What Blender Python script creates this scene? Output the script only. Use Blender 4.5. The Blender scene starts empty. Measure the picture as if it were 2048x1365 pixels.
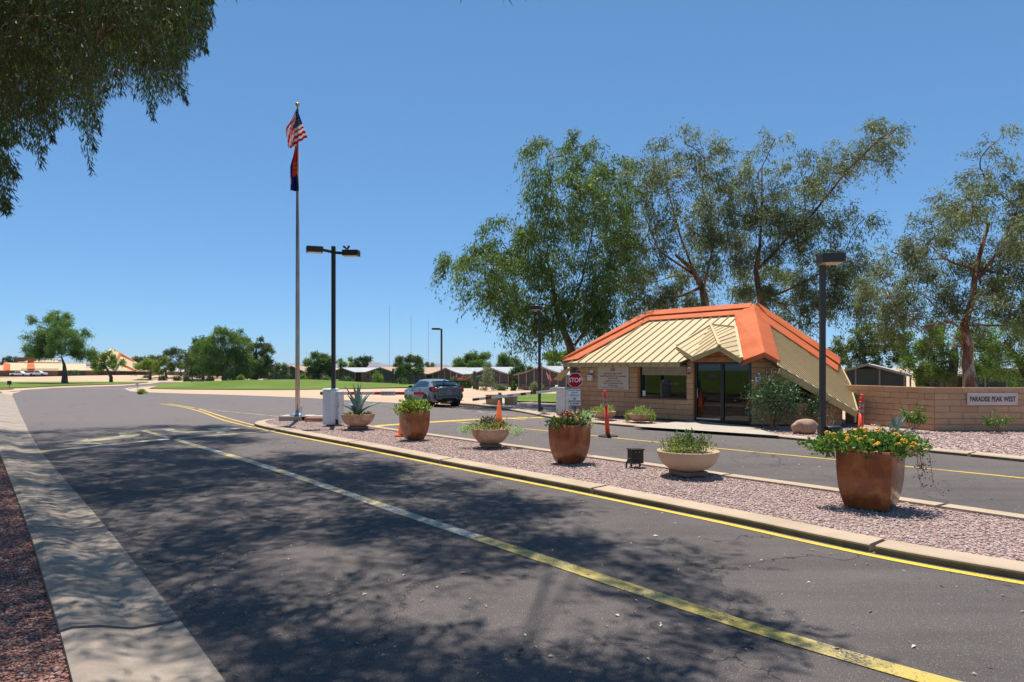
import bpy, math, random
import numpy as np
from math import sin, cos, pi, radians, sqrt, atan2
from mathutils import Vector, Matrix
from mathutils.geometry import delaunay_2d_cdt

random.seed(7)
RNG = np.random.default_rng(11)
SC = bpy.context.scene
COL = SC.collection

# ------------------------------------------------------------------ camera
F = 1365.0; CX = 1024.0; HY = 735.0; H = 2.1
cam_d = bpy.data.cameras.new('camera')
cam_d.sensor_width = 36.0; cam_d.lens = 36.0 * F / 2048.0
cam_d.shift_y = (HY - 682.5) / 2048.0
cam_d.clip_start = 0.05; cam_d.clip_end = 20000
cam = bpy.data.objects.new('camera', cam_d); COL.objects.link(cam)
cam.location = (0, 0, H); cam.rotation_euler = (radians(90), 0, 0)
SC.camera = cam

# ------------------------------------------------------------------ light
SUN_EL = radians(73); SUN_DIR_H = Vector((-0.22, 0.975)).normalized()
SUN_AZ = atan2(SUN_DIR_H.x, SUN_DIR_H.y)
world = bpy.data.worlds.new('World'); SC.world = world; world.use_nodes = True
wn = world.node_tree; wn.nodes.clear()
sky = wn.nodes.new('ShaderNodeTexSky'); sky.sky_type = 'NISHITA'; sky.sun_disc = False
sky.sun_elevation = SUN_EL; sky.sun_rotation = SUN_AZ
sky.altitude = 3000; sky.air_density = 1.0; sky.dust_density = 0.0; sky.ozone_density = 10.0
bg = wn.nodes.new('ShaderNodeBackground'); bg.inputs['Strength'].default_value = 0.15
wo = wn.nodes.new('ShaderNodeOutputWorld')
gm_ = wn.nodes.new('ShaderNodeGamma'); gm_.inputs[1].default_value = 0.62; wn.links.new(sky.outputs[0], gm_.inputs[0])
tn_ = wn.nodes.new('ShaderNodeMix'); tn_.data_type = 'RGBA'; tn_.blend_type = 'MULTIPLY'; tn_.inputs[0].default_value = 1.0; tn_.inputs[7].default_value = (0.77, 1.13, 1.36, 1)
wn.links.new(gm_.outputs[0], tn_.inputs[6]); wn.links.new(tn_.outputs[2], bg.inputs[0]); wn.links.new(bg.outputs[0], wo.inputs[0])
sd = bpy.data.lights.new('sun', 'SUN'); sd.energy = 5.0; sd.angle = radians(0.53); sd.color = (1.0, 0.955, 0.89)
so = bpy.data.objects.new('sun', sd); COL.objects.link(so)
SUNV = Vector((SUN_DIR_H.x * cos(SUN_EL), SUN_DIR_H.y * cos(SUN_EL), sin(SUN_EL)))
so.rotation_euler = SUNV.to_track_quat('Z', 'Y').to_euler(); so.location = (0, 0, 30)
SC.view_settings.view_transform = 'Standard'; SC.view_settings.look = 'None'
SC.view_settings.gamma = 1.0; SC.view_settings.use_curve_mapping = False
SC.view_settings.exposure = 0.40
SC.render.engine = 'CYCLES'
SC.cycles.max_bounces = 6; SC.cycles.transparent_max_bounces = 12
SC.cycles.diffuse_bounces = 3; SC.cycles.glossy_bounces = 3; SC.cycles.transmission_bounces = 3

# ------------------------------------------------------------------ helpers
def terr(x, y):
    t = min(max((y - 40.0) / 60.0, 0.0), 1.0)
    t = t * t * (3 - 2 * t)
    return -1.2 * t

def at(px, py, z=None):
    """point of the ground seen at photo pixel px, py (z: height above datum)"""
    kx = (px - CX) / F; kz = (HY - py) / F
    if z is not None:
        Y = (z - H) / kz
        return Vector((kx * Y, Y, z))
    Y = max(-H / min(kz, -1e-4), 2)
    for _ in range(60):
        Yn = (terr(0, Y) - H) / min(kz, -1e-4)
        Y = 0.5 * Y + 0.5 * Yn
    return Vector((kx * Y, Y, terr(0, Y)))

def ray(px, py, Y):
    return Vector(((px - CX) / F * Y, Y, H + (HY - py) / F * Y))

def rayplane(px, py, p0, n):
    d = Vector(((px - CX) / F, 1.0, (HY - py) / F)); c = Vector((0, 0, H))
    t = (Vector(p0) - c).dot(n) / d.dot(n)
    return c + d * t

PM = {}   # parent base matrices

def setp(o, label=None, cat=None, group=None, kind=None):
    if label: o['label'] = label
    if cat: o['category'] = cat
    if group: o['group'] = group
    if kind: o['kind'] = kind
    return o

def thing(name, label, cat, loc=(0, 0, 0), rz=0.0, group=None, kind=None):
    o = bpy.data.objects.new(name, None); COL.objects.link(o)
    o.location = loc; o.rotation_euler = (0, 0, rz); o.empty_display_size = 0.2
    PM[o.name] = Matrix.Translation(Vector(loc)) @ Matrix.Rotation(rz, 4, 'Z')
    return setp(o, label, cat, group, kind)

def attach(ob, parent, world=False):
    ob.parent = parent
    if world and parent is not None and parent.name in PM:
        ob.matrix_parent_inverse = PM[parent.name].inverted()

def copy_tree(o, parent=None):
    c = o.copy(); COL.objects.link(c)
    if parent is not None:
        c.parent = parent
    for ch in list(o.children):
        copy_tree(ch, c)
    return c

class MB:
    def __init__(s):
        s.v = []; s.f = []; s.m = []; s.sm = []
    def add(s, vs, fs, m=0, smooth=False):
        b = len(s.v); s.v += [tuple(v) for v in vs]
        for f in fs:
            s.f.append(tuple(b + i for i in f)); s.m.append(m); s.sm.append(smooth)
        return s
    def box(s, c, d, rz=0.0, m=0, taper=1.0, R=None):
        x, y, z = d[0] / 2, d[1] / 2, d[2] / 2
        vs = [(-x, -y, -z), (x, -y, -z), (x, y, -z), (-x, y, -z)] + \
             [(a * taper, b * taper, z) for a, b in ((-x, -y), (x, -y), (x, y), (-x, y))]
        M = R if R is not None else Matrix.Rotation(rz, 3, 'Z')
        vs = [M @ Vector(v) + Vector(c) for v in vs]
        return s.add(vs, [(3, 2, 1, 0), (4, 5, 6, 7), (0, 1, 5, 4), (1, 2, 6, 5), (2, 3, 7, 6), (3, 0, 4, 7)], m)
    def bar(s, a, b, w, h, m=0, up=Vector((0, 0, 1))):
        a = Vector(a); b = Vector(b); d = (b - a); L = d.length; d.normalize()
        r = d.cross(up)
        if r.length < 1e-4: r = Vector((1, 0, 0))
        r.normalize(); u = r.cross(d)
        vs = []
        for p in (a, b):
            for i, j in ((-1, -1), (1, -1), (1, 1), (-1, 1)):
                vs.append(p + r * (i * w / 2) + u * (j * h / 2))
        return s.add(vs, [(3, 2, 1, 0), (4, 5, 6, 7), (0, 1, 5, 4), (1, 2, 6, 5), (2, 3, 7, 6), (3, 0, 4, 7)], m)
    def tube(s, pts, rad, seg=8, m=0, smooth=True, caps=True):
        pts = [Vector(p) for p in pts]; n = len(pts)
        if not hasattr(rad, '__len__'): rad = [rad] * n
        vs = []; ref = None
        for i, p in enumerate(pts):
            d = (pts[min(i + 1, n - 1)] - pts[max(i - 1, 0)])
            if d.length < 1e-6: d = Vector((0, 0, 1))
            d.normalize()
            if ref is None:
                ref = Vector((1, 0, 0)) if abs(d.x) < 0.8 else Vector((0, 1, 0))
            a = (ref - d * ref.dot(d)).normalized(); b = d.cross(a); ref = a
            for k in range(seg):
                t = 2 * pi * k / seg
                vs.append(p + (a * cos(t) + b * sin(t)) * rad[i])
        fs = []
        for i in range(n - 1):
            for k in range(seg):
                k2 = (k + 1) % seg
                fs.append((i * seg + k, i * seg + k2, (i + 1) * seg + k2, (i + 1) * seg + k))
        s.add(vs, fs, m, smooth)
        if caps:
            b0 = len(s.v) - len(vs)
            s.f.append(tuple(b0 + k for k in reversed(range(seg)))); s.m.append(m); s.sm.append(False)
            s.f.append(tuple(b0 + (n - 1) * seg + k for k in range(seg))); s.m.append(m); s.sm.append(False)
        return s
    def lathe(s, prof, c=(0, 0, 0), seg=24, m=0, smooth=True, sx=1, sy=1):
        vs = []; c = Vector(c)
        for r, z in prof:
            for k in range(seg):
                t = 2 * pi * k / seg; vs.append(c + Vector((r * cos(t) * sx, r * sin(t) * sy, z)))
        fs = []
        for i in range(len(prof) - 1):
            for k in range(seg):
                k2 = (k + 1) % seg
                fs.append((i * seg + k, i * seg + k2, (i + 1) * seg + k2, (i + 1) * seg + k))
        return s.add(vs, fs, m, smooth)
    def slab(s, poly, n, t, m=0, m_side=None):
        """closed slab: polygon poly (3D) extruded by t against n (downwards)"""
        n = Vector(n).normalized(); P = [Vector(p) for p in poly]; k = len(P)
        vs = P + [p - n * t for p in P]
        s.add(vs, [tuple(range(k)), tuple(reversed(range(k, 2 * k)))], m)
        b = len(s.v) - 2 * k
        for i in range(k):
            j = (i + 1) % k
            s.f.append((b + i, b + k + i, b + k + j, b + j)); s.m.append(m if m_side is None else m_side); s.sm.append(False)
        return s
    def grid(s, P, m=0, smooth=True):
        """P: rows of points"""
        r = len(P); c = len(P[0]); vs = [p for row in P for p in row]
        fs = [(i * c + j, i * c + j + 1, (i + 1) * c + j + 1, (i + 1) * c + j) for i in range(r - 1) for j in range(c - 1)]
        return s.add(vs, fs, m, smooth)
    def build(s, name, mats, parent=None, world=False, label=None, cat=None, group=None, kind=None, bevel=0, fixn=False):
        me = bpy.data.meshes.new(name); me.from_pydata(s.v, [], s.f)
        if not isinstance(mats, (list, tuple)): mats = [mats]
        for mt in mats: me.materials.append(mt)
        me.polygons.foreach_set('material_index', s.m)
        me.polygons.foreach_set('use_smooth', s.sm)
        me.update()
        o = bpy.data.objects.new(name, me); COL.objects.link(o)
        if parent is not None: attach(o, parent, world)
        if bevel:
            b = o.modifiers.new('bevel', 'BEVEL'); b.width = bevel; b.segments = 2; b.limit_method = 'ANGLE'; b.angle_limit = radians(35)
        return setp(o, label, cat, group, kind)

def npmesh(name, V, Fq, mat, parent=None, world=False, attr=None, smooth=False, **kw):
    """fast mesh from numpy arrays; Fq (n,k) faces; attr: per-vertex float 'rnd'"""
    me = bpy.data.meshes.new(name); n = len(V); nf, k = Fq.shape
    me.vertices.add(n); me.vertices.foreach_set('co', np.ascontiguousarray(V, dtype=np.float32).ravel())
    me.loops.add(nf * k); me.loops.foreach_set('vertex_index', np.ascontiguousarray(Fq, dtype=np.int32).ravel())
    me.polygons.add(nf); me.polygons.foreach_set('loop_start', np.arange(0, nf * k, k, dtype=np.int32))
    me.polygons.foreach_set('loop_total', np.full(nf, k, dtype=np.int32))
    if smooth: me.polygons.foreach_set('use_smooth', np.ones(nf, dtype=bool))
    me.update(calc_edges=True)
    if attr is not None:
        a = me.attributes.new('rnd', 'FLOAT', 'POINT'); a.data.foreach_set('value', np.ascontiguousarray(attr, dtype=np.float32))
    for m in (mat if isinstance(mat, (list, tuple)) else [mat]): me.materials.append(m)
    o = bpy.data.objects.new(name, me); COL.objects.link(o)
    if parent is not None: attach(o, parent, world)
    return setp(o, kw.get('label'), kw.get('cat'), kw.get('group'), kw.get('kind'))

# ------------------------------------------------------------------ materials
class NT:
    def __init__(s, name):
        s.mat = bpy.data.materials.new(name); s.mat.use_nodes = True
        s.t = s.mat.node_tree; s.t.nodes.clear()
        s.out = s.n('ShaderNodeOutputMaterial'); s.b = s.n('ShaderNodeBsdfPrincipled')
        s.l(s.b.outputs[0], s.out.inputs[0])
        tc = s.n('ShaderNodeTexCoord'); s.obj = tc.outputs['Object']
        s.pos = s.n('ShaderNodeNewGeometry').outputs['Position']
    def n(s, t): return s.t.nodes.new(t)
    def l(s, a, b): s.t.links.new(a, b)
    def noise(s, scale, detail=4, rough=0.55, vec=None, dist=0.0):
        x = s.n('ShaderNodeTexNoise'); x.inputs['Scale'].default_value = scale
        x.inputs['Detail'].default_value = detail; x.inputs['Roughness'].default_value = rough
        x.inputs['Distortion'].default_value = dist
        s.l(vec if vec is not None else s.pos, x.inputs['Vector']); return x
    def vor(s, scale, feat='F1', vec=None):
        x = s.n('ShaderNodeTexVoronoi'); x.feature = feat; x.inputs['Scale'].default_value = scale
        s.l(vec if vec is not None else s.pos, x.inputs['Vector']); return x
    def ramp(s, fac, stops):
        r = s.n('ShaderNodeValToRGB'); e = r.color_ramp.elements
        while len(e) < len(stops): e.new(0.5)
        for i, (p, c) in enumerate(stops):
            e[i].position = p; e[i].color = (c, c, c, 1) if not hasattr(c, '__len__') else tuple(c) + (1,)
        s.l(fac, r.inputs[0]); return r.outputs[0]
    def mix(s, fac, a, b, mode='MIX'):
        m = s.n('ShaderNodeMix'); m.data_type = 'RGBA'; m.blend_type = mode
        for v, i in ((fac, 0), (a, 6), (b, 7)):
            if hasattr(v, 'links'): s.l(v, m.inputs[i])
            elif i == 0: m.inputs[0].default_value = v
            else: m.inputs[i].default_value = tuple(v) + (1,)
        return m.outputs[2]
    def math(s, op, a, b=0.0):
        m = s.n('ShaderNodeMath'); m.operation = op
        for v, i in ((a, 0), (b, 1)):
            if hasattr(v, 'links'): s.l(v, m.inputs[i])
            else: m.inputs[i].default_value = v
        return m.outputs[0]
    def bump(s, h, strength=0.3, dist=0.01):
        b = s.n('ShaderNodeBump'); b.inputs['Strength'].default_value = strength; b.inputs['Distance'].default_value = dist
        s.l(h, b.inputs['Height']); s.l(b.outputs[0], s.b.inputs['Normal'])
    def col(s, c):
        if hasattr(c, 'links'): s.l(c, s.b.inputs['Base Color'])
        else: s.b.inputs['Base Color'].default_value = tuple(c) + (1,)
    def set(s, rough=0.6, metal=0.0, spec=0.5):
        s.b.inputs['Roughness'].default_value = rough; s.b.inputs['Metallic'].default_value = metal
        s.b.inputs['Specular IOR Level'].default_value = spec

def simple(name, c, rough=0.55, metal=0.0, var=0.15, scale=3.0, bump=0.0, bscale=60, spec=0.5, vec='pos'):
    t = NT(name); t.set(rough, metal, spec)
    v = t.pos if vec == 'pos' else t.obj
    n = t.noise(scale, 5, 0.6, v)
    hi = tuple(min(1, x * (1 + var)) for x in c); lo = tuple(x * (1 - var) for x in c)
    t.col(t.mix(t.ramp(n.outputs[0], [(0.3, 0.0), (0.7, 1.0)]), lo, hi))
    if bump: t.bump(t.noise(bscale, 4, 0.6, v).outputs[0], bump, 0.01)
    return t.mat

M = {}
def objrand(t, lo, hi):
    oi = t.n('ShaderNodeObjectInfo')
    return t.mix(oi.outputs['Random'], lo, hi)

# asphalt
t = NT('asphalt'); t.set(0.85, 0, 0.3)
big = t.noise(0.35, 4, 0.6); mid = t.noise(2.2, 5, 0.65); fine = t.noise(85, 3, 0.7)
base = t.mix(t.ramp(big.outputs[0], [(0.35, 0.0), (0.68, 1.0)]), (0.082, 0.067, 0.060), (0.128, 0.104, 0.092))
base = t.mix(t.ramp(mid.outputs[0], [(0.4, 0.0), (0.75, 1.0)]), base, (0.105, 0.090, 0.084))
lm_ = t.n('ShaderNodeMapping'); lm_.inputs['Rotation'].default_value = (0, 0, 0.82); lm_.inputs['Scale'].default_value = (0.12, 1.3, 1); t.l(t.pos, lm_.inputs[0]); ln_ = t.noise(1.0, 4, 0.6, lm_.outputs[0])
base = t.mix(t.ramp(ln_.outputs[0], [(0.48, 0.0), (0.66, 0.42)]), base, (0.045, 0.039, 0.037))
st_ = t.noise(0.9, 3, 0.6, None, 0.8); base = t.mix(t.ramp(st_.outputs[0], [(0.68, 0.0), (0.74, 0.5)]), base, (0.035, 0.031, 0.030))
sep = t.n('ShaderNodeSeparateXYZ'); t.l(t.pos, sep.inputs[0]); far_mix = t.n('ShaderNodeMapRange'); t.l(t.math('ADD', sep.outputs[1], t.math('MULTIPLY', mid.outputs[0], 5.0)), far_mix.inputs[0]); far_mix.inputs[1].default_value = 14; far_mix.inputs[2].default_value = 30
base = t.mix(1.0, base, (1.12, 1.12, 1.12), 'MULTIPLY'); base = t.mix(t.math('MULTIPLY', far_mix.outputs[0], 0.8), base, (0.185, 0.150, 0.137))  # lighter, pinker tone mixed in towards the far end of the road
sp = t.vor(62); spr = t.ramp(sp.outputs['Distance'], [(0.10, 1.0), (0.30, 0.0)])
spc = t.vor(62); wn_ = t.n('ShaderNodeSeparateColor'); t.l(spc.outputs['Color'], wn_.inputs[0])
spm = t.math('MULTIPLY', spr, t.math('GREATER_THAN', wn_.outputs[0], 0.55))
base = t.mix(spm, base, (0.36, 0.31, 0.285))
base = t.mix(t.ramp(fine.outputs[0], [(0.34, 0.9), (0.52, 0.0)]), base, (0.018, 0.020, 0.020))
# cracks
wv = t.noise(1.1, 4, 0.7); add = t.n('ShaderNodeVectorMath'); add.operation = 'MULTIPLY_ADD'
t.l(wv.outputs['Color'], add.inputs[0]); add.inputs[1].default_value = (1.6, 1.6, 0); t.l(t.pos, add.inputs[2])
flat = t.n('ShaderNodeVectorMath'); flat.operation = 'MULTIPLY'; t.l(add.outputs[0], flat.inputs[0]); flat.inputs[1].default_value = (1, 1, 0)
cr = t.vor(0.30, 'DISTANCE_TO_EDGE', flat.outputs[0])
cm = t.ramp(cr.outputs['Distance'], [(0.0014, 1.0), (0.0042, 0.0)])
gate = t.ramp(t.noise(0.45, 2, 0.5).outputs[0], [(0.36, 0.0), (0.46, 1.0)])
cm = t.math('MULTIPLY', cm, gate)
base = t.mix(cm, base, (0.012, 0.011, 0.011))
t.col(base)
hh = t.math('SUBTRACT', t.math('ADD', t.math('MULTIPLY', fine.outputs[0], 0.6), t.math('MULTIPLY', spm, 0.3)), t.math('MULTIPLY', cm, 2.0))
t.bump(hh, 0.45, 0.006); M['asphalt'] = t.mat

def paint(name, c, c2, wear):
    t = NT(name); t.set(0.6, 0, 0.4)
    w = t.noise(55, 5, 0.75); w2 = t.noise(1.7, 3, 0.6)
    f = t.math('ADD', t.math('MULTIPLY', w.outputs[0], 0.65), t.math('MULTIPLY', w2.outputs[0], 0.35))
    k = t.ramp(f, [(wear, 1.0), (wear + 0.05, 0.0)])
    cc = t.mix(t.ramp(t.noise(0.9, 3, 0.6).outputs[0], [(0.42, 0.0), (0.6, 1.0)]), c, c2)
    t.col(t.mix(k, cc, (0.075, 0.068, 0.06))); t.bump(w.outputs[0], 0.2, 0.003); return t.mat
M['paint_new'] = paint('yellow_paint', (0.72, 0.47, 0.035), (0.66, 0.43, 0.06), 0.40)
M['paint_old'] = paint('worn_yellow_paint', (0.50, 0.37, 0.07), (0.47, 0.37, 0.14), 0.42)
M['paint_white'] = paint('whitened_line_paint', (0.47, 0.45, 0.38), (0.52, 0.40, 0.13), 0.43)
M['paint_faded'] = paint('faded_cream_paint', (0.44, 0.36, 0.15), (0.40, 0.36, 0.25), 0.455)

def concrete(name, a, b, st=0.25):
    t = NT(name); t.set(0.85, 0, 0.25)
    n1 = t.noise(1.3, 5, 0.65); n2 = t.noise(140, 3, 0.6); n3 = t.noise(9, 4, 0.6)
    c = t.mix(t.ramp(n1.outputs[0], [(0.35, 0.0), (0.7, 1.0)]), a, b)
    c = t.mix(t.ramp(n2.outputs[0], [(0.32, 0.45), (0.52, 0.0)]), c, tuple(x * 0.45 for x in a))
    c = t.mix(t.ramp(n3.outputs[0], [(0.62, 0.0), (0.8, st)]), c, tuple(x * 0.5 for x in a))
    t.col(c); t.bump(n2.outputs[0], 0.35, 0.004); return t.mat
M['kerb'] = concrete('tan_concrete', (0.42, 0.315, 0.215), (0.52, 0.40, 0.285))
M['gutter'] = concrete('grey_concrete', (0.28, 0.225, 0.175), (0.39, 0.32, 0.255))
M['slab'] = concrete('path_concrete', (0.42, 0.36, 0.29), (0.5, 0.43, 0.35))
M['kerbface'] = concrete('shaded_stained_kerb_face', (0.12, 0.095, 0.05), (0.24, 0.19, 0.10), 0.6)  # darker than the kerb top: face shade put into the colour, plus stains

def ground(name, a, b, c3, s=0.15, g=8):
    t = NT(name); t.set(0.95, 0, 0.15)
    n1 = t.noise(s, 5, 0.6); n2 = t.noise(g, 5, 0.7); n3 = t.noise(70, 3, 0.7)
    c = t.mix(t.ramp(n1.outputs[0], [(0.35, 0.0), (0.68, 1.0)]), a, b)
    c = t.mix(t.ramp(n2.outputs[0], [(0.45, 0.0), (0.75, 0.8)]), c, c3)
    c = t.mix(t.ramp(n3.outputs[0], [(0.3, 0.4), (0.5, 0.0)]), c, tuple(x * 0.5 for x in a))
    t.col(c); t.bump(t.math('ADD', n2.outputs[0], n3.outputs[0]), 0.5, 0.02); return t.mat
M['dirt'] = ground('tan_dirt', (0.50, 0.34, 0.22), (0.60, 0.43, 0.29), (0.40, 0.26, 0.16))
M['grass'] = ground('lawn', (0.095, 0.155, 0.020), (0.170, 0.215, 0.040), (0.060, 0.110, 0.016), 0.09, 3)
M['drygrass'] = ground('dry_lawn', (0.16, 0.15, 0.05), (0.24, 0.19, 0.08), (0.09, 0.12, 0.03), 0.2, 3)

def gravelbase(name, stops, sc=34):
    t = NT(name); t.set(0.9, 0, 0.25)
    v = t.vor(sc); s = t.n('ShaderNodeSeparateColor'); t.l(v.outputs['Color'], s.inputs[0])
    c = t.ramp(s.outputs[0], stops)
    c = t.mix(t.ramp(v.outputs['Distance'], [(0.45, 0.0), (0.75, 0.85)]), c, (0.05, 0.03, 0.026))
    t.col(c); t.bump(t.math('SUBTRACT', 1.0, v.outputs['Distance']), 0.9, 0.02); return t.mat
GR_PINK = [(0.0, (0.24, 0.155, 0.135)), (0.25, (0.44, 0.275, 0.23)), (0.5, (0.52, 0.37, 0.315)), (0.75, (0.36, 0.275, 0.25)), (1.0, (0.66, 0.53, 0.46))]
GR_RED = [(0.0, (0.12, 0.05, 0.04)), (0.3, (0.30, 0.11, 0.08)), (0.6, (0.38, 0.17, 0.12)), (0.85, (0.22, 0.14, 0.12)), (1.0, (0.5, 0.35, 0.28))]
M['gravelbase'] = gravelbase('pink_gravel_bed', GR_PINK)
M['gravelbase_red'] = gravelbase('red_gravel_bed', GR_RED, 40)
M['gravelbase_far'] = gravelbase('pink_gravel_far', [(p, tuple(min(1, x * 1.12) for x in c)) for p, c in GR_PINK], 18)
def stonemat(name, stops):
    t = NT(name); t.set(0.8, 0, 0.3); a = t.n('ShaderNodeAttribute'); a.attribute_name = 'rnd'
    c = t.ramp(a.outputs['Fac'], stops)
    t.col(t.mix(t.ramp(t.noise(60, 3).outputs[0], [(0.35, 0.0), (0.7, 0.35)]), c, (0.55, 0.42, 0.36))); return t.mat
M['stone_pink'] = stonemat('pink_gravel_stone', GR_PINK); M['stone_red'] = stonemat('red_gravel_stone', GR_RED)

def leafmat(name, stops, trans=0.42, rough=0.55):
    t = NT(name); t.set(rough, 0, 0.4); a = t.n('ShaderNodeAttribute'); a.attribute_name = 'rnd'
    c = t.ramp(a.outputs['Fac'], stops); t.col(c)
    tr = t.n('ShaderNodeBsdfTranslucent'); mx = t.n('ShaderNodeMixShader'); mx.inputs[0].default_value = trans
    bc = t.mix(1.0, c, (1.0, 1.15, 0.55), 'MULTIPLY'); t.l(bc, tr.inputs[0])
    t.l(t.b.outputs[0], mx.inputs[1]); t.l(tr.outputs[0], mx.inputs[2]); t.l(mx.outputs[0], t.out.inputs[0]); return t.mat
def gs(d, m, l, x=None):
    s = [(0.0, d), (0.5, m), (0.9, l)]
    if x: s.append((1.0, x))
    return s
M['leaf_euc'] = leafmat('eucalyptus_leaf', gs((0.060, 0.078, 0.043), (0.163, 0.185, 0.095), (0.362, 0.363, 0.202), (0.459, 0.280, 0.119)))
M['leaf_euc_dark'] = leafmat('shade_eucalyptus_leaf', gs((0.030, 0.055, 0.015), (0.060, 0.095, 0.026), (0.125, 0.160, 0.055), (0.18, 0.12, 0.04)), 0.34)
M['leaf_euc_green'] = leafmat('green_eucalyptus_leaf', gs((0.051, 0.090, 0.023), (0.137, 0.203, 0.054), (0.297, 0.356, 0.107), (0.414, 0.330, 0.097)))
M['leaf_mesq'] = leafmat('mesquite_leaf', gs((0.077, 0.135, 0.030), (0.143, 0.229, 0.048), (0.241, 0.324, 0.073)))
M['leaf_bright'] = leafmat('bright_leaf', gs((0.098, 0.172, 0.030), (0.203, 0.294, 0.048), (0.342, 0.402, 0.068)))
M['leaf_pine'] = leafmat('pine_needle', gs((0.068, 0.101, 0.026), (0.138, 0.176, 0.040), (0.274, 0.281, 0.063)), 0.12)
M['leaf_hedge'] = leafmat('hedge_leaf', gs((0.033, 0.078, 0.016), (0.072, 0.143, 0.026), (0.130, 0.208, 0.039)), 0.15)
M['leaf_sage'] = leafmat('sage_leaf', gs((0.10, 0.13, 0.07), (0.17, 0.21, 0.12), (0.26, 0.31, 0.19)))
M['leaf_plant'] = leafmat('planter_leaf', gs((0.05, 0.12, 0.02), (0.11, 0.22, 0.035), (0.20, 0.30, 0.06)), 0.3)
M['leaf_pale'] = leafmat('pale_leaf', gs((0.25, 0.33, 0.20), (0.42, 0.52, 0.32), (0.62, 0.68, 0.50)))
M['leaf_purple'] = leafmat('purple_leaf', gs((0.045, 0.035, 0.032), (0.09, 0.06, 0.055), (0.13, 0.14, 0.05)))
M['leaf_yellow'] = leafmat('yellow_green_leaf', gs((0.12, 0.20, 0.03), (0.25, 0.33, 0.05), (0.42, 0.45, 0.12)))
M['leaf_shrub'] = leafmat('glossy_shrub_leaf', gs((0.03, 0.075, 0.025), (0.06, 0.13, 0.04), (0.12, 0.19, 0.08)), 0.2, 0.5)
M['litter'] = leafmat('dry_litter', gs((0.16, 0.12, 0.09), (0.30, 0.24, 0.19), (0.6, 0.54, 0.48)), 0.05)
M['flower_orange'] = simple('orange_flower', (0.85, 0.33, 0.012), 0.6, var=0.3, scale=30)
M['flower_yellow'] = simple('yellow_flower', (0.9, 0.55, 0.03), 0.6, var=0.2, scale=30)
M['flower_red'] = simple('red_flower', (0.65, 0.02, 0.02), 0.5, var=0.3, scale=30)
M['flower_pink'] = simple('pink_flower', (0.75, 0.12, 0.16), 0.6, var=0.3, scale=4)
M['twig'] = simple('dry_twig', (0.30, 0.16, 0.11), 0.8)
def bark(name, a, b, c):
    t = NT(name); t.set(0.9, 0, 0.2)
    mp = t.n('ShaderNodeMapping'); mp.inputs['Scale'].default_value = (6, 6, 1.2); t.l(t.pos, mp.inputs[0])
    n1 = t.noise(1.5, 6, 0.7, mp.outputs[0]); n2 = t.noise(0.6, 4, 0.6, mp.outputs[0])
    k = t.mix(t.ramp(n1.outputs[0], [(0.38, 0.0), (0.62, 1.0)]), a, b)
    t.col(t.mix(t.ramp(n2.outputs[0], [(0.5, 0.0), (0.6, 1.0)]), k, c)); t.bump(n1.outputs[0], 0.9, 0.04); return t.mat
M['bark_euc'] = bark('eucalyptus_bark', (0.09, 0.045, 0.026), (0.20, 0.11, 0.065), (0.32, 0.21, 0.13))
M['bark_red'] = bark('peeling_bark', (0.11, 0.045, 0.03), (0.27, 0.13, 0.085), (0.48, 0.36, 0.27))
M['bark'] = bark('brown_bark', (0.06, 0.045, 0.035), (0.14, 0.11, 0.085), (0.2, 0.16, 0.12))

# built things
t = NT('rust_glaze'); t.set(0.2, 0.0, 0.6)
mp = t.n('ShaderNodeMapping'); mp.inputs['Scale'].default_value = (1, 1, 0.35); t.l(t.pos, mp.inputs[0])
n1 = t.noise(5, 5, 0.65, mp.outputs[0], 0.5); n2 = t.noise(38, 4, 0.7); n3 = t.noise(2.4, 3, 0.6)
c = t.mix(t.ramp(n1.outputs[0], [(0.3, 0.0), (0.7, 1.0)]), (0.14, 0.030, 0.009), (0.42, 0.115, 0.024))
c = t.mix(t.ramp(n2.outputs[0], [(0.55, 0.0), (0.68, 0.75)]), c, (0.055, 0.020, 0.010))
c = t.mix(t.ramp(n3.outputs[0], [(0.52, 0.0), (0.66, 0.7)]), c, (0.52, 0.25, 0.07)); t.col(c)
t.l(t.ramp(n2.outputs[0], [(0.4, 0.12), (0.68, 0.38)]), t.b.inputs['Roughness'])
t.bump(n3.outputs[0], 0.35, 0.05); M['rust'] = t.mat
M['terracotta'] = NT('weathered_terracotta'); t = M['terracotta']; t.set(0.8, 0, 0.3)
n1 = t.noise(4, 5, 0.7, None, 0.6); n2 = t.noise(22, 4, 0.7); n3 = t.vor(9)
c = t.mix(t.ramp(n1.outputs[0], [(0.38, 0.0), (0.62, 1.0)]), (0.40, 0.22, 0.125), (0.56, 0.37, 0.235))
c = t.mix(t.ramp(n2.outputs[0], [(0.62, 0.0), (0.70, 0.8)]), c, (0.16, 0.075, 0.045)); t.col(c)
t.bump(n2.outputs[0], 0.4, 0.01); M['terracotta'] = t.mat
M['cast_stone'] = concrete('cast_stone_bowl', (0.56, 0.39, 0.25), (0.66, 0.48, 0.32), 0.7)
M['soil'] = simple('potting_soil', (0.06, 0.04, 0.03), 0.95, bump=0.6)
M['agave'] = simple('agave_leaf', (0.17, 0.255, 0.215), 0.55, var=0.3, scale=6)
M['agave_edge'] = simple('agave_margin', (0.28, 0.33, 0.24), 0.6)
M['black_metal'] = simple('black_metal', (0.018, 0.017, 0.016), 0.4, var=0.3, spec=0.5)
M['bronze'] = simple('dark_bronze_paint', (0.030, 0.024, 0.020), 0.42, var=0.25)
M['steel'] = simple('brushed_steel', (0.42, 0.36, 0.32), 0.38, 0.9, var=0.25, scale=1.2)
M['galv'] = simple('galvanised_steel', (0.55, 0.55, 0.54), 0.35, 0.8)
M['gold'] = simple('gold_ball', (0.65, 0.38, 0.08), 0.22, 1.0)
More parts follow.
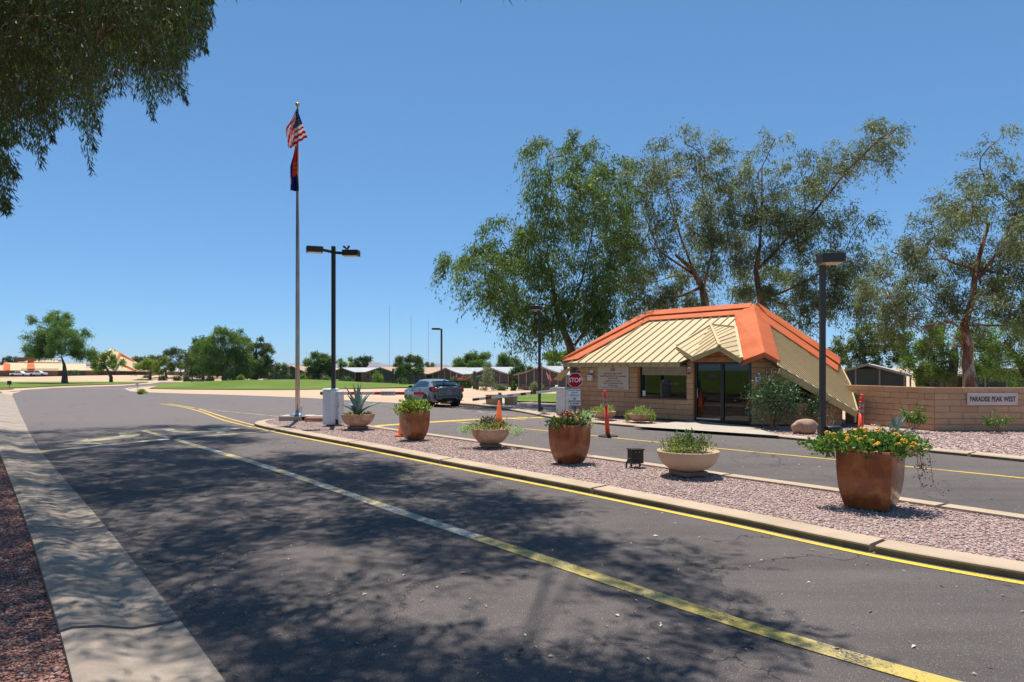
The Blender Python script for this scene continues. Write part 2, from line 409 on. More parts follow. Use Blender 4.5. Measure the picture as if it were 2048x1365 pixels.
M['white_paint'] = simple('white_paint', (0.72, 0.72, 0.74), 0.4, var=0.08)
M['white_dirty'] = simple('weathered_white_paint', (0.66, 0.64, 0.62), 0.5, var=0.14, scale=9)
M['red_paint'] = simple('red_reflective', (0.62, 0.012, 0.012), 0.4, var=0.1)
M['stop_red'] = simple('stop_red', (0.44, 0.006, 0.010), 0.6, var=0.08, spec=0.15)
M['sign_white'] = simple('sign_white', (0.80, 0.80, 0.80), 0.4, var=0.05)
M['sign_cream'] = simple('sign_cream', (0.56, 0.47, 0.38), 0.5, var=0.06)
M['sign_pink'] = simple('sign_pink', (0.62, 0.50, 0.46), 0.5, var=0.05)
M['letter_dark'] = simple('letter_dark', (0.02, 0.018, 0.018), 0.5)
M['letter_grey'] = simple('letter_grey', (0.10, 0.10, 0.09), 0.5)
M['letter_red'] = simple('letter_maroon', (0.25, 0.045, 0.05), 0.5)
M['letter_blue'] = simple('letter_blue', (0.05, 0.16, 0.42), 0.5)
M['letter_green'] = simple('letter_green', (0.02, 0.07, 0.04), 0.5)
M['cone'] = simple('cone_orange', (0.78, 0.13, 0.02), 0.5, var=0.12, scale=6)
M['delin'] = simple('delineator_orange', (0.92, 0.085, 0.03), 0.4, var=0.12, scale=8)
M['band'] = simple('reflective_band', (0.33, 0.36, 0.32), 0.35, 0.2)
M['rubber'] = simple('black_rubber', (0.022, 0.022, 0.022), 0.8)
M['block_tone'] = None
t = NT('tan_slump_block'); t.set(0.9, 0, 0.2)
c = objrand(t, (0.50, 0.295, 0.165), (0.60, 0.375, 0.22))
c = t.mix(t.ramp(t.noise(5, 4, 0.6).outputs[0], [(0.35, 0.0), (0.7, 0.5)]), c, (0.43, 0.255, 0.15))
c = t.mix(t.ramp(t.noise(55, 3, 0.7).outputs[0], [(0.3, 0.4), (0.5, 0.0)]), c, (0.22, 0.12, 0.07))
t.col(c); t.bump(t.noise(45, 4, 0.6).outputs[0], 0.5, 0.01); M['block'] = t.mat
M['mortar'] = simple('dark_mortar', (0.15, 0.09, 0.055), 0.95)
M['mortar_light'] = simple('light_mortar', (0.34, 0.23, 0.15), 0.95)
t = NT('cream_roof_panel'); t.set(0.5, 0, 0.35)
c = objrand(t, (0.545, 0.415, 0.225), (0.60, 0.465, 0.26))
c = t.mix(t.ramp(t.noise(1.7, 4).outputs[0], [(0.4, 0.0), (0.8, 0.3)]), c, (0.45, 0.34, 0.18)); t.col(c); M['panel'] = t.mat
M['panel_gap'] = simple('dark_seam', (0.06, 0.045, 0.03), 0.9)
M['fascia'] = simple('olive_tan_fascia', (0.40, 0.30, 0.13), 0.55, var=0.1)
t = NT('orange_roof_paint'); t.set(0.7, 0, 0.12)
c = t.mix(t.ramp(t.noise(1.2, 5).outputs[0], [(0.35, 0.0), (0.7, 1.0)]), (0.50, 0.115, 0.040), (0.60, 0.165, 0.062)); t.col(c); M['orange'] = t.mat
M['wood'] = simple('orange_wood', (0.34, 0.13, 0.035), 0.7, var=0.3, scale=4)
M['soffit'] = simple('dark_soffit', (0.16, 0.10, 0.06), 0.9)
M['frame'] = simple('black_window_frame', (0.012, 0.011, 0.011), 0.35)
M['blind'] = simple('window_blind', (0.33, 0.28, 0.21), 0.8)
def glass(name, tint=0.35, refl=0.12):
    t = NT(name)
    tr = t.n('ShaderNodeBsdfTransparent'); tr.inputs[0].default_value = (tint, tint * 0.97, tint * 0.92, 1)
    gl = t.n('ShaderNodeBsdfGlossy'); gl.inputs['Roughness'].default_value = 0.02
    fr = t.n('ShaderNodeFresnel'); fr.inputs[0].default_value = 1.5
    mx = t.n('ShaderNodeMixShader'); t.l(t.math('ADD', fr.outputs[0], refl), mx.inputs[0])
    t.l(tr.outputs[0], mx.inputs[1]); t.l(gl.outputs[0], mx.inputs[2]); t.l(mx.outputs[0], t.out.inputs[0]); return t.mat
M['glass'] = glass('dark_glass', 0.22, 0.02)
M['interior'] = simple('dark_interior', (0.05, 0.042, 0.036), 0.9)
M['boulder'] = simple('sandstone_boulder', (0.40, 0.25, 0.165), 0.9, var=0.35, scale=7, bump=0.8, bscale=22)
M['tank'] = simple('beige_cabinet', (0.46, 0.33, 0.15), 0.6, var=0.12)
M['cab_green'] = simple('sage_green_cabinet', (0.20, 0.23, 0.17), 0.6)
# car
t = NT('slate_car_paint'); t.set(0.35, 0.15, 0.4); t.col((0.165, 0.205, 0.225)); t.b.inputs['Coat Weight'].default_value = 0.5; t.b.inputs['Coat Roughness'].default_value = 0.05; M['car'] = t.mat
M['carglass'] = simple('car_glass', (0.012, 0.014, 0.018), 0.04, var=0.0, spec=0.8)
M['car_black'] = simple('gloss_black_trim', (0.010, 0.010, 0.011), 0.25, var=0.0)
M['tail'] = simple('tail_lamp', (0.42, 0.008, 0.010), 0.12, var=0.1)
M['tyre'] = simple('tyre', (0.02, 0.02, 0.02), 0.85)
M['rim'] = simple('dark_rim', (0.04, 0.04, 0.045), 0.25, 0.7)
M['plate'] = simple('plate', (0.30, 0.27, 0.33), 0.4, var=0.5, scale=30)
M['car_white'] = simple('white_car_paint', (0.75, 0.76, 0.78), 0.25, var=0.03)
M['dark_blue'] = simple('deep_blue_cloth', (0.016, 0.035, 0.24), 0.8, var=0.25, scale=8)
M['cloth_red'] = simple('red_cloth', (0.78, 0.02, 0.04), 0.8, var=0.2, scale=6)
M['cloth_white'] = simple('white_cloth', (0.92, 0.92, 0.94), 0.8, var=0.03)
M['cloth_gold'] = simple('gold_cloth', (0.75, 0.33, 0.02), 0.8)
M['cloth_copper'] = simple('copper_cloth', (0.42, 0.13, 0.03), 0.8)
for k_ in ('dark_blue', 'cloth_red', 'cloth_white', 'cloth_gold', 'cloth_copper'):
    t_ = M[k_].node_tree; p_ = [n for n in t_.nodes if n.type == 'BSDF_PRINCIPLED'][0]; o_ = [n for n in t_.nodes if n.type == 'OUTPUT_MATERIAL'][0]
    tr_ = t_.nodes.new('ShaderNodeBsdfTranslucent'); mx_ = t_.nodes.new('ShaderNodeMixShader'); mx_.inputs[0].default_value = 0.5
    t_.links.new(p_.inputs['Base Color'].links[0].from_socket, tr_.inputs[0]); t_.links.new(p_.outputs[0], mx_.inputs[1]); t_.links.new(tr_.outputs[0], mx_.inputs[2]); t_.links.new(mx_.outputs[0], o_.inputs[0])
# houses
M['w_pink'] = simple('pinkish_stucco', (0.30, 0.19, 0.145), 0.9, var=0.12)
M['w_tan'] = simple('tan_stucco', (0.42, 0.27, 0.14), 0.9, var=0.12)
M['w_brown'] = simple('brown_stucco', (0.26, 0.14, 0.085), 0.9, var=0.12)
M['r_white'] = simple('white_metal_roof', (0.37, 0.375, 0.375), 0.6, var=0.12, scale=0.5)
M['r_tan'] = simple('tan_shingle_roof', (0.42, 0.29, 0.185), 0.9, var=0.2, scale=2)
M['r_grey'] = simple('grey_shingle_roof', (0.40, 0.385, 0.36), 0.9, var=0.2, scale=1)
M['trim'] = simple('mauve_trim', (0.38, 0.26, 0.22), 0.7)
M['screen'] = simple('dark_screen', (0.07, 0.058, 0.052), 0.6)
M['mast'] = simple('mast_grey', (0.42, 0.36, 0.36), 0.6)
M['hill'] = simple('desert_rock', (0.22, 0.17, 0.145), 0.95, var=0.25, scale=0.01)

# lettering (made first, while the scene is still light)
def text_mesh(body, size, depth=0.004, align='CENTER', space=1.0, wide=1.0, fat=0.0):
    cu = bpy.data.curves.new('txt', 'FONT'); cu.body = body; cu.size = size; cu.extrude = depth / 2
    cu.align_x = align; cu.align_y = 'CENTER'; cu.space_character = space; cu.resolution_u = 3; cu.offset = fat
    ob = bpy.data.objects.new('txt', cu); COL.objects.link(ob)
    bpy.context.view_layer.update()
    me = bpy.data.meshes.new_from_object(ob.evaluated_get(bpy.context.evaluated_depsgraph_get()))
    bpy.data.objects.remove(ob); bpy.data.curves.remove(cu)
    me.transform(Matrix.Diagonal((wide, 1, 1, 1)))
    return me
TXT = {}
for key, args in {
    'stop': ('STOP', 0.245, 0.006, 'CENTER', 1.0, 0.86, 0.006), 'sec': ('SECURITY GUARD', 0.062, 0.004, 'CENTER', 1.0, 0.9, 0.002),
    'duty': ('ON DUTY', 0.062, 0.004, 'CENTER', 1.0, 0.9, 0.002), 'day': ('24 HOURS A DAY', 0.058, 0.004, 'CENTER', 1.0, 0.85, 0.002),
    'no': ('NO', 0.085, 0.004, 'CENTER', 1.0, 1.0, 0.003), 'moto': ('MOTORCYCLES', 0.085, 0.004, 'CENTER', 1.0, 0.72, 0.003),
    'allow': ('ALLOWED', 0.085, 0.004, 'CENTER', 1.0, 0.9, 0.003), 'res': ('RESIDENT', 0.125, 0.004, 'CENTER', 1.0, 0.85, 0.003),
    'guest': ('GUEST', 0.125, 0.004, 'CENTER', 1.0, 0.85, 0.003),
    'ppw': ('PARADISE PEAK WEST', 0.225, 0.012, 'CENTER', 1.0, 0.66, 0.003),
    's1': ('PARADISE PEAK WEST', 0.115, 0.005, 'CENTER', 1.05, 0.82, 0.001),
    's2': ('Leased Manufactured Home Community', 0.105, 0.005, 'CENTER', 1.0, 0.78, 0.0),
    's3': ('24/7 Security', 0.11, 0.005, 'CENTER', 1.0, 0.85, 0.0), 's4': ('Speed Limit 15 mph', 0.11, 0.005, 'CENTER', 1.0, 0.85, 0.0),
    's5': ('Tours by Appointment Only', 0.11, 0.005, 'CENTER', 1.0, 0.82, 0.0), 's6': ('No Soliciting', 0.11, 0.005, 'CENTER', 1.0, 0.85, 0.0),
    's7': ('Members Only Golf Course', 0.11, 0.005, 'CENTER', 1.0, 0.85, 0.0),
    'lim1': ('SPEED', 0.22, 0.01), 'lim2': ('15', 0.5, 0.01, 'CENTER', 1.0, 1.0, 0.01)}.items():
    TXT[key] = text_mesh(*args)
def put_text(key, mat, p, n, parent, up=Vector((0, 0, 1)), roll=0.0, label=None):
    """lettering at world point p facing n"""
    me = TXT[key].copy(); me.materials.clear(); me.materials.append(mat)
    o = bpy.data.objects.new('lettering', me); COL.objects.link(o)
    n = Vector(n).normalized(); x = up.cross(n).normalized(); y = n.cross(x)
    R = Matrix((x, y, n)).transposed().to_4x4() @ Matrix.Rotation(roll, 4, 'Z')
    W = Matrix.Translation(Vector(p)) @ R
    o.parent = parent
    o.matrix_local = PM[parent.name].inverted() @ W
    return o
# ------------------------------------------------------------------ ground
def chaikin(P, it=2, closed=False):
    for _ in range(it):
        Q = [] if closed else [P[0]]
        n = len(P)
        for i in range(n if closed else n - 1):
            a, b = P[i], P[(i + 1) % n]
            Q.append(a * 0.75 + b * 0.25); Q.append(a * 0.25 + b * 0.75)
        if not closed: Q.append(P[-1])
        P = Q
    return P

def resample(P, step):
    L = [0.0]
    for a, b in zip(P, P[1:]): L.append(L[-1] + (b - a).length)
    n = max(2, int(round(L[-1] / step)) + 1); out = []; j = 0
    for i in range(n):
        s = L[-1] * i / (n - 1)
        while j < len(L) - 2 and L[j + 1] < s: j += 1
        k = (s - L[j]) / max(L[j + 1] - L[j], 1e-9); out.append(P[j].lerp(P[j + 1], min(k, 1)))
    return out

def pin(P, poly):
    """points (n,2) inside polygon"""
    x, y = P[:, 0], P[:, 1]; r = np.zeros(len(P), bool); n = len(poly)
    for i in range(n):
        x0, y0 = poly[i]; x1, y1 = poly[(i + 1) % n]
        c = ((y0 > y) != (y1 > y)); 
        with np.errstate(divide='ignore', invalid='ignore'):
            xi = (x1 - x0) * (y - y0) / (y1 - y0 + 1e-12) + x0
        r ^= c & (x < xi)
    return r

def region(name, poly, z, mat, step=4.0, zf=None, kind='structure', label=None, edge=3.0):
    """ground sheet that follows the terrain inside a world polygon"""
    P = [Vector((p[0], p[1])) for p in poly]; B = []
    for i in range(len(P)):
        a, b = P[i], P[(i + 1) % len(P)]; n = max(1, int((b - a).length / edge))
        for k in range(n): B.append(a.lerp(b, k / n))
    xs = [p.x for p in P]; ys = [p.y for p in P]
    gx = np.arange(min(xs), max(xs), step); gy = np.arange(min(ys), max(ys), step)
    G = np.array([(x + 0.13 * step, y + 0.07 * step) for x in gx for y in gy]).reshape(-1, 2)
    pts = list(B)
    if len(G):
        ins = pin(G, [tuple(p) for p in B])
        pts += [Vector(g) for g in G[ins]]
    vo, eo, fo, *_ = delaunay_2d_cdt(pts, [], [list(range(len(B)))], 1, 1e-4)
    zz = zf if zf else (lambda x, y: 0.0)
    vs = [(v.x, v.y, terr(v.x, v.y) + z + zz(v.x, v.y)) for v in vo]
    m = MB(); m.add(vs, [f for f in fo], 0, True)
    for f in range(len(m.f)):
        a, b, c = [Vector(m.v[i]) for i in m.f[f][:3]]
        if (b - a).cross(c - a).z < 0: m.f[f] = tuple(reversed(m.f[f]))
    return m.build(name, mat, kind=kind, label=label)

# base terrain sheet to the horizon
def spaced(a, n, p=3.2):
    t = np.linspace(-1, 1, n); return np.sign(t) * np.abs(t) ** p * a
gx = spaced(9000, 90); gy = np.concatenate([[-60, -20], np.arange(-4, 130, 3.0), 130 + np.linspace(0.02, 1, 40) ** 2.6 * 9000])
V = np.array([(x, y, terr(x, y) - 0.05) for y in gy for x in gx], dtype=np.float32)
nx, ny = len(gx), len(gy)
Fq = np.array([(j * nx + i, j * nx + i + 1, (j + 1) * nx + i + 1, (j + 1) * nx + i) for j in range(ny - 1) for i in range(nx - 1)])
npmesh('ground', V, Fq, M['dirt'], kind='structure', smooth=True)

W2 = lambda px, py, z=None: at(px, py, z).to_2d()
# asphalt outline
left_in = [W2(421, 1349), W2(337, 1230), W2(288, 1168), W2(222, 1079), W2(164, 1008), W2(111, 946), W2(71, 897), W2(44, 844), W2(24, 795)]
road_poly = [Vector((1.5, -12)), Vector((1.4, 0)), Vector((-0.2, 2.2))] + left_in + [W2(26, 787), W2(45, 781), W2(120, 776.5), W2(250, 772), W2(296, 768.5),
    W2(316, 764.5), W2(308, 762.2), W2(300, 760.5), W2(420, 759.8), W2(424, 766.5), W2(330, 770.2), W2(297, 772), W2(262, 775.5), W2(246, 779), W2(264, 783), W2(300, 785),
    W2(400, 788.5), W2(500, 791.5), W2(590, 795), W2(680, 799.5), W2(760, 804), W2(850, 808), W2(926, 811), W2(985, 817), W2(1030, 824), W2(1060, 829), W2(1089, 835.5),
    W2(1164, 846), W2(1260, 855), W2(1440, 866), W2(1600, 882), W2(1880, 908), W2(2048, 925), W2(2400, 962), Vector((22, 9)), Vector((22, -12))]
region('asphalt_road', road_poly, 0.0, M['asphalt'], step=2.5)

def mound(x, y):
    g = lambda cx, cy, sx, sy, h: h * math.exp(-((x - cx) / sx) ** 2 - ((y - cy) / sy) ** 2)
    a = at(560, 762); 
    return g(-46, 124, 14, 8.5, 0.85) + g(-34, 122, 9, 8, 0.55) + g(-22, 118, 8, 7, 0.4) + g(-62, 130, 14, 9, 0.3)
lawn = [W2(296, 777.5), W2(360, 778.8), W2(470, 780), W2(560, 780), W2(660, 778.8), W2(760, 777), W2(850, 775.5), W2(880, 771), W2(872, 767), Vector((-15, 136)), Vector((-30, 141)),
        Vector((-52, 146)), W2(470, 764), W2(424, 767.2), W2(370, 770), W2(318, 773)]
region('fairway_lawn', lawn, 0.04, M['grass'], step=1.6, zf=mound)
far_lawn = [W2(-500, 776), W2(-30, 777), W2(40, 776.3), W2(120, 772.5), W2(250, 768.5), W2(292, 765.5), W2(305, 762.5), W2(290, 759), W2(200, 757.2), W2(100, 756), W2(-20, 755), W2(-700, 755)]
def fm(x, y):
    g = lambda cx, cy, sx, sy, h: h * math.exp(-((x - cx) / sx) ** 2 - ((y - cy) / sy) ** 2)
    return 0.03
region('far_lawn', far_lawn, 0.03, M['grass'], step=4, zf=fm)
region('dry_lawn', [W2(-500, 781), W2(-30, 781), W2(24, 779), W2(30, 777.2), W2(-30, 777.6), W2(-500, 777)], 0.035, M['drygrass'], step=4)
def lm(x, y):
    return 1.5 * math.exp(-((x + 95) / 45) ** 2 - ((y - 175) / 16) ** 2)
p = at(180, 756)
region('dirt_mound', [(-150, 150), (-60, 150), (-52, 180), (-60, 205), (-150, 205)], -0.2, M['dirt'], step=6, zf=lm)
region('roadside_lawn', [(-400, -150), (-15, -150), (-15, -30), (-16.5, 10), (-19.5, 22.5), (-27, 33), (-120, 40), (-400, 60)], 0.02, M['grass'], step=12)
region('side_lawn', [W2(-400, 880), W2(-12, 850), W2(-4, 820), W2(2, 800), W2(4, 790), W2(4, 784), W2(-40, 781.5), W2(-500, 782)], 0.02, M['grass'], step=3)
region('back_lawn', [W2(1020, 803), W2(1122, 806), W2(1160, 806), W2(1160, 788), W2(1060, 788), W2(1000, 792)], 0.03, M['grass'], step=2)
region('street_lawn', [(-92, 182), (-62, 178), (-63, 156), (-52, 146.2), (-30, 141.2), (-15, 136.2), (4, 132), (20, 130), (20, 300), (-120, 300)], 0.02, M['drygrass'], step=8)
region('green_behind_wall', [(14, 40), (60, 40), (60, 120), (14, 120)], 0.03, M['drygrass'], step=6)
# pale concrete valley gutter across the side street
def ribbon(name, P, w, z, mat, step=0.5, label=None, kind='structure', ends=None):
    Q = resample([Vector((p[0], p[1])) for p in P], step); vs = []; n = len(Q)
    for i, p in enumerate(Q):
        d = (Q[min(i + 1, n - 1)] - Q[max(i - 1, 0)]).normalized(); q = Vector((-d.y, d.x))
        ww = w if not callable(w) else w(i / (n - 1))
        for s in (-0.5, 0.5):
            a = p + q * (ww * s); vs.append((a.x, a.y, terr(a.x, a.y) + z))
    m = MB(); m.add(vs, [(2 * i, 2 * i + 1, 2 * i + 3, 2 * i + 2)[::-1] for i in range(n - 1)])
    return m.build(name, mat, kind=kind, label=label)
ribbon('valley_gutter', [W2(34, 781.5), W2(110, 778.8), W2(180, 777.8), W2(250, 779)], 1.1, 0.014, M['gutter'])
ribbon('concrete_edge', [W2(252, 778), W2(266, 783.2), W2(300, 785.2), W2(400, 788.7), W2(500, 791.8), W2(590, 795.3), W2(680, 800), W2(745, 804), W2(810, 807)], 0.5, 0.016, M['slab'])
ribbon('concrete_edge', [W2(22, 783), W2(45, 780.2), W2(120, 775.6), W2(250, 771.2), W2(296, 768), W2(318, 764.6), W2(312, 762)], 0.9, 0.016, M['slab'])
ribbon('concrete_edge', [W2(424, 767.2), W2(330, 770.8), W2(297, 772.6), W2(262, 775.8), W2(248, 779)], 0.5, 0.018, M['slab'])

# ---- kerbs, swept in cast sections with open joints
def sweep(m, P, prof, zf=None, mats=None, closed_prof=False):
    n = len(P); k = len(prof); vs = []
    for i, p in enumerate(P):
        d = (P[min(i + 1, n - 1)] - P[max(i - 1, 0)]).normalized(); q = Vector((-d.y, d.x))
        for o, z in prof:
            a = p + q * o; vs.append((a.x, a.y, terr(a.x, a.y) + z))
    b = len(m.v); m.v += vs
    for i in range(n - 1):
        for j in range(k - 1):
            m.f.append((b + i * k + j, b + i * k + j + 1, b + (i + 1) * k + j + 1, b + (i + 1) * k + j))
            m.m.append(mats[j] if mats else 0); m.sm.append(False)
    m.f.append(tuple(b + j for j in reversed(range(k)))); m.m.append(0); m.sm.append(False)
    m.f.append(tuple(b + (n - 1) * k + j for j in range(k))); m.m.append(0); m.sm.append(False)
def kerb(name, P, prof, mats, mi, sec=3.0, gap=0.018, step=0.35, start=0.0):
    root = thing(name, None, None, (0, 0, 0), kind='structure')
    Q = resample([Vector((p[0], p[1])) for p in P], 0.05)
    per = int(sec / 0.05); i = 0; first = int(start / 0.05) or per
    j = first
    while i < len(Q) - 3:
        seg = Q[i:min(j, len(Q))]
        if len(seg) < 4: break
        seg = resample(seg, step)
        d0 = (seg[1] - seg[0]).normalized(); d1 = (seg[-1] - seg[-2]).normalized()
        seg[0] = seg[0] + d0 * gap / 2; seg[-1] = seg[-1] - d1 * gap / 2
        m = MB(); sweep(m, seg, prof, mats=mi); m.build('kerb_section', mats, root)
        i = j; j = i + per
    return root

# profile offsets run to the left of travel; median front kerb travelled from the nose towards camera right
front = chaikin([W2(640, 843.5), W2(590, 841), W2(545, 842.5), W2(515, 846), W2(505, 852), W2(530, 858.5), W2(600, 873), W2(740, 899.5), W2(900, 932), W2(1100, 970.5), W2(1300, 1011.5), W2(1482, 1049), W2(1665, 1090),
        W2(1848, 1127), W2(2048, 1161), Vector((7.2, 4.7)), Vector((9.5, 2.6)), Vector((13, 0.0))], 2)
KP = [(0.0, -0.06), (0.004, 0.062), (0.012, 0.080), (0.03, 0.090), (0.37, 0.098), (0.375, -0.06)]
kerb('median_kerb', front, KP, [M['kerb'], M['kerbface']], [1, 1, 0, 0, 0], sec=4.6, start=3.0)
back = chaikin([W2(660, 842), W2(700, 849), W2(759, 859.5), W2(900, 879), W2(1060, 901), W2(1181, 918), W2(1420, 952), W2(1680, 988), W2(2012, 1038), W2(2300, 1080), Vector((12, 6.6)), Vector((16, 4.0))], 2)
KP2 = [(-0.37, -0.06), (-0.365, 0.11), (-0.03, 0.10), (-0.01, 0.08), (0.0, -0.06)]
kerb('median_back_kerb', [p for p in back], KP2, [M['kerb'], M['kerbface']], [0, 0, 0, 0], sec=3.6)
def inner(P, o):
    out = []
    for i, p in enumerate(P):
        d = (P[min(i + 1, len(P) - 1)] - P[max(i - 1, 0)]).normalized(); out.append(p + Vector((-d.y, d.x)) * o)
    return out
f_in = inner(front, 0.36); b_in = inner(back, -0.36)
med_poly = [tuple(p) for p in f_in] + [tuple(p) for p in reversed(b_in)]
def medz(x, y): return 0.03
region('median_gravel_bed', med_poly, 0.075, M['gravelbase'], step=0.8, edge=1.0)

bk = chaikin([W2(880, 806.5), W2(940, 810), W2(985, 816), W2(1030, 823.5), W2(1060, 829), W2(1089, 835.5), W2(1164, 846), W2(1260, 855), W2(1440, 866), W2(1600, 882), W2(1880, 908), W2(2048, 925), W2(2400, 962), Vector((26, 9))], 2)
KP3 = [(0.0, -0.06), (0.01, 0.06), (0.03, 0.08), (0.42, 0.09), (0.425, -0.06)]
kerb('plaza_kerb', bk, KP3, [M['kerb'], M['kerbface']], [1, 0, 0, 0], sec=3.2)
bk_in = inner(bk, 0.41)
gr = [tuple(p) for p in bk_in[6:]] + [(40, 10), (40, 22.5), (16, 22.5), (13.2, 22.5), (12.6, 27), (11, 34), (4, 36), tuple(W2(1060, 806))]
region('plaza_gravel', gr, 0.05, M['gravelbase_far'], step=2.5)
# concrete apron before the doors
ap = [W2(1265, 853, 0.095), W2(1440, 866, 0.095) + Vector((0, 0.35)), W2(1560, 872, 0.095), W2(1500, 853, 0.095), W2(1385, 841, 0.095)]
region('door_apron', [tuple(p) for p in ap], 0.098, M['slab'], step=1.5)
region('service_slab', [tuple(W2(960, 806)), tuple(W2(1055, 822)), tuple(W2(1170, 822)), tuple(W2(1170, 812)), tuple(W2(1060, 809)), tuple(W2(1000, 801))], 0.02, M['slab'], step=2.0)

# left rolled gutter
lg = [Vector((1.4, 0.0)), Vector((-0.2, 2.2))] + left_in + [W2(20, 789)]
lg = chaikin(lg, 2)
GP = [(-0.05, -0.06), (-0.05, 0.006), (0.14, 0.004), (0.30, 0.014), (0.52, 0.085), (0.70, 0.115), (0.78, 0.105), (0.80, -0.06)]
kerb('rolled_gutter', lg, GP, [M['gutter']], [0] * 7, sec=4.2, start=2.9, gap=0.02, step=0.3)
lg_out = inner(lg, 0.79)
lgp = [tuple(p) for p in lg_out[:24]]; lgp = [(-2.2, -2.0)] + lgp
cut = [p for p in lg_out if p.y < 21.5]
left_gr = [(0.2, -1.0)] + [tuple(p) for p in cut] + [(cut[-1].x - 6, cut[-1].y), (-16, 6), (-14, -1)]
region('red_gravel_bed', left_gr, 0.07, M['gravelbase_red'], step=1.5)

# ---- painted markings
def mark(P, w, mat, label, z=0.006): return setp(ribbon('road_marking', P, w, z, mat, 0.4), kind='structure')
edge_line = [q for q in inner(front, -0.13) if q.y < 26]
edge_line = edge_line[6:] if len(edge_line) > 12 else edge_line
mark([tuple(p) for p in edge_line], 0.11, M['paint_new'], 'edge')
cl = chaikin([W2(288, 862), W2(443, 906), W2(600, 955), W2(820, 1032), W2(1060, 1110), W2(1300, 1190), W2(1482, 1250), W2(1665, 1305), W2(1848, 1358), W2(2100, 1425), W2(2400, 1500)], 2)
mark([tuple(p) for p in cl if p.y > 7.9], 0.20, M['paint_white'], 'centre')
mark([tuple(p) for p in cl if p.y < 8.4], 0.205, M['paint_old'], 'centre', 0.0075)
mark([tuple(W2(*q)) for q in ((75, 905), (180, 894), (290, 883), (400, 874))], 0.36, M['paint_white'], 'bar')
mark([tuple(W2(*q)) for q in ((385, 875.2), (470, 868), (523, 864), (548, 862))], 0.36, M['paint_faded'], 'bar', 0.0072)
mark([tuple(p) for p in chaikin([W2(321, 808), W2(355, 813), (W2(375, 816.5)), W2(406, 825), W2(440, 839), W2(470, 847), W2(512, 857)], 2)], 0.10, M['paint_new'], 'dbl')
mark([tuple(p) for p in chaikin([W2(336, 808), W2(378, 814.5), (W2(404, 820)), W2(438, 831.5), W2(472, 842), W2(508, 851)], 2)], 0.10, M['paint_new'], 'dbl2')
mark([tuple(W2(*q)) for q in ((385, 817), (450, 823), (520, 830), (584, 836.5))], 0.14, M['paint_faded'], 'out')
mark([tuple(p) for p in chaikin([W2(905, 843.5), W2(1019, 855), W2(1060, 859), W2(1181, 871.5), W2(1298, 883.5), W2(1464, 900.5), W2(1672, 920), W2(2048, 957), W2(2400, 993)], 1)], 0.115, M['paint_new'], 'lane')
mark([tuple(W2(*q)) for q in ((720, 857), (760, 852), (850, 845.5), (960, 839), (1086, 835.5))], 0.45, M['paint_new'], 'stop')
mark([tuple(W2(*q)) for q in ((905, 817), (985, 828), (1060, 836))], 0.12, M['paint_faded'], 'thin')
mark([tuple(W2(*q)) for q in ((700, 806), (850, 815), (985, 826))], 0.10, M['paint_faded'], 'thin2')
def arrow(pts):
    m = MB(); vs = [at(*p) + Vector((0, 0, 0.007)) for p in pts]
    vo, eo, fo, *_ = delaunay_2d_cdt([v.to_2d() for v in vs], [], [list(range(len(vs)))], 1, 1e-4)
    fo = [f if (vo[f[1]] - vo[f[0]]).cross(vo[f[2]] - vo[f[0]]) > 0 else f[::-1] for f in fo]
    m.add([(v.x, v.y, 0.0075) for v in vo], fo); return m.build('turn_arrow', M['paint_faded'], kind='structure')
arrow([(322, 859), (345, 857.5), (352, 861), (378, 864), (434, 863.5), (408, 857), (484, 857), (434, 868), (433, 864.5), (372, 866.5), (345, 865)])
arrow([(125, 889), (176, 878), (176, 880.5), (240, 873), (236, 866), (270, 866), (282, 870), (262, 876), (180, 884.5), (210, 889)])
ribbon('road_marking', [tuple(W2(1000, 1e3 - 164)), tuple(W2(1052, 841))], 0.12, 0.0085, M['paint_new'])

# ---- gravel: loose stones as real geometry
OCT = np.array([(1, 0, 0), (-1, 0, 0), (0, 1, 0), (0, -1, 0), (0, 0, 1), (0, 0, -1)], float)
OF = np.array([(0, 2, 4), (2, 1, 4), (1, 3, 4), (3, 0, 4), (2, 0, 5), (1, 2, 5), (3, 1, 5), (0, 3, 5)])
def stones(name, poly, n, smin, smax, z, mat, label, kind='stuff', weight=None, cat='gravel', flat=0.6):
    P = np.array([tuple(p)[:2] for p in poly]); lo = P.min(0); hi = P.max(0); out = []
    tot = 0
    while tot < n:
        C = lo + RNG.random((n * 3, 2)) * (hi - lo); C = C[pin(C, [tuple(p) for p in P])]
        if weight is not None: C = C[RNG.random(len(C)) < weight(C)]
        out.append(C); tot += len(C)
        if len(out) > 30: break
    C = np.concatenate(out)[:n]; n = len(C)
    s = (smin + (smax - smin) * RNG.random(n) ** 1.8)[:, None, None]
    V = OCT[None] * (1 + 0.5 * (RNG.random((n, 6, 1)) - 0.5)) + 0.35 * (RNG.random((n, 6, 3)) - 0.5)
    V = V * s * np.array([1, 1, flat]) * (0.7 + 0.6 * RNG.random((n, 1, 3)))
    a = RNG.random(n) * 2 * pi; tl = (RNG.random(n) - 0.5) * 1.2
    ca, sa = np.cos(a)[:, None], np.sin(a)[:, None]; ct, st = np.cos(tl)[:, None], np.sin(tl)[:, None]
    x, y, zz = V[..., 0], V[..., 1], V[..., 2]
    y, zz = y * ct - zz * st, y * st + zz * ct
    x, y = x * ca - y * sa, x * sa + y * ca
    V = np.stack([x + C[:, :1], y + C[:, 1:], zz + z + s[..., 0] * 0.25], -1).reshape(-1, 3)
    Fq = (OF[None] + 6 * np.arange(n)[:, None, None]).reshape(-1, 3)
    return npmesh(name, V, Fq, mat, attr=np.repeat(RNG.random(n), 6), label=label, cat=cat, kind=kind)
wmed = lambda C: np.clip(11.0 / np.maximum(C[:, 1], 3), 0.12, 1.0)
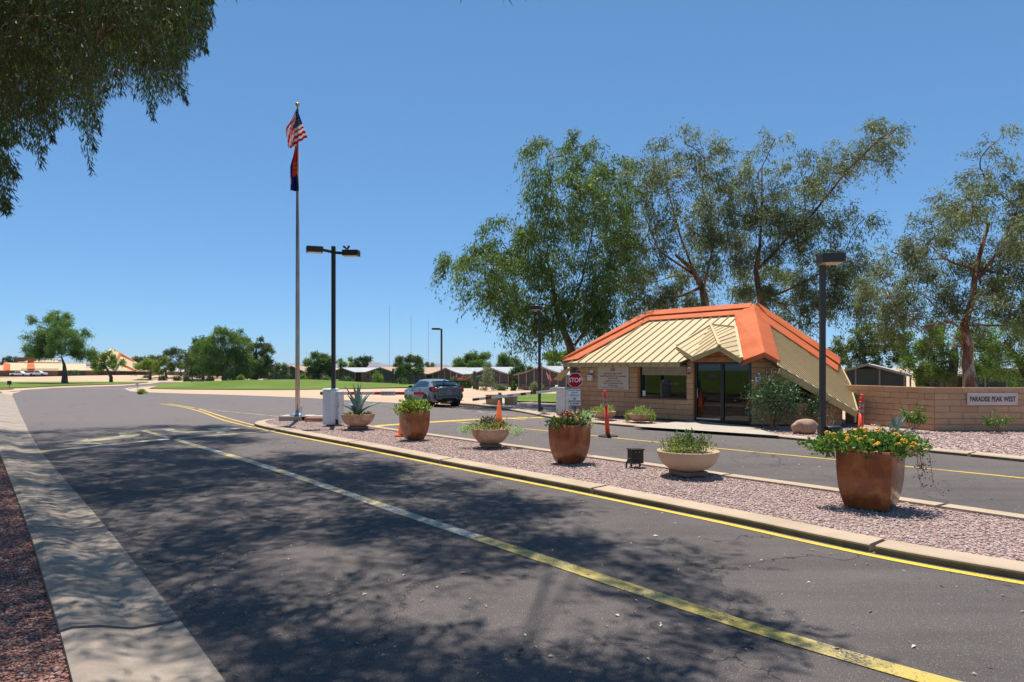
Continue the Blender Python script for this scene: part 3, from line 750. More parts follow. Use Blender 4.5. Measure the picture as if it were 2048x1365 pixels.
stones('median_gravel', med_poly, 36000, 0.010, 0.025, 0.075, M['stone_pink'], 'loose pink and grey crushed gravel filling the median', weight=wmed)
left_vis = [p for p in left_gr]
stones('roadside_gravel', left_gr, 26000, 0.008, 0.024, 0.07, M['stone_red'], 'dark red crushed gravel beside the rolled gutter', weight=lambda C: (C[:, 0] > -0.72 * C[:, 1] - 1.2) * (C[:, 1] > 2.8) * np.clip(8.0 / np.maximum(C[:, 1], 3), 0.1, 1.0))
pg = [tuple(W2(1100, 826)), tuple(W2(1160, 834)), tuple(W2(1300, 850)), (7.0, 25.0), (4, 28.5), (2.9, 29.2), (2.0, 33)]
stones('plaza_gravel_stones', [tuple(p) for p in bk_in[30:]] + [(24, 12), (21, 21.6), (13.6, 21.6), (11.5, 23), (8.9, 23.4)], 15000, 0.018, 0.042, 0.05, M['stone_pink'], 'loose pink gravel below the block wall')
# litter on the road: strips of bark and leaves
def litter(n):
    C = np.stack([RNG.uniform(-9, 9, n * 4), 3.5 + 19 * RNG.random(n * 4) ** 1.5], -1)
    C = C[pin(C, [tuple(p) for p in road_poly])][:n]; n = len(C)
    a = RNG.random(n) * 2 * pi; L = 0.005 + 0.035 * RNG.random(n) ** 4; Wd = L * (0.18 + 0.3 * RNG.random(n))
    d = np.stack([np.cos(a), np.sin(a)], -1); q = np.stack([-d[:, 1], d[:, 0]], -1); V = []
    for sx, sy, zz in ((-1, 0, .008), (0, -1, .014), (1, 0, .009), (0, 1, .02)):
        V.append(np.concatenate([C + d * (sx * L)[:, None] + q * (sy * Wd)[:, None], np.full((n, 1), zz)], 1))
    V = np.stack(V, 1).reshape(-1, 3)
    npmesh('leaf_litter', V, np.arange(4 * n).reshape(-1, 4), M['litter'], attr=np.repeat(RNG.random(n), 4), label='pale dry leaves and bark flecks scattered over the asphalt', cat='leaf litter', kind='stuff')
litter(2600)
# ------------------------------------------------------------------ guard house
GZ = 0.09
GB = thing('guard_house', 'small tan block gatehouse with cream ribbed metal roof and orange ridge bands', 'building', (6.5, 27.0, 0.0))
D1 = Vector((0.70711, -0.70711, 0)); N1 = Vector((-0.70711, -0.70711, 0))
CW = 32.3
def wf(px, off=0.0):
    k = (px - CX) / F; Y = (CW - off * 1.41421) / (1 + k); return Vector((k * Y, Y, 0))   # point of front wall line below photo column
def zat(py, Y): return H + (HY - py) / F * Y
A0 = wf(1158)
def sdist(px): return (wf(px) - A0).dot(D1)
S = {k: sdist(k) for k in (1197, 1258, 1283, 1373, 1385, 1390, 1502)}
corner = wf(1503)
LEN1 = sdist(1503)
def wpt(s, z, off=0.0): return A0 + D1 * s + N1 * off + Vector((0, 0, z))
win_s0, win_s1 = sdist(1280), sdist(1373); win_z0 = 0.90; win_z1 = 2.25
door_s0, door_s1 = sdist(1389), sdist(1502); door_z1 = 2.30
block_me = None
def unit_block():
    global block_me
    m = MB(); b = 0.035
    def ring(z, k): return [(-0.5 + k, -0.5 + k, z), (0.5 - k, -0.5 + k, z), (0.5 - k, 0.5 - k, z), (-0.5 + k, 0.5 - k, z)]
    vs = [(-.5, -.5, -.42), (.5, -.5, -.42), (.5, .5, -.42), (-.5, .5, -.42), (-.5, -.5, .42), (.5, -.5, .42), (.5, .5, .42), (-.5, .5, .42),
          (-.48, -.44, -.5), (.48, -.44, -.5), (.48, .44, -.5), (-.48, .44, -.5), (-.48, -.44, .5), (.48, -.44, .5), (.48, .44, .5), (-.48, .44, .5)]
    fs = [(8, 11, 10, 9), (12, 13, 14, 15), (0, 1, 5, 4), (1, 2, 6, 5), (2, 3, 7, 6), (3, 0, 4, 7)]
    for a, c in ((0, 1), (1, 2), (2, 3), (3, 0)):
        fs.append((8 + a, 8 + c, c, a)); fs.append((4 + a, 4 + c, 12 + c, 12 + a))
    m.add(vs, fs)
    me = bpy.data.meshes.new('block'); me.from_pydata(m.v, [], m.f); me.materials.append(M['block']); me.update(); block_me = me
unit_block()
def lay(parent, p0, d, n, spans, z0, z1, ch=0.2, bl=0.8, th=0.1, joint=0.014, name='block', seed=0, ztop=None):
    """courses of blocks on the line p0 + d*s; spans(z) -> list of (s0, s1) to fill"""
    rnd = random.Random(seed); ang = atan2(d.y, d.x); i = 0; z = z0
    while z < z1 - 0.02:
        h = min(ch, z1 - z)
        for (s0, s1) in spans(z + h / 2):
            s = s0; first = True
            while s < s1 - 0.02:
                L = bl * (0.5 if (i % 2 and first) else 1.0) * rnd.uniform(0.92, 1.08)
                if s1 - (s + L) < 0.25: L = s1 - s
                L = min(L, s1 - s); first = False
                o = bpy.data.objects.new(name, block_me); COL.objects.link(o)
                c = p0 + d * (s + L / 2) + n * (rnd.uniform(-0.004, 0.004)) + Vector((0, 0, z + h / 2))
                W = Matrix.Translation(c) @ Matrix.Rotation(ang + rnd.uniform(-0.002, 0.002), 4, 'Z') @ Matrix.Diagonal((L - joint, th, h - joint, 1))
                o.parent = parent; o.matrix_local = PM[parent.name].inverted() @ W
                s += L
        z += h; i += 1
def spans1(z):
    out = [(0.0, LEN1)]
    cuts = []
    if win_z0 < z < win_z1: cuts.append((win_s0, win_s1))
    if z < door_z1: cuts.append((door_s0, door_s1))
    for a, b in cuts:
        new = []
        for s0, s1 in out:
            if b <= s0 or a >= s1: new.append((s0, s1)); continue
            if a > s0: new.append((s0, a))
            if b < s1: new.append((b, s1))
        out = new
    return [x for x in out if x[1] - x[0] > 0.03]
lay(GB, A0 - N1 * 0.05, D1, N1, spans1, GZ, 2.5, bl=1.15, seed=3)
m = MB()   # dark backing wall (mortar), pierced for window and door
def wallbox(s0, s1, z0, z1, off0=-0.10, off1=-0.012, mm=0):
    c = wpt((s0 + s1) / 2, (z0 + z1) / 2, (off0 + off1) / 2)
    m.box(c, (s1 - s0, abs(off1 - off0), z1 - z0), rz=atan2(D1.y, D1.x), m=mm)
wallbox(0.0, win_s0, GZ, 2.5); wallbox(win_s0, win_s1, GZ, win_z0 - 0.01); wallbox(win_s0, win_s1, win_z1, 2.5)
wallbox(win_s1, door_s0, GZ, 2.5); wallbox(door_s0, door_s1, door_z1 + 0.01, 2.5)
# side return at the left end and the other walls of the box
PA = wpt(0, 0); BACKV = Vector((0.70711, 0.70711, 0)) * 5.2
def vwall(a, b, z0, z1, t=0.1):
    a = Vector(a); b = Vector(b); c = (a + b) / 2; d = b - a
    m.box((c.x, c.y, (z0 + z1) / 2), (d.length, t, z1 - z0), rz=atan2(d.y, d.x))
vwall(PA - N1 * 0.1, PA + BACKV, GZ, 2.35); vwall(PA + BACKV, PA + BACKV + D1 * LEN1, GZ, 2.35)
m.build('wall', M['mortar'], GB, True)
lay(GB, PA - N1 * 0.05 + BACKV.normalized() * 0.06 - D1 * 0.06, BACKV.normalized(), -D1, lambda z: [(0, 5.0)], GZ, 2.3, bl=1.15, seed=5)
# window
def framebox(mb, s0, s1, z0, z1, off, w=0.05, d=0.06, mm=0, bottom=True):
    rz = atan2(D1.y, D1.x)
    mb.box(wpt(s0 + w / 2, (z0 + z1) / 2, off), (w, d, z1 - z0), rz=rz, m=mm); mb.box(wpt(s1 - w / 2, (z0 + z1) / 2, off), (w, d, z1 - z0), rz=rz, m=mm)
    mb.box(wpt((s0 + s1) / 2, z1 - w / 2, off), (s1 - s0 - 2 * w, d, w), rz=rz, m=mm)
    if bottom: mb.box(wpt((s0 + s1) / 2, z0 + w / 2, off), (s1 - s0 - 2 * w, d, w), rz=rz, m=mm)
fm_ = MB(); framebox(fm_, win_s0, win_s1, win_z0, win_z1, -0.09, 0.05, 0.05)
WN = fm_.build('window', M['frame'], GB, True)
def pane(name, s0, s1, z0, z1, off, mat, parent):
    q = MB(); q.box(wpt((s0 + s1) / 2, (z0 + z1) / 2, off), (s1 - s0, 0.01, z1 - z0), rz=atan2(D1.y, D1.x)); o = q.build(name, mat, parent)
    o.matrix_parent_inverse = PM[GB.name].inverted() if parent is GB else Matrix.Identity(4); return o
def sub(o_mb, name, mat, parent):   # child of a child that already sits in world coordinates
    o = o_mb.build(name, mat); o.parent = parent; return o
q = MB(); q.box(wpt((win_s0 + win_s1) / 2, (win_z0 + win_z1) / 2, -0.10), (win_s1 - win_s0 - .1, 0.012, win_z1 - win_z0 - .1), rz=-pi / 4); sub(q, 'pane', M['glass'], WN)
q = MB()
for i in range(30):
    s = win_s0 + 0.06 + (win_s1 - win_s0 - 0.12) * (i + 0.5) / 30
    q.box(wpt(s, 2.02, -0.075), (0.056, 0.012, 0.40), rz=-pi / 4 + 0.25)
q.box(wpt((win_s0 + win_s1) / 2, 1.81, -0.07), (win_s1 - win_s0 - .12, 0.02, 0.03), rz=-pi / 4)
sub(q, 'blind', M['blind'], WN)
q = MB(); q.box(wpt((win_s0 + win_s1) / 2, win_z0 - 0.02, -0.02), (win_s1 - win_s0 + 0.06, 0.16, 0.05), rz=-pi / 4); sub(q, 'sill', M['soffit'], WN)
q = MB(); q.box(wpt(win_s0 + 0.13, 1.06, -0.085), (0.13, 0.006, 0.22), rz=-pi / 4); sub(q, 'sticker', M['sign_white'], WN)
# side timber jambs of the window bay
q = MB(); q.box(wpt(win_s0 - 0.06, (win_z0 + 2.3) / 2 , 0.012), (0.10, 0.03, 2.3 - win_z0), rz=-pi / 4); q.build('jamb', M['wood'], GB, True)
# doors: black aluminium storefront
q = MB(); framebox(q, door_s0, door_s1, GZ, door_z1, -0.06, 0.09, 0.09)
mid = door_s0 + (door_s1 - door_s0) * 0.50
q.box(wpt(mid, (GZ + door_z1) / 2, -0.06), (0.12, 0.085, door_z1 - GZ - 0.2), rz=-pi / 4)
DR = q.build('door', M['frame'], GB, True)
for a, b in ((door_s0 + 0.09, mid - 0.06), (mid + 0.06, door_s1 - 0.09)):
    q = MB(); q.box(wpt((a + b) / 2, (GZ + door_z1) / 2, -0.075), (b - a, 0.012, door_z1 - GZ - 0.18), rz=-pi / 4); sub(q, 'pane', M['glass'], DR)
q = MB(); q.box(wpt((door_s0 + mid) / 2, GZ + 0.11, -0.055), (mid - door_s0 - 0.15, 0.1, 0.05), rz=-pi / 4); sub(q, 'threshold', M['galv'], DR)
q = MB(); q.tube([wpt(door_s0 + 0.16, 0.95, 0.0), wpt(door_s0 + 0.16, 0.98, 0.06), wpt(door_s0 + 0.16, 1.28, 0.06), wpt(door_s0 + 0.16, 1.31, 0.0)], 0.013, 6); sub(q, 'handle', M['galv'], DR)
q = MB(); q.box(wpt(door_s0 + 0.72, 1.78, -0.06), (0.34, 0.006, 0.14), rz=-pi / 4); sub(q, 'door_plaque', M['black_metal'], DR)
q = MB(); q.box(wpt((door_s0 + door_s1) / 2, door_z1 + 0.09, 0.02), (door_s1 - door_s0 + 0.06, 0.06, 0.17), rz=-pi / 4)
for i in range(3): q.box(wpt((door_s0 + door_s1) / 2 - 0.1, door_z1 + 0.23 + i * 0.12, 0.0), (door_s1 - door_s0 - 0.3 - i * 0.45, 0.05, 0.115), rz=-pi / 4)
q.box(wpt(door_s0 - 0.02, (GZ + door_z1) / 2, 0.01), (0.05, 0.05, door_z1 - GZ), rz=-pi / 4)
q.build('door_surround', M['wood'], GB, True)
# floor, inner walls, counter: the dark room behind the glass
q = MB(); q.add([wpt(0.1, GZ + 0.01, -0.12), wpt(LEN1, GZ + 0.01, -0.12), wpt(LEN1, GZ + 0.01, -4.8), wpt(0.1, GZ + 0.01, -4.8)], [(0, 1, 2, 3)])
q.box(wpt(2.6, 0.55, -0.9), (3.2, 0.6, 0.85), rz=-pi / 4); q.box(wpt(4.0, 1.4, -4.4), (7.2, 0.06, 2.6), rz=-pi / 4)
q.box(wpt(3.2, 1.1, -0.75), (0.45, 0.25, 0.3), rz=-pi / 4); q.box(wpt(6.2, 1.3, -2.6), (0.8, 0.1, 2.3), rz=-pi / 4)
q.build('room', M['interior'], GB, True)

# second facade (right of the corner), roughly square to the viewer
C1 = Vector((corner.x, corner.y, 0)); C2 = Vector(((1685 - CX) / F * 23.75, 23.75, 0)); D2 = (C2 - C1).normalized(); N2 = Vector((D2.y, -D2.x, 0))
L2 = (C2 - C1).length
# roof geometry
E1 = ray(1527, 712, 23.07)
P2 = ray(1713, 824, 23.25)
R0 = ray(1295, 630, 32.0)
ze = 2.28
# front roof plane: eave line parallel to the wall, 0.5 m out
EL = wpt(-0.45, ze, 0.5); ER = wpt(LEN1 + 0.2, ze, 0.5)
n1 = (ER - EL).cross(R0 - EL); n1 = n1 if n1.z > 0 else -n1; n1.normalize()
R1 = rayplane(1506, 615, EL, n1)
E0 = ray(1136, 717, 29.25)
n2 = (P2 - E1).cross(R1 - E1); n2 = n2 if n2.z > 0 else -n2; n2.normalize()
P3 = rayplane(1675, 724, E1, n2); P3b = rayplane(1698, 770, E1, n2)
def z_on2(x, y): return E1.z - (n2.x * (x - E1.x) + n2.y * (y - E1.y)) / n2.z
def spans2(z):
    out = []
    for k in range(int(L2 / 0.1)):
        s = k * 0.1; p = C1 + D2 * s
        if z + 0.1 < z_on2(p.x, p.y) - 0.06 and not (0.93 < z and s > sdist2_win): out.append(s)
    return [(0.0, out[-1] + 0.1)] if out else []
sdist2_win = (1585 - 1503) / (1685 - 1503) * L2
spans2_ = spans2
lay(GB, C1 - N2 * 0.05, D2, N2, spans2_, GZ, 2.7, bl=0.95, seed=9)
m = MB()
top = [(s, z_on2(*(C1 + D2 * s).to_2d()) - 0.08) for s in (0, sdist2_win)]
poly = [C1 + Vector((0, 0, GZ)), C1 + D2 * L2 + Vector((0, 0, GZ)), C1 + D2 * L2 + Vector((0, 0, 0.86)), C1 + D2 * sdist2_win + Vector((0, 0, 0.86)), C1 + D2 * sdist2_win + Vector((0, 0, min(top[1][1], 2.3))), C1 + Vector((0, 0, min(top[0][1], 2.5)))]
m.slab([p - N2 * 0.012 for p in poly], N2, 0.09); 
b0 = C2; m.slab([b0 + Vector((0, 0, GZ)), b0 + Vector((0.9, 3.2, GZ)), b0 + Vector((0.9, 3.2, 2.0)), b0 + Vector((0, 0, 0.8))], Vector((1, -0.3, 0)), 0.08)
m.build('wall', M['mortar'], GB, True)
q = MB(); wa = C1 + D2 * (sdist2_win + 0.02) - N2 * 0.05; wb = C1 + D2 * (L2 - 0.35) - N2 * 0.05
za = z_on2(wa.x, wa.y) - 0.12; zb = z_on2(wb.x, wb.y) - 0.12
zb = max(zb, 0.95)
q.slab([wa + Vector((0, 0, 0.90)), wb + Vector((0, 0, 0.90)), wb + Vector((0, 0, zb)), wa + Vector((0, 0, za))], N2, 0.02)
SW = q.build('window', M['glass'], GB, True)
q = MB(); q.bar(wa + Vector((0, 0, 0.88)) + N2 * .03, wb + Vector((0, 0, 0.88)) + N2 * .03, 0.06, 0.05); q.bar(wa + Vector((0, 0, 0.9)) + N2 * .03, wa + Vector((0, 0, za)) + N2 * .03, 0.05, 0.05); q.bar(wa + Vector((0, 0, za)) + N2 * .03, wb + Vector((0, 0, zb)) + N2 * .03, 0.05, 0.05)
sub(q, 'frame', M['frame'], SW)

# ---- roof panels laid side by side with raised seams
def clip(poly, p, n):
    out = []
    for i in range(len(poly)):
        a, b = poly[i], poly[(i + 1) % len(poly)]; da, db = (a - p).dot(n), (b - p).dot(n)
        if da >= 0: out.append(a)
        if (da >= 0) != (db >= 0): out.append(a.lerp(b, da / (da - db)))
    return out
def panels(poly, n, w, parent, t=0.03, rib=0.05, lift=0.02, name='roof_panel', gap=0.022, ribw=0.018):
    n = n.normalized(); fall = (Vector((0, 0, -1)) + n * n.z).normalized(); u = n.cross(fall).normalized()
    o = poly[0]; us = [(p - o).dot(u) for p in poly]; k0 = math.floor(min(us) / w); k1 = math.ceil(max(us) / w)
    for k in range(k0, k1):
        c = clip(clip([p + n * lift for p in poly], o + u * (k * w + gap / 2), u), o + u * ((k + 1) * w - gap / 2), -u)
        if len(c) < 3: continue
        mb = MB()
        if (c[1] - c[0]).cross(c[2] - c[0]).dot(n) < 0: c = c[::-1]
        mb.slab(c, n, t)
        # seam lip along one side
        c2 = clip(c, o + u * (k * w + gap / 2 + ribw), -u)
        if len(c2) >= 3: mb.slab([p + n * rib for p in c2], n, rib)
        mb.build(name, M['panel'], parent, True)
def deck(poly, n, parent, t=0.10, mat='panel_gap', name='roof_deck', m_side=None):
    if (poly[1] - poly[0]).cross(poly[2] - poly[0]).dot(n) < 0: poly = poly[::-1]
    q = MB(); q.slab(poly, n, t); return q.build(name, M[mat], parent, True)
F1 = lambda px, py: rayplane(px, py, EL, n1)
F2 = lambda px, py: rayplane(px, py, E1, n2)
# front plane: bounded by the left hip, the ridge, the hip rib and the eave (the entrance canopy sits over it)
f1poly = [EL, R0, R1, F1(1524, 728), F1(1486, 728)]
ERx = wpt(sdist(1497), ze, 0.5)
f1poly = [EL, R0, R1, F1(1490, 690), F1(1420, 698), wpt(sdist(1374), ze, 0.5)]
deck(f1poly, n1, GB)
clipped = [EL, R0, R1, F1(1478, 700), wpt(sdist(1355) , ze, 0.5)]
hidden_cut = [EL, R0, R1, F1(1484, 680), F1(1420, 700), wpt(sdist(1374), ze, 0.5)]
panels(hidden_cut, n1, 0.40, GB)
q = MB(); a = EL + N1 * 0.012; b = wpt(sdist(1374), ze, 0.512)
q.bar(a - Vector((0, 0, 0.085)), b - Vector((0, 0, 0.085)), 0.03, 0.17)
for i in range(16):
    p = a.lerp(b, (i + 0.4) / 16) + N1 * 0.022; q.bar(p - Vector((0, 0, 0.0)), p - Vector((0, 0, 0.165)), 0.02, 0.03, up=N1)
q.build('fascia', M['fascia'], GB, True)
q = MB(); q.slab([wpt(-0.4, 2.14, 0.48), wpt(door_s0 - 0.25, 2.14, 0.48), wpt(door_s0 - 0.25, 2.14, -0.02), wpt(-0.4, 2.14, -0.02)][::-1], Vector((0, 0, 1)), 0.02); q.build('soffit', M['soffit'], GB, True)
# right plane
f2poly = [E1, P2, P3b, P3, R1]
deck(f2poly, n2, GB)
panels([F2(1556, 732), P2, P3b, P3, F2(1512, 626)], n2, 0.215, GB, rib=0.035, gap=0.018, ribw=0.02)
q = MB(); a = F2(1557, 736); q.bar(a + Vector((0, -0.02, -0.10)), P2 + Vector((0, -0.02, -0.10)), 0.03, 0.2, up=Vector((0, 0, 1)))
q.bar(P2 + Vector((-0.02, 0, -.03)), P2 + Vector((-0.04, 0.02, -0.36)), 0.10, 0.04)
q.build('fascia', M['fascia'], GB, True)
q = MB(); q.bar(P2 + n2 * .05, P3b + n2 * .05, 0.05, 0.06); q.bar(P3b + n2 * .05, P3 + n2 * .05, 0.05, 0.06); q.build('roof_edge', M['fascia'], GB, True)
# back planes close the roof
BL = R0 + Vector((1.6, 3.8, -2.1)); BR = R1 + Vector((3.9, 3.1, -2.1))
for pl in ([R1, R0, BL, BR], [R1, BR, P3], [R0, EL + Vector((0, 0, 0.02)), BL]):
    nn = (pl[1] - pl[0]).cross(pl[2] - pl[0]); nn = nn if nn.z > 0 else -nn
    deck(pl, nn.normalized(), GB, 0.08, 'panel')
# orange bands: ridge, left hip, corner rib, right ridge
def band(name, P, n, t, lift):
    if (P[1] - P[0]).cross(P[2] - P[0]).dot(n) < 0: P = P[::-1]
    q = MB(); q.slab([p + n * lift for p in P], n, t); q.build(name, M['orange'], GB, True)
band('ridge_band', [R0 + (EL - R0) * 0.0, F1(1297, 645), F1(1472, 634), R1], n1, 0.05, 0.10)
band('ridge_cap', [R0 + Vector((0, 0, .03)), F1(1296, 637.5), F1(1500, 622.5), R1 + Vector((0, 0, .03))], n1, 0.05, 0.17)
band('hip_band', [EL + Vector((-.05, -.0, 0)), F1(1156, 722), F1(1298, 645), R0], n1, 0.05, 0.10)
band('hip_cap', [EL + Vector((-.05, -.0, 0.04)), F1(1146, 717), F1(1297, 637.5), R0 + Vector((0, 0, .03))], n1, 0.05, 0.17)
q = MB(); e = EL + Vector((-0.06, 0, 0.06)); q.slab([e, e + Vector((0.33, -0.02, 0.02)), e + Vector((0.30, 0, -0.20)), e + Vector((0.10, 0, -0.38))], Vector((0, -1, 0)), 0.12); q.build('hip_end', simple('deep_red_trim', (0.30, 0.03, 0.025), 0.5), GB, True)
# olive bargeboard return at the left end
q = MB(); e = EL + Vector((0.05, 0.15, -0.22)); q.slab([e, e + Vector((0.3, 0, 0.0)), e + Vector((-0.12, 0.5, -0.55)), e + Vector((-0.45, 0.5, -0.5))], Vector((-.3, -1, 0)), 0.10); q.build('side_brace', M['fascia'], GB, True)
top_f = R1 + Vector((0, -0.06, 0.16)); bot_f = E1 + Vector((0, -0.10, 0.12))
A_ = F1(1470, 633) + n1 * 0.10; B_ = rayplane(1483, 722, E1 + Vector((0, 0, 0.0)), n1); B_ = ray(1483, 722, 23.55); C_ = ray(1560, 722, 23.3); D_ = F2(1530, 631) + n2 * 0.10
q = MB(); q.add([A_, B_, bot_f, top_f], [(0, 1, 2, 3)]); q.add([top_f, bot_f, C_, D_], [(0, 1, 2, 3)])
dn = Vector((0, 0, -0.17)); q.add([B_, B_ + dn, bot_f + dn, bot_f], [(0, 1, 2, 3)]); q.add([bot_f, bot_f + dn, C_ + dn, C_], [(0, 1, 2, 3)])
q.add([A_, A_ + Vector((0, 0, -.14)), B_ + dn, B_], [(0, 1, 2, 3)]); q.add([C_, C_ + dn, D_ + Vector((0, 0, -.14)), D_], [(0, 1, 2, 3)])
q.add([B_ + dn, A_ - Vector((0, 0, .14)), top_f - Vector((0, 0, .25)), bot_f + dn], [(0, 1, 2, 3)]); q.add([bot_f + dn, top_f - Vector((0, 0, .25)), D_ - Vector((0, 0, .14)), C_ + dn], [(0, 1, 2, 3)])
q.build('hip_rib', M['orange'], GB, True)
for k in (0.18, 0.33, 0.52, 0.74):     # lapped sheet joints across the rib
    q = MB(); a = A_.lerp(B_, k); b = top_f.lerp(bot_f, k + 0.015); nn = (B_ - A_).cross(bot_f - A_).normalized(); nn = nn if nn.z > 0 else -nn
    q.bar(a + nn * 0.004, b + nn * 0.004, 0.03, 0.008, up=nn); q.build('lap_joint', M['orange'], GB, True)
band('ridge_band', [R1 + Vector((.1, 0, 0)), F2(1534, 652), F2(1672, 746), P3], n2, 0.05, 0.10)
band('ridge_cap', [R1 + Vector((.1, 0, .05)), F2(1530, 637), F2(1674, 735), P3 + Vector((0, 0, .05))], n2, 0.05, 0.17)
# entrance canopy: folded cream gable over the doors
G0 = F1(1422, 656) + n1 * 0.10; G1 = ray(1439, 693, 24.0); G2 = ray(1386, 714, 24.74); G3 = ray(1483, 719, 23.45); G4 = F1(1355, 699) + n1 * 0.12; G5 = F1(1472, 661) + n1 * 0.10
def nrm(a, b, c):
    n = (b - a).cross(c - a).normalized(); return n if n.z > 0 else -n
nl = nrm(G0, G4, G2); nr = nrm(G0, G5, G3)
for P, nn, w in (([G0, G4, G2], nl, 0.42), ([G0, G2, G1], nrm(G0, G2, G1), 0.42), ([G0, G1, G3, G5], nr, 0.24)):
    P2_ = P if (P[1] - P[0]).cross(P[2] - P[0]).dot(nn) > 0 else P[::-1]
    deck(P2_, nn, GB, 0.05, 'panel_gap', 'canopy_deck')
    panels(P2_, nn, w, GB, t=0.02, rib=0.03, lift=0.015, name='canopy_panel', gap=0.02, ribw=0.02)
q = MB()
for a, b in ((G0, G1), (G0, G4), (G0, G5), (G5, G3)): q.bar(a + Vector((0, 0, .05)), b + Vector((0, 0, .05)), 0.10, 0.05)
q.build('canopy_cap', M['panel'], GB, True)
q = MB()
for a, b in ((G4, G2), (G2, G1), (G1, G3)): q.bar(a + Vector((0, 0, -0.075)), b + Vector((0, 0, -0.075)), 0.04, 0.17)
gl = G4 + Vector((0, 0, -0.12)); q.slab([gl + Vector((0, 0, .1)), gl + Vector((0.06, -.1, .1)), gl + Vector((0.06, -.1, -0.42)), gl + Vector((0, 0, -0.42))], N1, 0.04)
q.build('canopy_fascia', M['fascia'], GB, True)
# underside of the canopy
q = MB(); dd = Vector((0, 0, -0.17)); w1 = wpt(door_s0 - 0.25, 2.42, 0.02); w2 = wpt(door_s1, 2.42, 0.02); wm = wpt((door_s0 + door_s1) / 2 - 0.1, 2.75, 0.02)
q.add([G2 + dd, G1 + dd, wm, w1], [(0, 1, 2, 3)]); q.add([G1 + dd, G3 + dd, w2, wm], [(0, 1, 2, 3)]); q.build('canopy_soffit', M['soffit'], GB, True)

# ---- things fixed to the gatehouse wall
ba, bb = sdist(1197), sdist(1258); zt_, zb_ = 2.17, 1.20
SG = thing('notice_board', 'large cream notice board with maroon emblem and rules on the gatehouse wall', 'sign', wpt((ba + bb) / 2, 1.7, 0.02))
q = MB(); q.box(wpt((ba + bb) / 2, (zt_ + zb_) / 2, 0.025), (bb - ba, 0.02, zt_ - zb_), rz=-pi / 4); q.build('board', M['sign_cream'], SG, True)
q = MB(); framebox(q, ba, bb, zb_, zt_, 0.032, 0.02, 0.022); q.build('frame', M['galv'], SG, True)
sc = ba + (bb - ba) * 0.5
for i, k in enumerate(('s1', 's2', 's3', 's4', 's5', 's6', 's7')):
    zz = zt_ - 0.335 - i * 0.098
    put_text(k, M['letter_red'] if k == 's1' else M['letter_grey'], wpt(sc, zz, 0.037), N1, SG)
def emblem(c, nrm_, xdir, s, parent, mat):
    q = MB(); up = Vector((0, 0, 1))
    def arc(cx, cy, r, a0, a1, w, n=14, ry=None):
        ry = ry or r; pts = []
        for i in range(n + 1):
            t_ = a0 + (a1 - a0) * i / n; pts.append((cx + r * cos(t_), cy + ry * sin(t_)))
        for (x0, y0), (x1, y1) in zip(pts, pts[1:]):
            a = c + xdir * x0 * s + up * y0 * s; b = c + xdir * x1 * s + up * y1 * s; q.bar(a, b, 0.005, w * s, up=up) if abs(x1 - x0) > abs(y1 - y0) else q.bar(a, b, w * s, 0.005, up=-nrm_)
    arc(0, -0.1, 0.75, 0.25, pi - 0.25, 0.14, ry=0.95); arc(0, 0.25, 1.25, pi + 0.3, 2 * pi - 0.3, 0.16, ry=0.85); arc(0, 0.12, 0.85, pi + 0.2, 2 * pi - 0.2, 0.14, ry=0.6)
    arc(-0.28, 0.15, 0.2, 0, 2 * pi, 0.1, 10); arc(0.28, 0.15, 0.2, 0, 2 * pi, 0.1, 10)
    q.build('emblem', mat, parent, True)
emblem(wpt(sc, zt_ - 0.155, 0.04), N1, D1, 0.105, SG, M['letter_red'])
MBX = thing('wall_mailbox', 'small grey box under a paper notice left of the notice board', 'box', wpt(sdist(1183), 1.6, 0.02))
s_ = sdist(1183)
q = MB(); q.box(wpt(s_, 1.66, 0.08), (0.22, 0.13, 0.24), rz=-pi / 4); q.build('box', M['white_dirty'], MBX, True, bevel=0.012)
q = MB(); q.box(wpt(s_, 1.79, 0.085), (0.24, 0.15, 0.02), rz=-pi / 4); q.box(wpt(s_ - 0.02, 1.70, 0.147), (0.05, 0.008, 0.02), rz=-pi / 4, m=0); q.build('lid', M['black_metal'], MBX, True)
q = MB(); q.box(wpt(s_ + 0.0, 1.92, 0.01), (0.19, 0.01, 0.12), rz=-pi / 4); q.build('notice', M['sign_white'], MBX, True)
def camera_dome(s, z, off, label, long=False):
    r = thing('security_camera', label, 'security camera', wpt(s, z, off), group='security cameras on the gatehouse')
    q = MB(); q.box(wpt(s, z + 0.05, off), (0.09, 0.09, 0.04), rz=-pi / 4); q.tube([wpt(s, z + 0.04, off), wpt(s, z - 0.06, off + 0.02), wpt(s + 0.02, z - 0.12, off + 0.06)], 0.018, 6); q.build('bracket', M['white_paint'], r, True)
    q = MB(); q.tube([wpt(s + 0.0, z - 0.13, off + 0.02), wpt(s + 0.03, z - 0.16, off + 0.15)], 0.036, 8); q.build('camera_body', M['black_metal'], r, True)
camera_dome(0.12, 2.05, 0.10, 'white and black security camera under the left end of the roof')
camera_dome(sdist(1381), 2.03, 0.06, 'tiny hooked camera on the wall between window and doors')
r = thing('security_camera', 'white bent-arm security camera right of the doors under the orange rib', 'security camera', C1 + D2 * 0.9 + Vector((0, 0, 2.0)), group='security cameras on the gatehouse')
b = C1 + D2 * 0.95 + N2 * 0.02 + Vector((0, 0, 2.07))
q = MB(); q.tube([b, b + N2 * 0.05, b + N2 * 0.16 - D2 * 0.30, b + N2 * 0.16 - D2 * 0.32 - Vector((0, 0, 0.22))], 0.022, 6); q.box(b, (0.09, 0.05, 0.09)); q.build('arm', M['white_paint'], r, True)
q = MB(); c0 = b + N2 * 0.18 - D2 * 0.34 - Vector((0, 0, 0.26)); q.tube([c0 + D2 * 0.05, c0 - D2 * 0.14 + N2 * 0.05 - Vector((0, 0, .03))], 0.045, 8); q.build('camera_body', M['white_paint'], r, True)
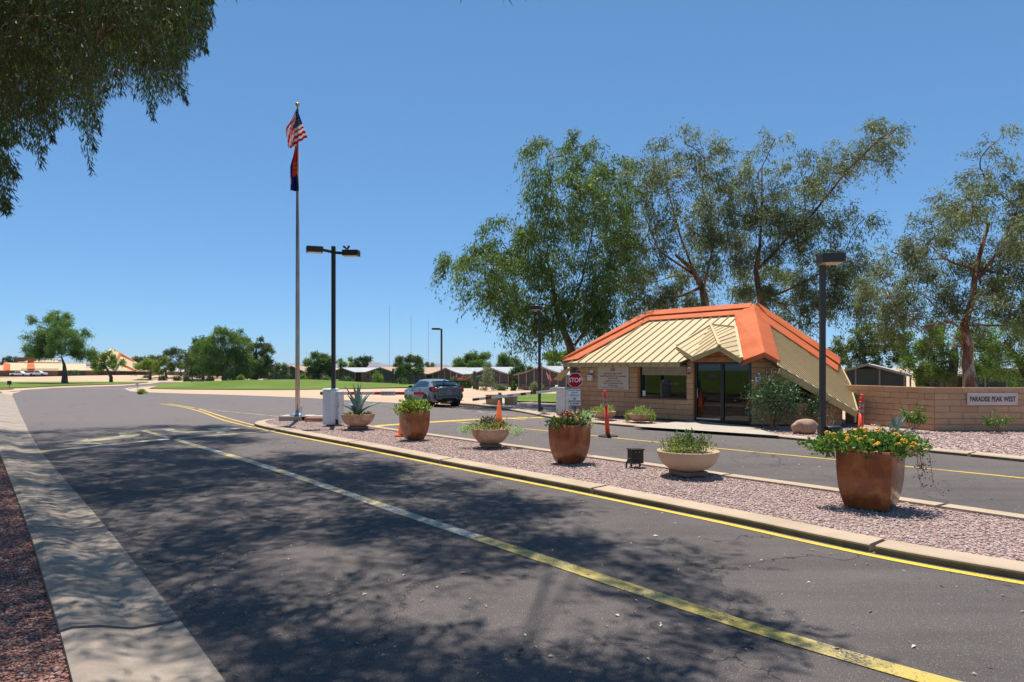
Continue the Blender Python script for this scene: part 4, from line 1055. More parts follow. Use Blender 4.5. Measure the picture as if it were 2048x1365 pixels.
q = MB(); q.tube([c0 - D2 * 0.14 + N2 * 0.05 - Vector((0, 0, .03)), c0 - D2 * 0.165 + N2 * 0.056 - Vector((0, 0, .035))], 0.042, 8); q.build('lens', M['black_metal'], r, True)
# little camera warning sign
r = thing('warning_sign', 'small blue and white surveillance sign right of the doors', 'sign', C1 + D2 * 0.16 + Vector((0, 0, 1.75)))
wc = C1 + D2 * 0.22 + N2 * 0.02
q = MB(); q.box(wc + Vector((0, 0, 1.69)), (0.19, 0.008, 0.28), rz=atan2(D2.y, D2.x)); q.build('plate', M['sign_white'], r, True)
q = MB(); q.box(wc + N2 * .006 + Vector((0, 0, 1.79)), (0.16, 0.006, 0.055), rz=atan2(D2.y, D2.x)); q.build('blue_band', M['letter_blue'], r, True)
q = MB(); q.box(wc + N2 * .006 + Vector((0, 0, 1.69)), (0.09, 0.006, 0.04), rz=atan2(D2.y, D2.x)); q.box(wc + N2 * .007 + Vector((0.03, 0, 1.665)), (0.02, 0.006, 0.06), rz=0.5); q.box(wc + N2 * .006 + Vector((0, 0, 1.59)), (0.12, 0.006, 0.015), rz=atan2(D2.y, D2.x)); q.build('camera_symbol', M['letter_dark'], r, True)

# ---- entrance name wall
NW = thing('name_wall', 'low tan block wall carrying the community name plaque, right of the gatehouse', 'wall', (13.5, 21.9, 0))
K0 = Vector(((1868 - CX) / F * 21.9, 21.9, 0)); KL = ray(1690, 771, 25.2); KL.z = 0; KR = Vector((21.5, 21.85, 0))
dl = (KL - K0); LL = dl.length; dl.normalize(); nl_ = Vector((dl.y, -dl.x, 0)); nl_ = nl_ if nl_.y < 0 else -nl_
dr = (KR - K0); LR = dr.length; dr.normalize(); nr_ = Vector((dr.y, -dr.x, 0)); nr_ = nr_ if nr_.y < 0 else -nr_
ZT = 1.46
lay(NW, K0 - nl_ * 0.06 + dl * 0.0, dl, nl_, lambda z: [(0.0, LL)], 0.06, ZT, ch=0.2, bl=0.62, th=0.12, seed=21)
lay(NW, K0 - nr_ * 0.06 + dr * 0.02, dr, nr_, lambda z: [(0.0, LR)], 0.06, ZT, ch=0.2, bl=0.9, th=0.12, seed=22)
q = MB(); c = K0 + dl * LL / 2 - nl_ * 0.10; q.box((c.x, c.y, (ZT - 0.01) / 2), (LL, 0.15, ZT - 0.02), rz=atan2(dl.y, dl.x))
c = K0 + dr * LR / 2 - nr_ * 0.10; q.box((c.x, c.y, (ZT - 0.01) / 2), (LR, 0.15, ZT - 0.02), rz=atan2(dr.y, dr.x)); q.build('wall_core', M['mortar_light'], NW, True)
PL = thing('name_plaque', 'pale pinkish plaque lettered PARADISE PEAK WEST on the block wall', 'sign', K0 + dr * 1.9 + Vector((0, 0, 1.1)))
x0 = (1936 - CX) / F * 21.8; x1 = (2037 - CX) / F * 21.8; pc = Vector(((x0 + x1) / 2, 21.84, 1.08))
q = MB(); q.box(pc, (x1 - x0, 0.03, 0.385)); q.build('board', M['sign_pink'], PL, True, bevel=0.004)
q = MB()
for sx in (-1, 1):
    for sz in (-1, 1): q.tube([pc + Vector((sx * (x1 - x0 - .1) / 2, -0.015, sz * 0.14)), pc + Vector((sx * (x1 - x0 - .1) / 2, -0.021, sz * 0.14))], 0.012, 6)
q.build('bolts', M['letter_dark'], PL, True)
put_text('ppw', M['letter_dark'], pc + Vector((0, -0.018, -0.005)), Vector((0, -1, 0)), PL)
# ------------------------------------------------------------------ street furniture and planters
def hub(px, py, z=0.1): return at(px, py, z)
# flagpole
FP = at(595, 838, 0.12); k = FP.y / F
pole_top = H + (735 - 212) * k
fp = thing('flagpole', 'tall brushed steel flagpole with gold ball on the median nose', 'flagpole', FP)
q = MB(); q.tube([(0, 0, 0.1), (0, 0, 2.5), (0, 0, 6), (0, 0, pole_top - 0.12 - FP.z)], [0.085, 0.082, 0.072, 0.04], 14); q.build('pole', M['steel'], fp)
q = MB(); zt = pole_top - FP.z; q.tube([(0, 0, zt - .14), (0, 0, zt - 0.04)], 0.02, 8); q.build('truck', M['black_metal'], fp)
q = MB(); q.lathe([(0.001, -0.085), (0.05, -0.07), (0.08, -0.03), (0.086, 0), (0.08, 0.03), (0.05, 0.07), (0.001, 0.085)], (0, 0, zt + 0.04), 16); q.build('gold_ball', M['gold'], fp)
q = MB(); q.lathe([(0.30, 0.02), (0.29, 0.05), (0.15, 0.10), (0.09, 0.16)], (0, 0, 0.12), 20); q.build('collar', M['galv'], fp)
q = MB(); q.box((0, 0, 0.05), (1.15, 0.9, 0.16)); q.box((0.75, -0.15, 0.05), (0.9, 0.6, 0.15)); q.build('concrete_base', M['slab'], fp, bevel=0.01)
q = MB(); q.tube([(0.25, -0.35, 0.1), (0.25, -0.35, 0.45)], 0.02, 6); q.lathe([(0.001, .03), (0.035, 0), (0.001, -.03)], (0.25, -0.35, 0.48), 8); q.build('earth_rod', M['galv'], fp)
q = MB(); q.box((0.9, -0.72, 0.05), (0.75, 0.3, 0.09)); q.build('paving_brick', simple('red_brick', (0.40, 0.19, 0.11), 0.9), fp, bevel=0.008)
q = MB(); q.tube([(0.09, -0.03, 1.2), (0.085, -0.03, 6), (0.06, -0.02, zt - 0.2)], 0.006, 4); q.build('halyard', M['cloth_white'], fp)
# flags hang from the halyard: cloth sheets with the pattern in the faces
def fx(px): return (px - 595) * k + 0.0
def fz(py): return H + (735 - py) * k
US = thing('national_flag', 'red, white and blue striped flag hanging limp at the top of the pole', 'flag', Vector((FP.x, FP.y, fz(222))), group='flags on the flagpole')
def cloth(name, outline, nu, nv, colf, parent, base, amp=0.05, y0=-0.08, freq=3.0, ph=0.0):
    """outline(v) -> (xl, xr, droop_l, droop_r) metres; colf(u, v) -> material index"""
    vs = []; fs = []; mi = []
    for j in range(nv + 1):
        v = j / nv
        for i in range(nu + 1):
            u = i / nu; xl, xr, zl, zr = outline(v)
            x = xl + (xr - xl) * u; z = zl + (zr - zl) * u
            y = y0 + amp * sin(u * freq * 2 * pi + ph + v * 2.2) * (0.3 + 0.7 * v) + 0.02 * sin(v * 9)
            vs.append((x, y, z))
    q = MB()
    for j in range(nv):
        for i in range(nu):
            a = j * (nu + 1) + i; fs.append((a, a + 1, a + nu + 2, a + nu + 1)); mi.append(colf((i + .5) / nu, (j + .5) / nv))
    q.v = vs; q.f = fs; q.m = mi; q.sm = [True] * len(fs)
    o = q.build(name, [M['cloth_red'], M['cloth_white'], M['dark_blue'], M['cloth_gold'], M['cloth_copper']], parent)
    s = o.modifiers.new('thickness', 'SOLIDIFY'); s.thickness = 0.006
    return o
zb0 = fz(222)
def oR(v):   # right, sunlit half: narrow at the hoist, wide stripes at the foot
    xl = fx(592) - 0.10 * v; xr = fx(596 + 20 * v); 
    return (xl, xr, (fz(224) - zb0) + (fz(296) - fz(224)) * v * 0.98, (fz(222) - zb0) + (fz(276) - fz(222)) * v)
def cR(u, v):
    if v < 0.52:
        if u > 0.25:
            return 1 if (int(u * 16) % 3 == 1 and int(v * 34) % 3 == 1) else 2
        return 2 if v > 0.3 else 1
    return 1 if int((v - 0.52) / 0.48 * 6) % 2 == 0 else 0
cloth('fly', oR, 20, 36, cR, US, zb0, 0.04, -0.10)
def oL(v):
    w = min(1, v / 0.45)
    return (fx(592 - 21 * w + 11 * max(0, v - 0.45)), fx(593), (fz(224) - zb0) + (fz(300) - fz(224)) * (v * 0.98) + (0.35 if v > 2 else 0), (fz(222) - zb0) + (fz(292) - fz(222)) * v)
def cL(u, v):
    s = u * 1.3 + v * 1.2
    return 0 if int(s * 5.5) % 2 == 0 else 1
cloth('folded_fly', oL, 16, 24, cL, US, zb0, 0.07, -0.03, 2.2, 1.0)
AZ = thing('state_flag', 'dark blue, red and gold flag wrapped around the pole below the striped one', 'flag', Vector((FP.x, FP.y, fz(296))), group='flags on the flagpole')
zb1 = fz(296)
def oA(v):
    return (fx(592 - 10 * min(1, v * 2.2)), fx(595 + 4 * v), (fz(294) - zb1) + (fz(383) - fz(294)) * v, (fz(296) - zb1) + (fz(384) - fz(296)) * v)
def cA(u, v):
    if v > 0.72 - 0.1 * u: return 3 if (u < 0.18 and v < 0.85) else 2
    if u < 0.33: return 2 if v > 0.25 else 0
    w = u + 0.12 * sin(v * 7)
    if 0.35 < v < 0.68 and w > 0.55: return 4 if int(v * 22) % 2 else 3
    return 0 if int(w * 9) % 2 == 0 else (4 if v > 0.4 else 0)
cloth('cloth', oA, 14, 40, cA, AZ, zb1, 0.06, -0.10, 1.6, 0.4)

# street lamps
def lamp_head(parent, c, ang, L, W, Hh, arm_from, mat='bronze', lens='lens'):
    R = Matrix.Rotation(ang, 3, 'Z')
    hd = MB(); hd.box(c, (L, W, Hh), R=R); o = hd.build('lamp_head', M[mat], parent, bevel=0.02)
    q = MB(); q.box(Vector(c) - Vector((0, 0, Hh / 2 + 0.004)), (L - 0.12, W - 0.10, 0.012), R=R); l = q.build('lens', LENS, o)
    q = MB(); q.bar(arm_from, Vector(c) - R @ Vector((L / 2 * (1 if (Vector(c) - Vector(arm_from)).dot(R @ Vector((1, 0, 0))) > 0 else -1), 0, 0)), 0.09, 0.09); q.build('arm', M[mat], parent)
    return o
LENS = simple('frosted_lens', (0.55, 0.42, 0.28), 0.3)
def pole_box(parent, h, w, base=0.2, mat='bronze', plate=None):
    q = MB(); q.box((0, 0, h / 2), (w, w, h)); q.build('pole', M[mat], parent, bevel=0.008)
    if plate: q = MB(); q.box((0, 0, plate[1] / 2), (plate[0], plate[0], plate[1])); q.build('pole_base', M[mat], parent, bevel=0.01)
    q = MB(); q.box((0, -w / 2 - 0.004, 0.42), (w * 0.6, 0.012, 0.16)); q.build('hand_hole_cover', M[mat], parent)
P = at(667, 848, 0.12); kk = P.y / F; ht = H + (735 - 500) * kk - P.z
SL = thing('street_lamp', 'tall dark lamp post with two box heads beside the flagpole', 'street lamp', P, group='dark lamp posts')
pole_box(SL, ht + 0.12, 0.13, plate=(0.46, 0.17)); 
lamp_head(SL, (-0.60, -0.22, ht - 0.03), 0.35 + pi, 0.56, 0.40, 0.20, (0, 0, ht - 0.09))
lamp_head(SL, (0.62, 0.0, ht - 0.12), -0.03, 0.56, 0.40, 0.20, (0, 0, ht - 0.10))
q = MB(); 
for s in (-1, 1): q.tube([(0.47 + s * .03, 0, ht - .02), (0.47 + s * 0.03, 0, ht + .05), (0.47 + s * 0.09, -0.1, ht + 0.10)], [0.03, 0.03, 0.045], 6)
q.build('floodlight', M['black_metal'], SL)
P = at(1645, 872, 0.12); kk = P.y / F; ht = H + (735 - 518) * kk - P.z
SL2 = thing('street_lamp', 'dark lamp post with one box head in front of the gatehouse roof', 'street lamp', P, group='dark lamp posts')
pole_box(SL2, ht + 0.1, 0.14, plate=None)
hd = lamp_head(SL2, (0.10, -0.30, ht - 0.05), -pi / 2 - 0.15, 0.66, 0.62, 0.26, (0, 0, ht - 0.02))
q = MB(); q.lathe([(0.001, .30), (0.30, 0.30), (0.34, 0.27), (0.33, 0.0)], (0.28, 0.15, -0.02), 20); q.build('pole_footing', M['black_metal'], SL2)
P = at(1079, 823, 0.08); kk = P.y / F; ht = H + (735 - 620) * kk - P.z
SL3 = thing('street_lamp', 'dark lamp post with one small head left of the stop sign', 'street lamp', P, group='dark lamp posts')
pole_box(SL3, ht + 0.1, 0.13); lamp_head(SL3, (-0.17, -0.38, ht + 0.05), -pi / 2 - 0.3, 0.62, 0.42, 0.17, (0, 0, ht))
q = MB(); q.box((0.10, 0, 0.12), (0.12, 0.12, 0.18)); q.build('junction_cover', M['bronze'], SL3)
P = at(883, 789, -0.35); kk = P.y / F; P.z = terr(0, P.y) - 0.02; ht = H + (735 - 658) * kk - P.z
SL4 = thing('street_lamp', 'distant dark lamp post rising behind the parked hatchback', 'street lamp', P, group='dark lamp posts')
pole_box(SL4, ht, 0.16); lamp_head(SL4, (-0.48, -0.2, ht - 0.03), pi + 0.3, 0.72, 0.40, 0.17, (0, 0, ht - 0.08))

# barrier gates
def tube_arm(q, a, b, w, h, n, mats):
    a = Vector(a); b = Vector(b)
    for i in range(n): pass
P = at(662, 849, 0.12); kk = P.y / F
BG = thing('barrier_gate', 'white gate operator with red and white arm marked RESIDENT', 'barrier gate', P, group='barrier gates')
ch = H + (735 - 778) * kk - P.z
Rg = Matrix.Rotation(-0.32, 3, 'Z')
q = MB(); q.box((-0.01, 0, ch / 2 - 0.02), (0.33, 0.52, ch - 0.04), R=Rg); q.build('cabinet', M['white_paint'], BG, bevel=0.03)
q = MB(); q.box((0.235, 0.17, ch / 2 - 0.04), (0.20, 0.34, ch - 0.10), R=Rg); q.build('side_housing', M['white_paint'], BG, bevel=0.02)
q = MB(); q.box((-0.01, 0, ch - 0.01), (0.36, 0.55, 0.05), R=Rg, taper=0.85); q.build('lid', M['white_paint'], BG, bevel=0.01)
q = MB(); q.box((0.26, -0.02, 0.75), (0.05, 0.03, 0.02)); q.box((0.26, -0.02, 0.62), (0.04, 0.02, 0.05)); q.build('label_plate', M['red_paint'], BG)
za = H + (735 - 787) * kk - P.z
xs = [-0.36, 0.32] + [(px - 662) * kk for px in (697, 723, 750, 765, 789, 810, 828, 849)]
cols = ['black_metal', 'white_paint', 'red_paint', 'white_paint', 'red_paint', 'white_paint', 'red_paint', 'white_paint', 'red_paint']
q = MB(); q.tube([(-0.38, 0.05, za), (-0.30, 0.05, za)], 0.06, 10); q.build('counterweight_hub', M['black_metal'], BG)
arm_m = MB(); mats_arm = [M['white_paint'], M['red_paint']]
for i in range(1, len(xs) - 1):
    arm_m.box(((xs[i] + xs[i + 1]) / 2, -0.06, za), (xs[i + 1] - xs[i], 0.045, 0.10), m=1 if cols[i] == 'red_paint' else 0)
ARM = arm_m.build('arm', mats_arm, BG)
xm = ((765 + 789) / 2 - 662) * kk
q = MB(); q.box((xm, -0.085, za - 0.005), (0.50, 0.01, 0.145)); pl = q.build('name_plate', M['sign_white'], BG)
put_text('res', M['letter_dark'], Vector((P.x + xm, P.y - 0.092, P.z + za)), Vector((0, -1, 0)), BG)
P = at(1128, 828, 0.10); kk = P.y / F
BG2 = thing('barrier_gate', 'white gate cabinet with black and white striped arm beside the stop sign', 'barrier gate', P, group='barrier gates')
ch = H + (735 - 776.5) * kk - P.z
q = MB(); q.box((-0.06, 0, ch / 2), (0.42, 0.42, ch), rz=-0.5); q.build('cabinet', M['white_dirty'], BG2, bevel=0.02)
q = MB(); q.box((0.18, -0.12, ch / 2 - 0.02), (0.16, 0.40, ch - 0.06), rz=-0.35); q.build('side_housing', M['white_dirty'], BG2, bevel=0.015)
q = MB(); q.box((-0.06, 0, ch + 0.012), (0.46, 0.46, 0.03), rz=-0.5); q.build('lid', M['white_paint'], BG2)
q = MB(); q.box((0.20, -0.335, ch - 0.48), (0.13, 0.01, 0.03)); q.box((0.20, -0.335, ch - 0.62), (0.10, 0.01, 0.1)); q.build('warning_label', M['red_paint'], BG2)
a0 = ray(1112, 781, P.y + 0.05) - P; a1 = ray(945, 800, P.y + 0.05 + 0.3) - P
q = MB(); q.tube([a0 + Vector((0.02, 0, -.02)), a0 + Vector((0.02, 0, 0.22))], [0.09, 0.05], 8); q.bar(a0 + Vector((-0.25, 0, 0.02)), a0 + Vector((0.1, 0, 0.15)), 0.09, 0.10); q.build('pivot_bracket', M['white_dirty'], BG2)
q = MB(); st = [0, .09, .17, .235, .30, .36, .42, .49, .58, .66, .71, .77, .84, .92, 1.0]
cc = [0, 0, 0, 1, 0, 1, 0, 1, 0, 0, 0, 1, 0, 1]
for i in range(len(st) - 1): q.bar(a0.lerp(a1, st[i]), a0.lerp(a1, st[i + 1]), 0.05, 0.115, m=cc[i])
q.build('arm', [M['white_dirty'], M['black_metal']], BG2)
for t_ in (.27, .80):
    q = MB(); q.bar(a0.lerp(a1, t_ - .012) + Vector((0, -.03, 0)), a0.lerp(a1, t_ + .012) + Vector((0, -.03, 0)), 0.01, 0.07); q.build('reflector', M['red_paint'], BG2)
gm = a0.lerp(a1, 0.535)
q = MB(); dv = (a1 - a0).normalized(); q.bar(gm - dv * 0.27 + Vector((0, -.035, 0)), gm + dv * 0.27 + Vector((0, -.035, 0)), 0.01, 0.13); q.build('name_plate', M['sign_white'], BG2)
put_text('guest', M['letter_grey'], P + gm + Vector((0, -0.045, 0)), Vector((0, -1, 0)), BG2, roll=0.115)

# stop sign with two plates
P = at(1150, 838, 0.09); kk = P.y / F
ST = thing('stop_sign', 'red octagonal STOP sign over two white notice plates on a green post', 'stop sign', P)
zc = H + (735 - 761) * kk - P.z; r_ = 14.6 * kk / cos(pi / 8)
def octo(r, y, t):
    q = MB(); pts = [Vector((r * cos(pi / 8 + i * pi / 4), y, zc + r * sin(pi / 8 + i * pi / 4))) for i in range(8)]; q.slab(pts[::-1], Vector((0, -1, 0)), t); return q
octo(r_, -0.04, 0.006).build('rim', M['sign_white'], ST); octo(r_ * 0.93, -0.046, 0.005).build('face', M['stop_red'], ST)
put_text('stop', M['sign_white'], P + Vector((0, -0.052, zc)), Vector((0, -1, 0)), ST)
q = MB(); q.box((0, 0, (zc + 0.2) / 2), (0.06, 0.05, zc + 0.2)); q.build('post', M['letter_green'], ST)
p1 = H + (735 - 786) * kk - P.z; p2 = H + (735 - 802.5) * kk - P.z
q = MB(); q.box((-0.02, -0.04, p1), (0.46, 0.008, 0.32)); q.build('plate', M['sign_white'], ST); q = MB(); q.box((-0.02, -0.04, p2 - 0.01), (0.46, 0.008, 0.32)); q.build('plate', M['sign_white'], ST)
for key, z_, mt in (('sec', p1 + .095, 'letter_green'), ('duty', p1, 'letter_dark'), ('day', p1 - 0.095, 'letter_dark'), ('no', p2 + .085, 'letter_dark'), ('moto', p2 - 0.01, 'letter_dark'), ('allow', p2 - 0.105, 'letter_dark')):
    put_text(key, M[mt], P + Vector((-0.02, -0.047, z_)), Vector((0, -1, 0)), ST)

# cones
def cone(px, py, h, label, collar=True, z=0.0, half=False):
    P = at(px, py, z); r = thing('traffic_cone', label, 'traffic cone', P, group='orange traffic cones')
    q = MB(); q.box((0, 0, 0.02), (h * 0.5, h * 0.5, 0.04)); q.build('base', M['cone'], r, bevel=0.01)
    q = MB(); q.lathe([(h * 0.19, 0.04), (h * 0.17, 0.06), (h * 0.035, h * 0.98), (0.001, h)], (0, 0, 0), 20); q.build('cone_body', M['cone'], r)
    if collar:
        rr = lambda t_: h * (0.19 - 0.155 * t_)
        q = MB(); q.lathe([(rr(.62) + .004, h * .64), (rr(.80) + .004, h * .82)], (0, 0, 0), 20); q.build('reflective_collar', M['sign_white'], r)
    return r
cone(805, 872, 0.82, 'orange cone with white collar behind the brown planter on the median', True, 0.09)
cone(998, 858, 0.98, 'plain orange cone on the yellow lane line behind a bowl planter', False, 0.0)
# delineators
def delineator(px, py, z, h, label, lean=(0, 0)):
    P = at(px, py, z); r = thing('delineator_post', label, 'delineator post', P, group='orange delineator posts')
    q = MB(); q.lathe([(0.30, 0.0), (0.30, 0.03), (0.26, 0.05), (0.09, 0.055)], (0, 0, 0), 8, smooth=False); q.build('base', M['rubber'], r)
    L = lambda t_: Vector((lean[0] * t_, lean[1] * t_, h * t_))
    def seg(name, t0, t1, r0, r1, mat):
        q = MB(); q.tube([L(t0), L(t1)], [r0, r1], 14); q.build(name, M[mat], r)
    seg('post', 0.03, 0.67, 0.070, 0.060, 'delin'); seg('reflective_band', 0.67, 0.735, 0.058, 0.058, 'band'); seg('ridge', 0.735, 0.77, 0.066, 0.062, 'delin')
    seg('reflective_band', 0.77, 0.835, 0.058, 0.058, 'band'); seg('shoulder', 0.835, 0.875, 0.066, 0.062, 'delin'); seg('neck', 0.875, 0.905, 0.035, 0.04, 'delin')
    seg('grip', 0.905, 0.935, 0.054, 0.054, 'delin'); seg('grip', 0.94, 0.965, 0.046, 0.046, 'delin'); seg('cap', 0.965, 1.0, 0.048, 0.036, 'delin')
delineator(1216, 874, 0.0, 1.40, 'orange post standing on the lane line in front of the notice board', (-0.10, 0.0))
delineator(1720, 901, 0.0, 1.42, 'orange post behind the big planter of orange flowers', (0.05, 0.0))

# planters
def tall_planter(px, py, wpx_top, wpx_bot, hpx, ang, label, z=0.10):
    P = at(px, py, z); kk = P.y / F; h = hpx * kk * 1.0; r = thing('tall_planter', label, 'planter', P, ang, group='tall rust brown planters'); aa = ang + math.atan((px - CX) / F)
    wt = wpx_top * kk / 1.0; wb = wpx_bot * kk; f_ = abs(cos(aa)) + abs(sin(aa)); wt /= f_; wb /= f_
    prof = []
    n = 12
    for i in range(n + 1):
        t_ = i / n; w = wb + (wt - wb) * (1 - (1 - t_) ** 3.2); prof.append((w / 2, h * t_))
    q = MB(); rc = 0.10
    def ring(w, z):
        pts = []
        cr = w * 0.06
        for cx_, cy_, a0 in ((1, 1, 0), (-1, 1, pi / 2), (-1, -1, pi), (1, -1, 3 * pi / 2)):
            for j in range(4):
                a = a0 + j / 3 * pi / 2; bul = 1.0
                pts.append(((cx_ * (w - cr) + cr * cos(a)), (cy_ * (w - cr) + cr * sin(a)), z))
        return pts
    rings = [ring(w, z_) for w, z_ in prof] + [ring(prof[-1][0] - 0.035, h), ring(prof[-1][0] - 0.045, h - 0.12)]
    k_ = 16; vs = [p for rg in rings for p in rg]; fs = []
    for i in range(len(rings) - 1):
        for j in range(k_): fs.append((i * k_ + j, i * k_ + (j + 1) % k_, (i + 1) * k_ + (j + 1) % k_, (i + 1) * k_ + j))
    q.add(vs, fs, 0, True); q.build('pot', M['rust'], r)
    q = MB(); q.box((0, 0, h - 0.10), (prof[-1][0] * 1.9, prof[-1][0] * 1.9, 0.02)); q.build('soil', M['soil'], r)
    return r, P, h, prof[-1][0]
def bowl_planter(px, py, wpx, hpx, label, mat='terracotta', z=0.10, slab=None, rimlight=True):
    P = at(px, py, z); kk = P.y / F; R_ = wpx * kk / 2; h = hpx * kk
    r = thing('bowl_planter', label, 'planter', P, random.uniform(0, 3), group='shallow bowl planters')
    z0 = 0.09 if slab else 0.0
    pr = []
    for i in range(11):
        a = i / 10 * pi / 2 * 0.93; pr.append((R_ * (0.34 + 0.66 * sin(a)) if i else R_ * 0.30, z0 + h * (1 - cos(a)) / (1 - cos(pi / 2 * .93))))
    pr = [(0.001, z0)] + pr + [(R_ * 1.0, z0 + h + 0.02), (R_ * 0.94, z0 + h + 0.022), (R_ * 0.92, z0 + h - 0.06), (0.001, z0 + h - 0.06)]
    q = MB(); q.lathe(pr, (0, 0, 0), 40); q.build('bowl', M[mat], r)
    q = MB(); q.lathe([(R_ * 0.93, z0 + h - 0.04), (0.001, z0 + h - 0.02)], (0, 0, 0), 30); q.build('soil', M['soil'], r)
    if slab: q = MB(); q.box((0, 0, 0.045), (R_ * 0.9, R_ * 0.9, 0.085)); q.build('paving_slab', simple('old_slab', (0.24, 0.16, 0.10), 0.9, bump=.5), r, bevel=0.015)
    return r, P, z0 + h, R_
# foliage tufts for planters -----------------------------------------------
def leaves(name, C, axis, L, W, mat, parent=None, world=False, curl=0.25, **kw):
    """C (n,3) leaf base, axis (n,3) direction, L, W arrays -> one mesh of folded leaves"""
    n = len(C); axis = axis / (np.linalg.norm(axis, axis=1, keepdims=True) + 1e-9)
    rv = RNG.normal(size=(n, 3)); sd_ = np.cross(axis, rv); sd_ /= np.linalg.norm(sd_, axis=1, keepdims=True) + 1e-9
    nn = np.cross(sd_, axis); L = np.broadcast_to(L, (n,))[:, None]; W = np.broadcast_to(W, (n,))[:, None]
    v0 = C; v2 = C + axis * L + nn * L * curl; mid = C + axis * L * 0.45
    v1 = mid - sd_ * W / 2; v3 = mid + sd_ * W / 2
    V = np.stack([v0, v1, v2, v3], 1).reshape(-1, 3)
    return npmesh(name, V, np.arange(4 * n).reshape(-1, 4), mat, parent, world, attr=np.repeat(kw.pop('rnd', RNG.random(n)), 4), **kw)
def rdir(n): 
    d = RNG.normal(size=(n, 3)); return d / np.linalg.norm(d, axis=1, keepdims=True)
def tuft(parent, c, rad, n, L, W, mat, name='foliage', up=0.4, clumps=14, base=0.0, squash=1.0):
    c = np.array(c, float); rad = np.array(rad, float)
    cc = c + rdir(clumps) * rad * (0.55 + 0.45 * RNG.random((clumps, 1)))
    cc[:, 2] = np.maximum(cc[:, 2], c[2] - rad[2] * 0.75)
    idx = RNG.integers(0, clumps, n); C = cc[idx] + RNG.normal(size=(n, 3)) * rad * 0.26
    ax = (C - c) / rad * 0.5 + rdir(n) * 0.8 + np.array([0, 0, up])
    s = 0.6 + 0.8 * RNG.random(n)
    return leaves(name, C, ax, L * s, W * s, mat, parent)
def blossoms(parent, pts, r, mat, name='flowers'):
    n = len(pts); V = []; Fc = []
    P_ = np.array(pts); k = 0
    allV = (OCT[None] * np.array([1, 1, .75]) * r * (0.7 + 0.6 * RNG.random((n, 1, 1))) * (1 + .3 * (RNG.random((n, 6, 1)) - .5)) + P_[:, None]).reshape(-1, 3)
    return npmesh(name, allV, (OF[None] + 6 * np.arange(n)[:, None, None]).reshape(-1, 3), mat, parent, smooth=True, kind='stuff')
def stems(parent, segs, r, mat, name='stems'):
    q = MB()
    for pts in segs: q.tube(pts, [r * (1 - 0.7 * i / (len(pts) - 1)) for i in range(len(pts))], 4, caps=False)
    return q.build(name, M[mat] if isinstance(mat, str) else mat, parent)
def flower_head(parent, p, r, mat):    # a lantana head: several florets in a dome
    pass
# 1 big planter at right
r, P, h, w = tall_planter(1741, 1012, 124, 92, 115, -0.74, 'largest rust brown square planter, overflowing with orange lantana')
tuft(r, (-0.02, 0, h + 0.05), (0.52, 0.44, 0.15), 2600, 0.062, 0.042, M['leaf_plant'], clumps=44, up=0.5)
tuft(r, (-0.38, -0.34, h + 0.05), (0.30, 0.25, 0.12), 600, 0.055, 0.036, M['leaf_plant'], clumps=12)
tuft(r, (0.34, 0.30, h + 0.03), (0.30, 0.3, 0.12), 500, 0.055, 0.036, M['leaf_plant'], clumps=12)
def heads(r, cx_, cy_, z0, rx, ry, n, size=0.032):
    P1, P2_ = [], []
    for i in range(n):
        a = RNG.random() * 2 * pi; t_ = RNG.random() ** 0.5; c = np.array([cx_ + rx * t_ * cos(a), cy_ + ry * t_ * sin(a), z0 + 0.17 * (1 - t_ ** 2) + RNG.normal() * 0.05])
        for j in range(9):
            d = rdir(1)[0]; d[2] = abs(d[2]); (P1 if RNG.random() < 0.62 else P2_).append(c + d * size * 0.8)
    blossoms(r, P1, size * 0.42, M['flower_orange']); blossoms(r, P2_, size * 0.42, M['flower_yellow'])
heads(r, 0, -0.05, h + 0.08, 0.68, 0.60, 46, 0.036)
sg = []
for i in range(6):
    x = 0.60 + RNG.random() * 0.12; y = -0.2 + RNG.random() * 0.35; z = h
    pts = [(x - .15, y, z + .05)]
    for j in range(5): pts.append((x + 0.04 * j * RNG.random(), y + RNG.normal() * .02, z - 0.13 * j - 0.05))
    sg.append([Vector(p) for p in pts[:3 + i % 4]])
stems(r, sg, 0.006, 'twig', 'hanging_stems')
dC = np.array([np.array(p) for s in sg for p in s[2:]]); dC = np.repeat(dC, 5, 0) + RNG.normal(size=(len(dC) * 5, 3)) * 0.03
leaves('dead_leaves', dC, rdir(len(dC)), 0.035, 0.025, M['leaf_purple'], r)
# 2 middle
r, P, h, w = tall_planter(1139, 924, 86, 57, 75, 0.70, 'square rust brown planter with red flowers in front of the stop sign')
tuft(r, (-0.08, 0, h + 0.06), (0.32, 0.32, 0.16), 1100, 0.065, 0.04, M['leaf_hedge'], clumps=22, up=0.6)
tuft(r, (0.24, -0.22, h + 0.05), (0.20, 0.22, 0.14), 420, 0.10, 0.022, M['leaf_pale'], clumps=10, name='silver_foliage')
blossoms(r, [np.array([-0.08 + RNG.normal() * 0.2, -0.1 + RNG.normal() * 0.2, h + 0.14 + RNG.random() * 0.14]) for i in range(22)], 0.028, M['flower_red'])
blossoms(r, [np.array([-0.15 + RNG.normal() * 0.2, -0.15 + RNG.normal() * 0.2, h + 0.10 + RNG.random() * 0.08]) for i in range(9)], 0.026, M['flower_orange'])
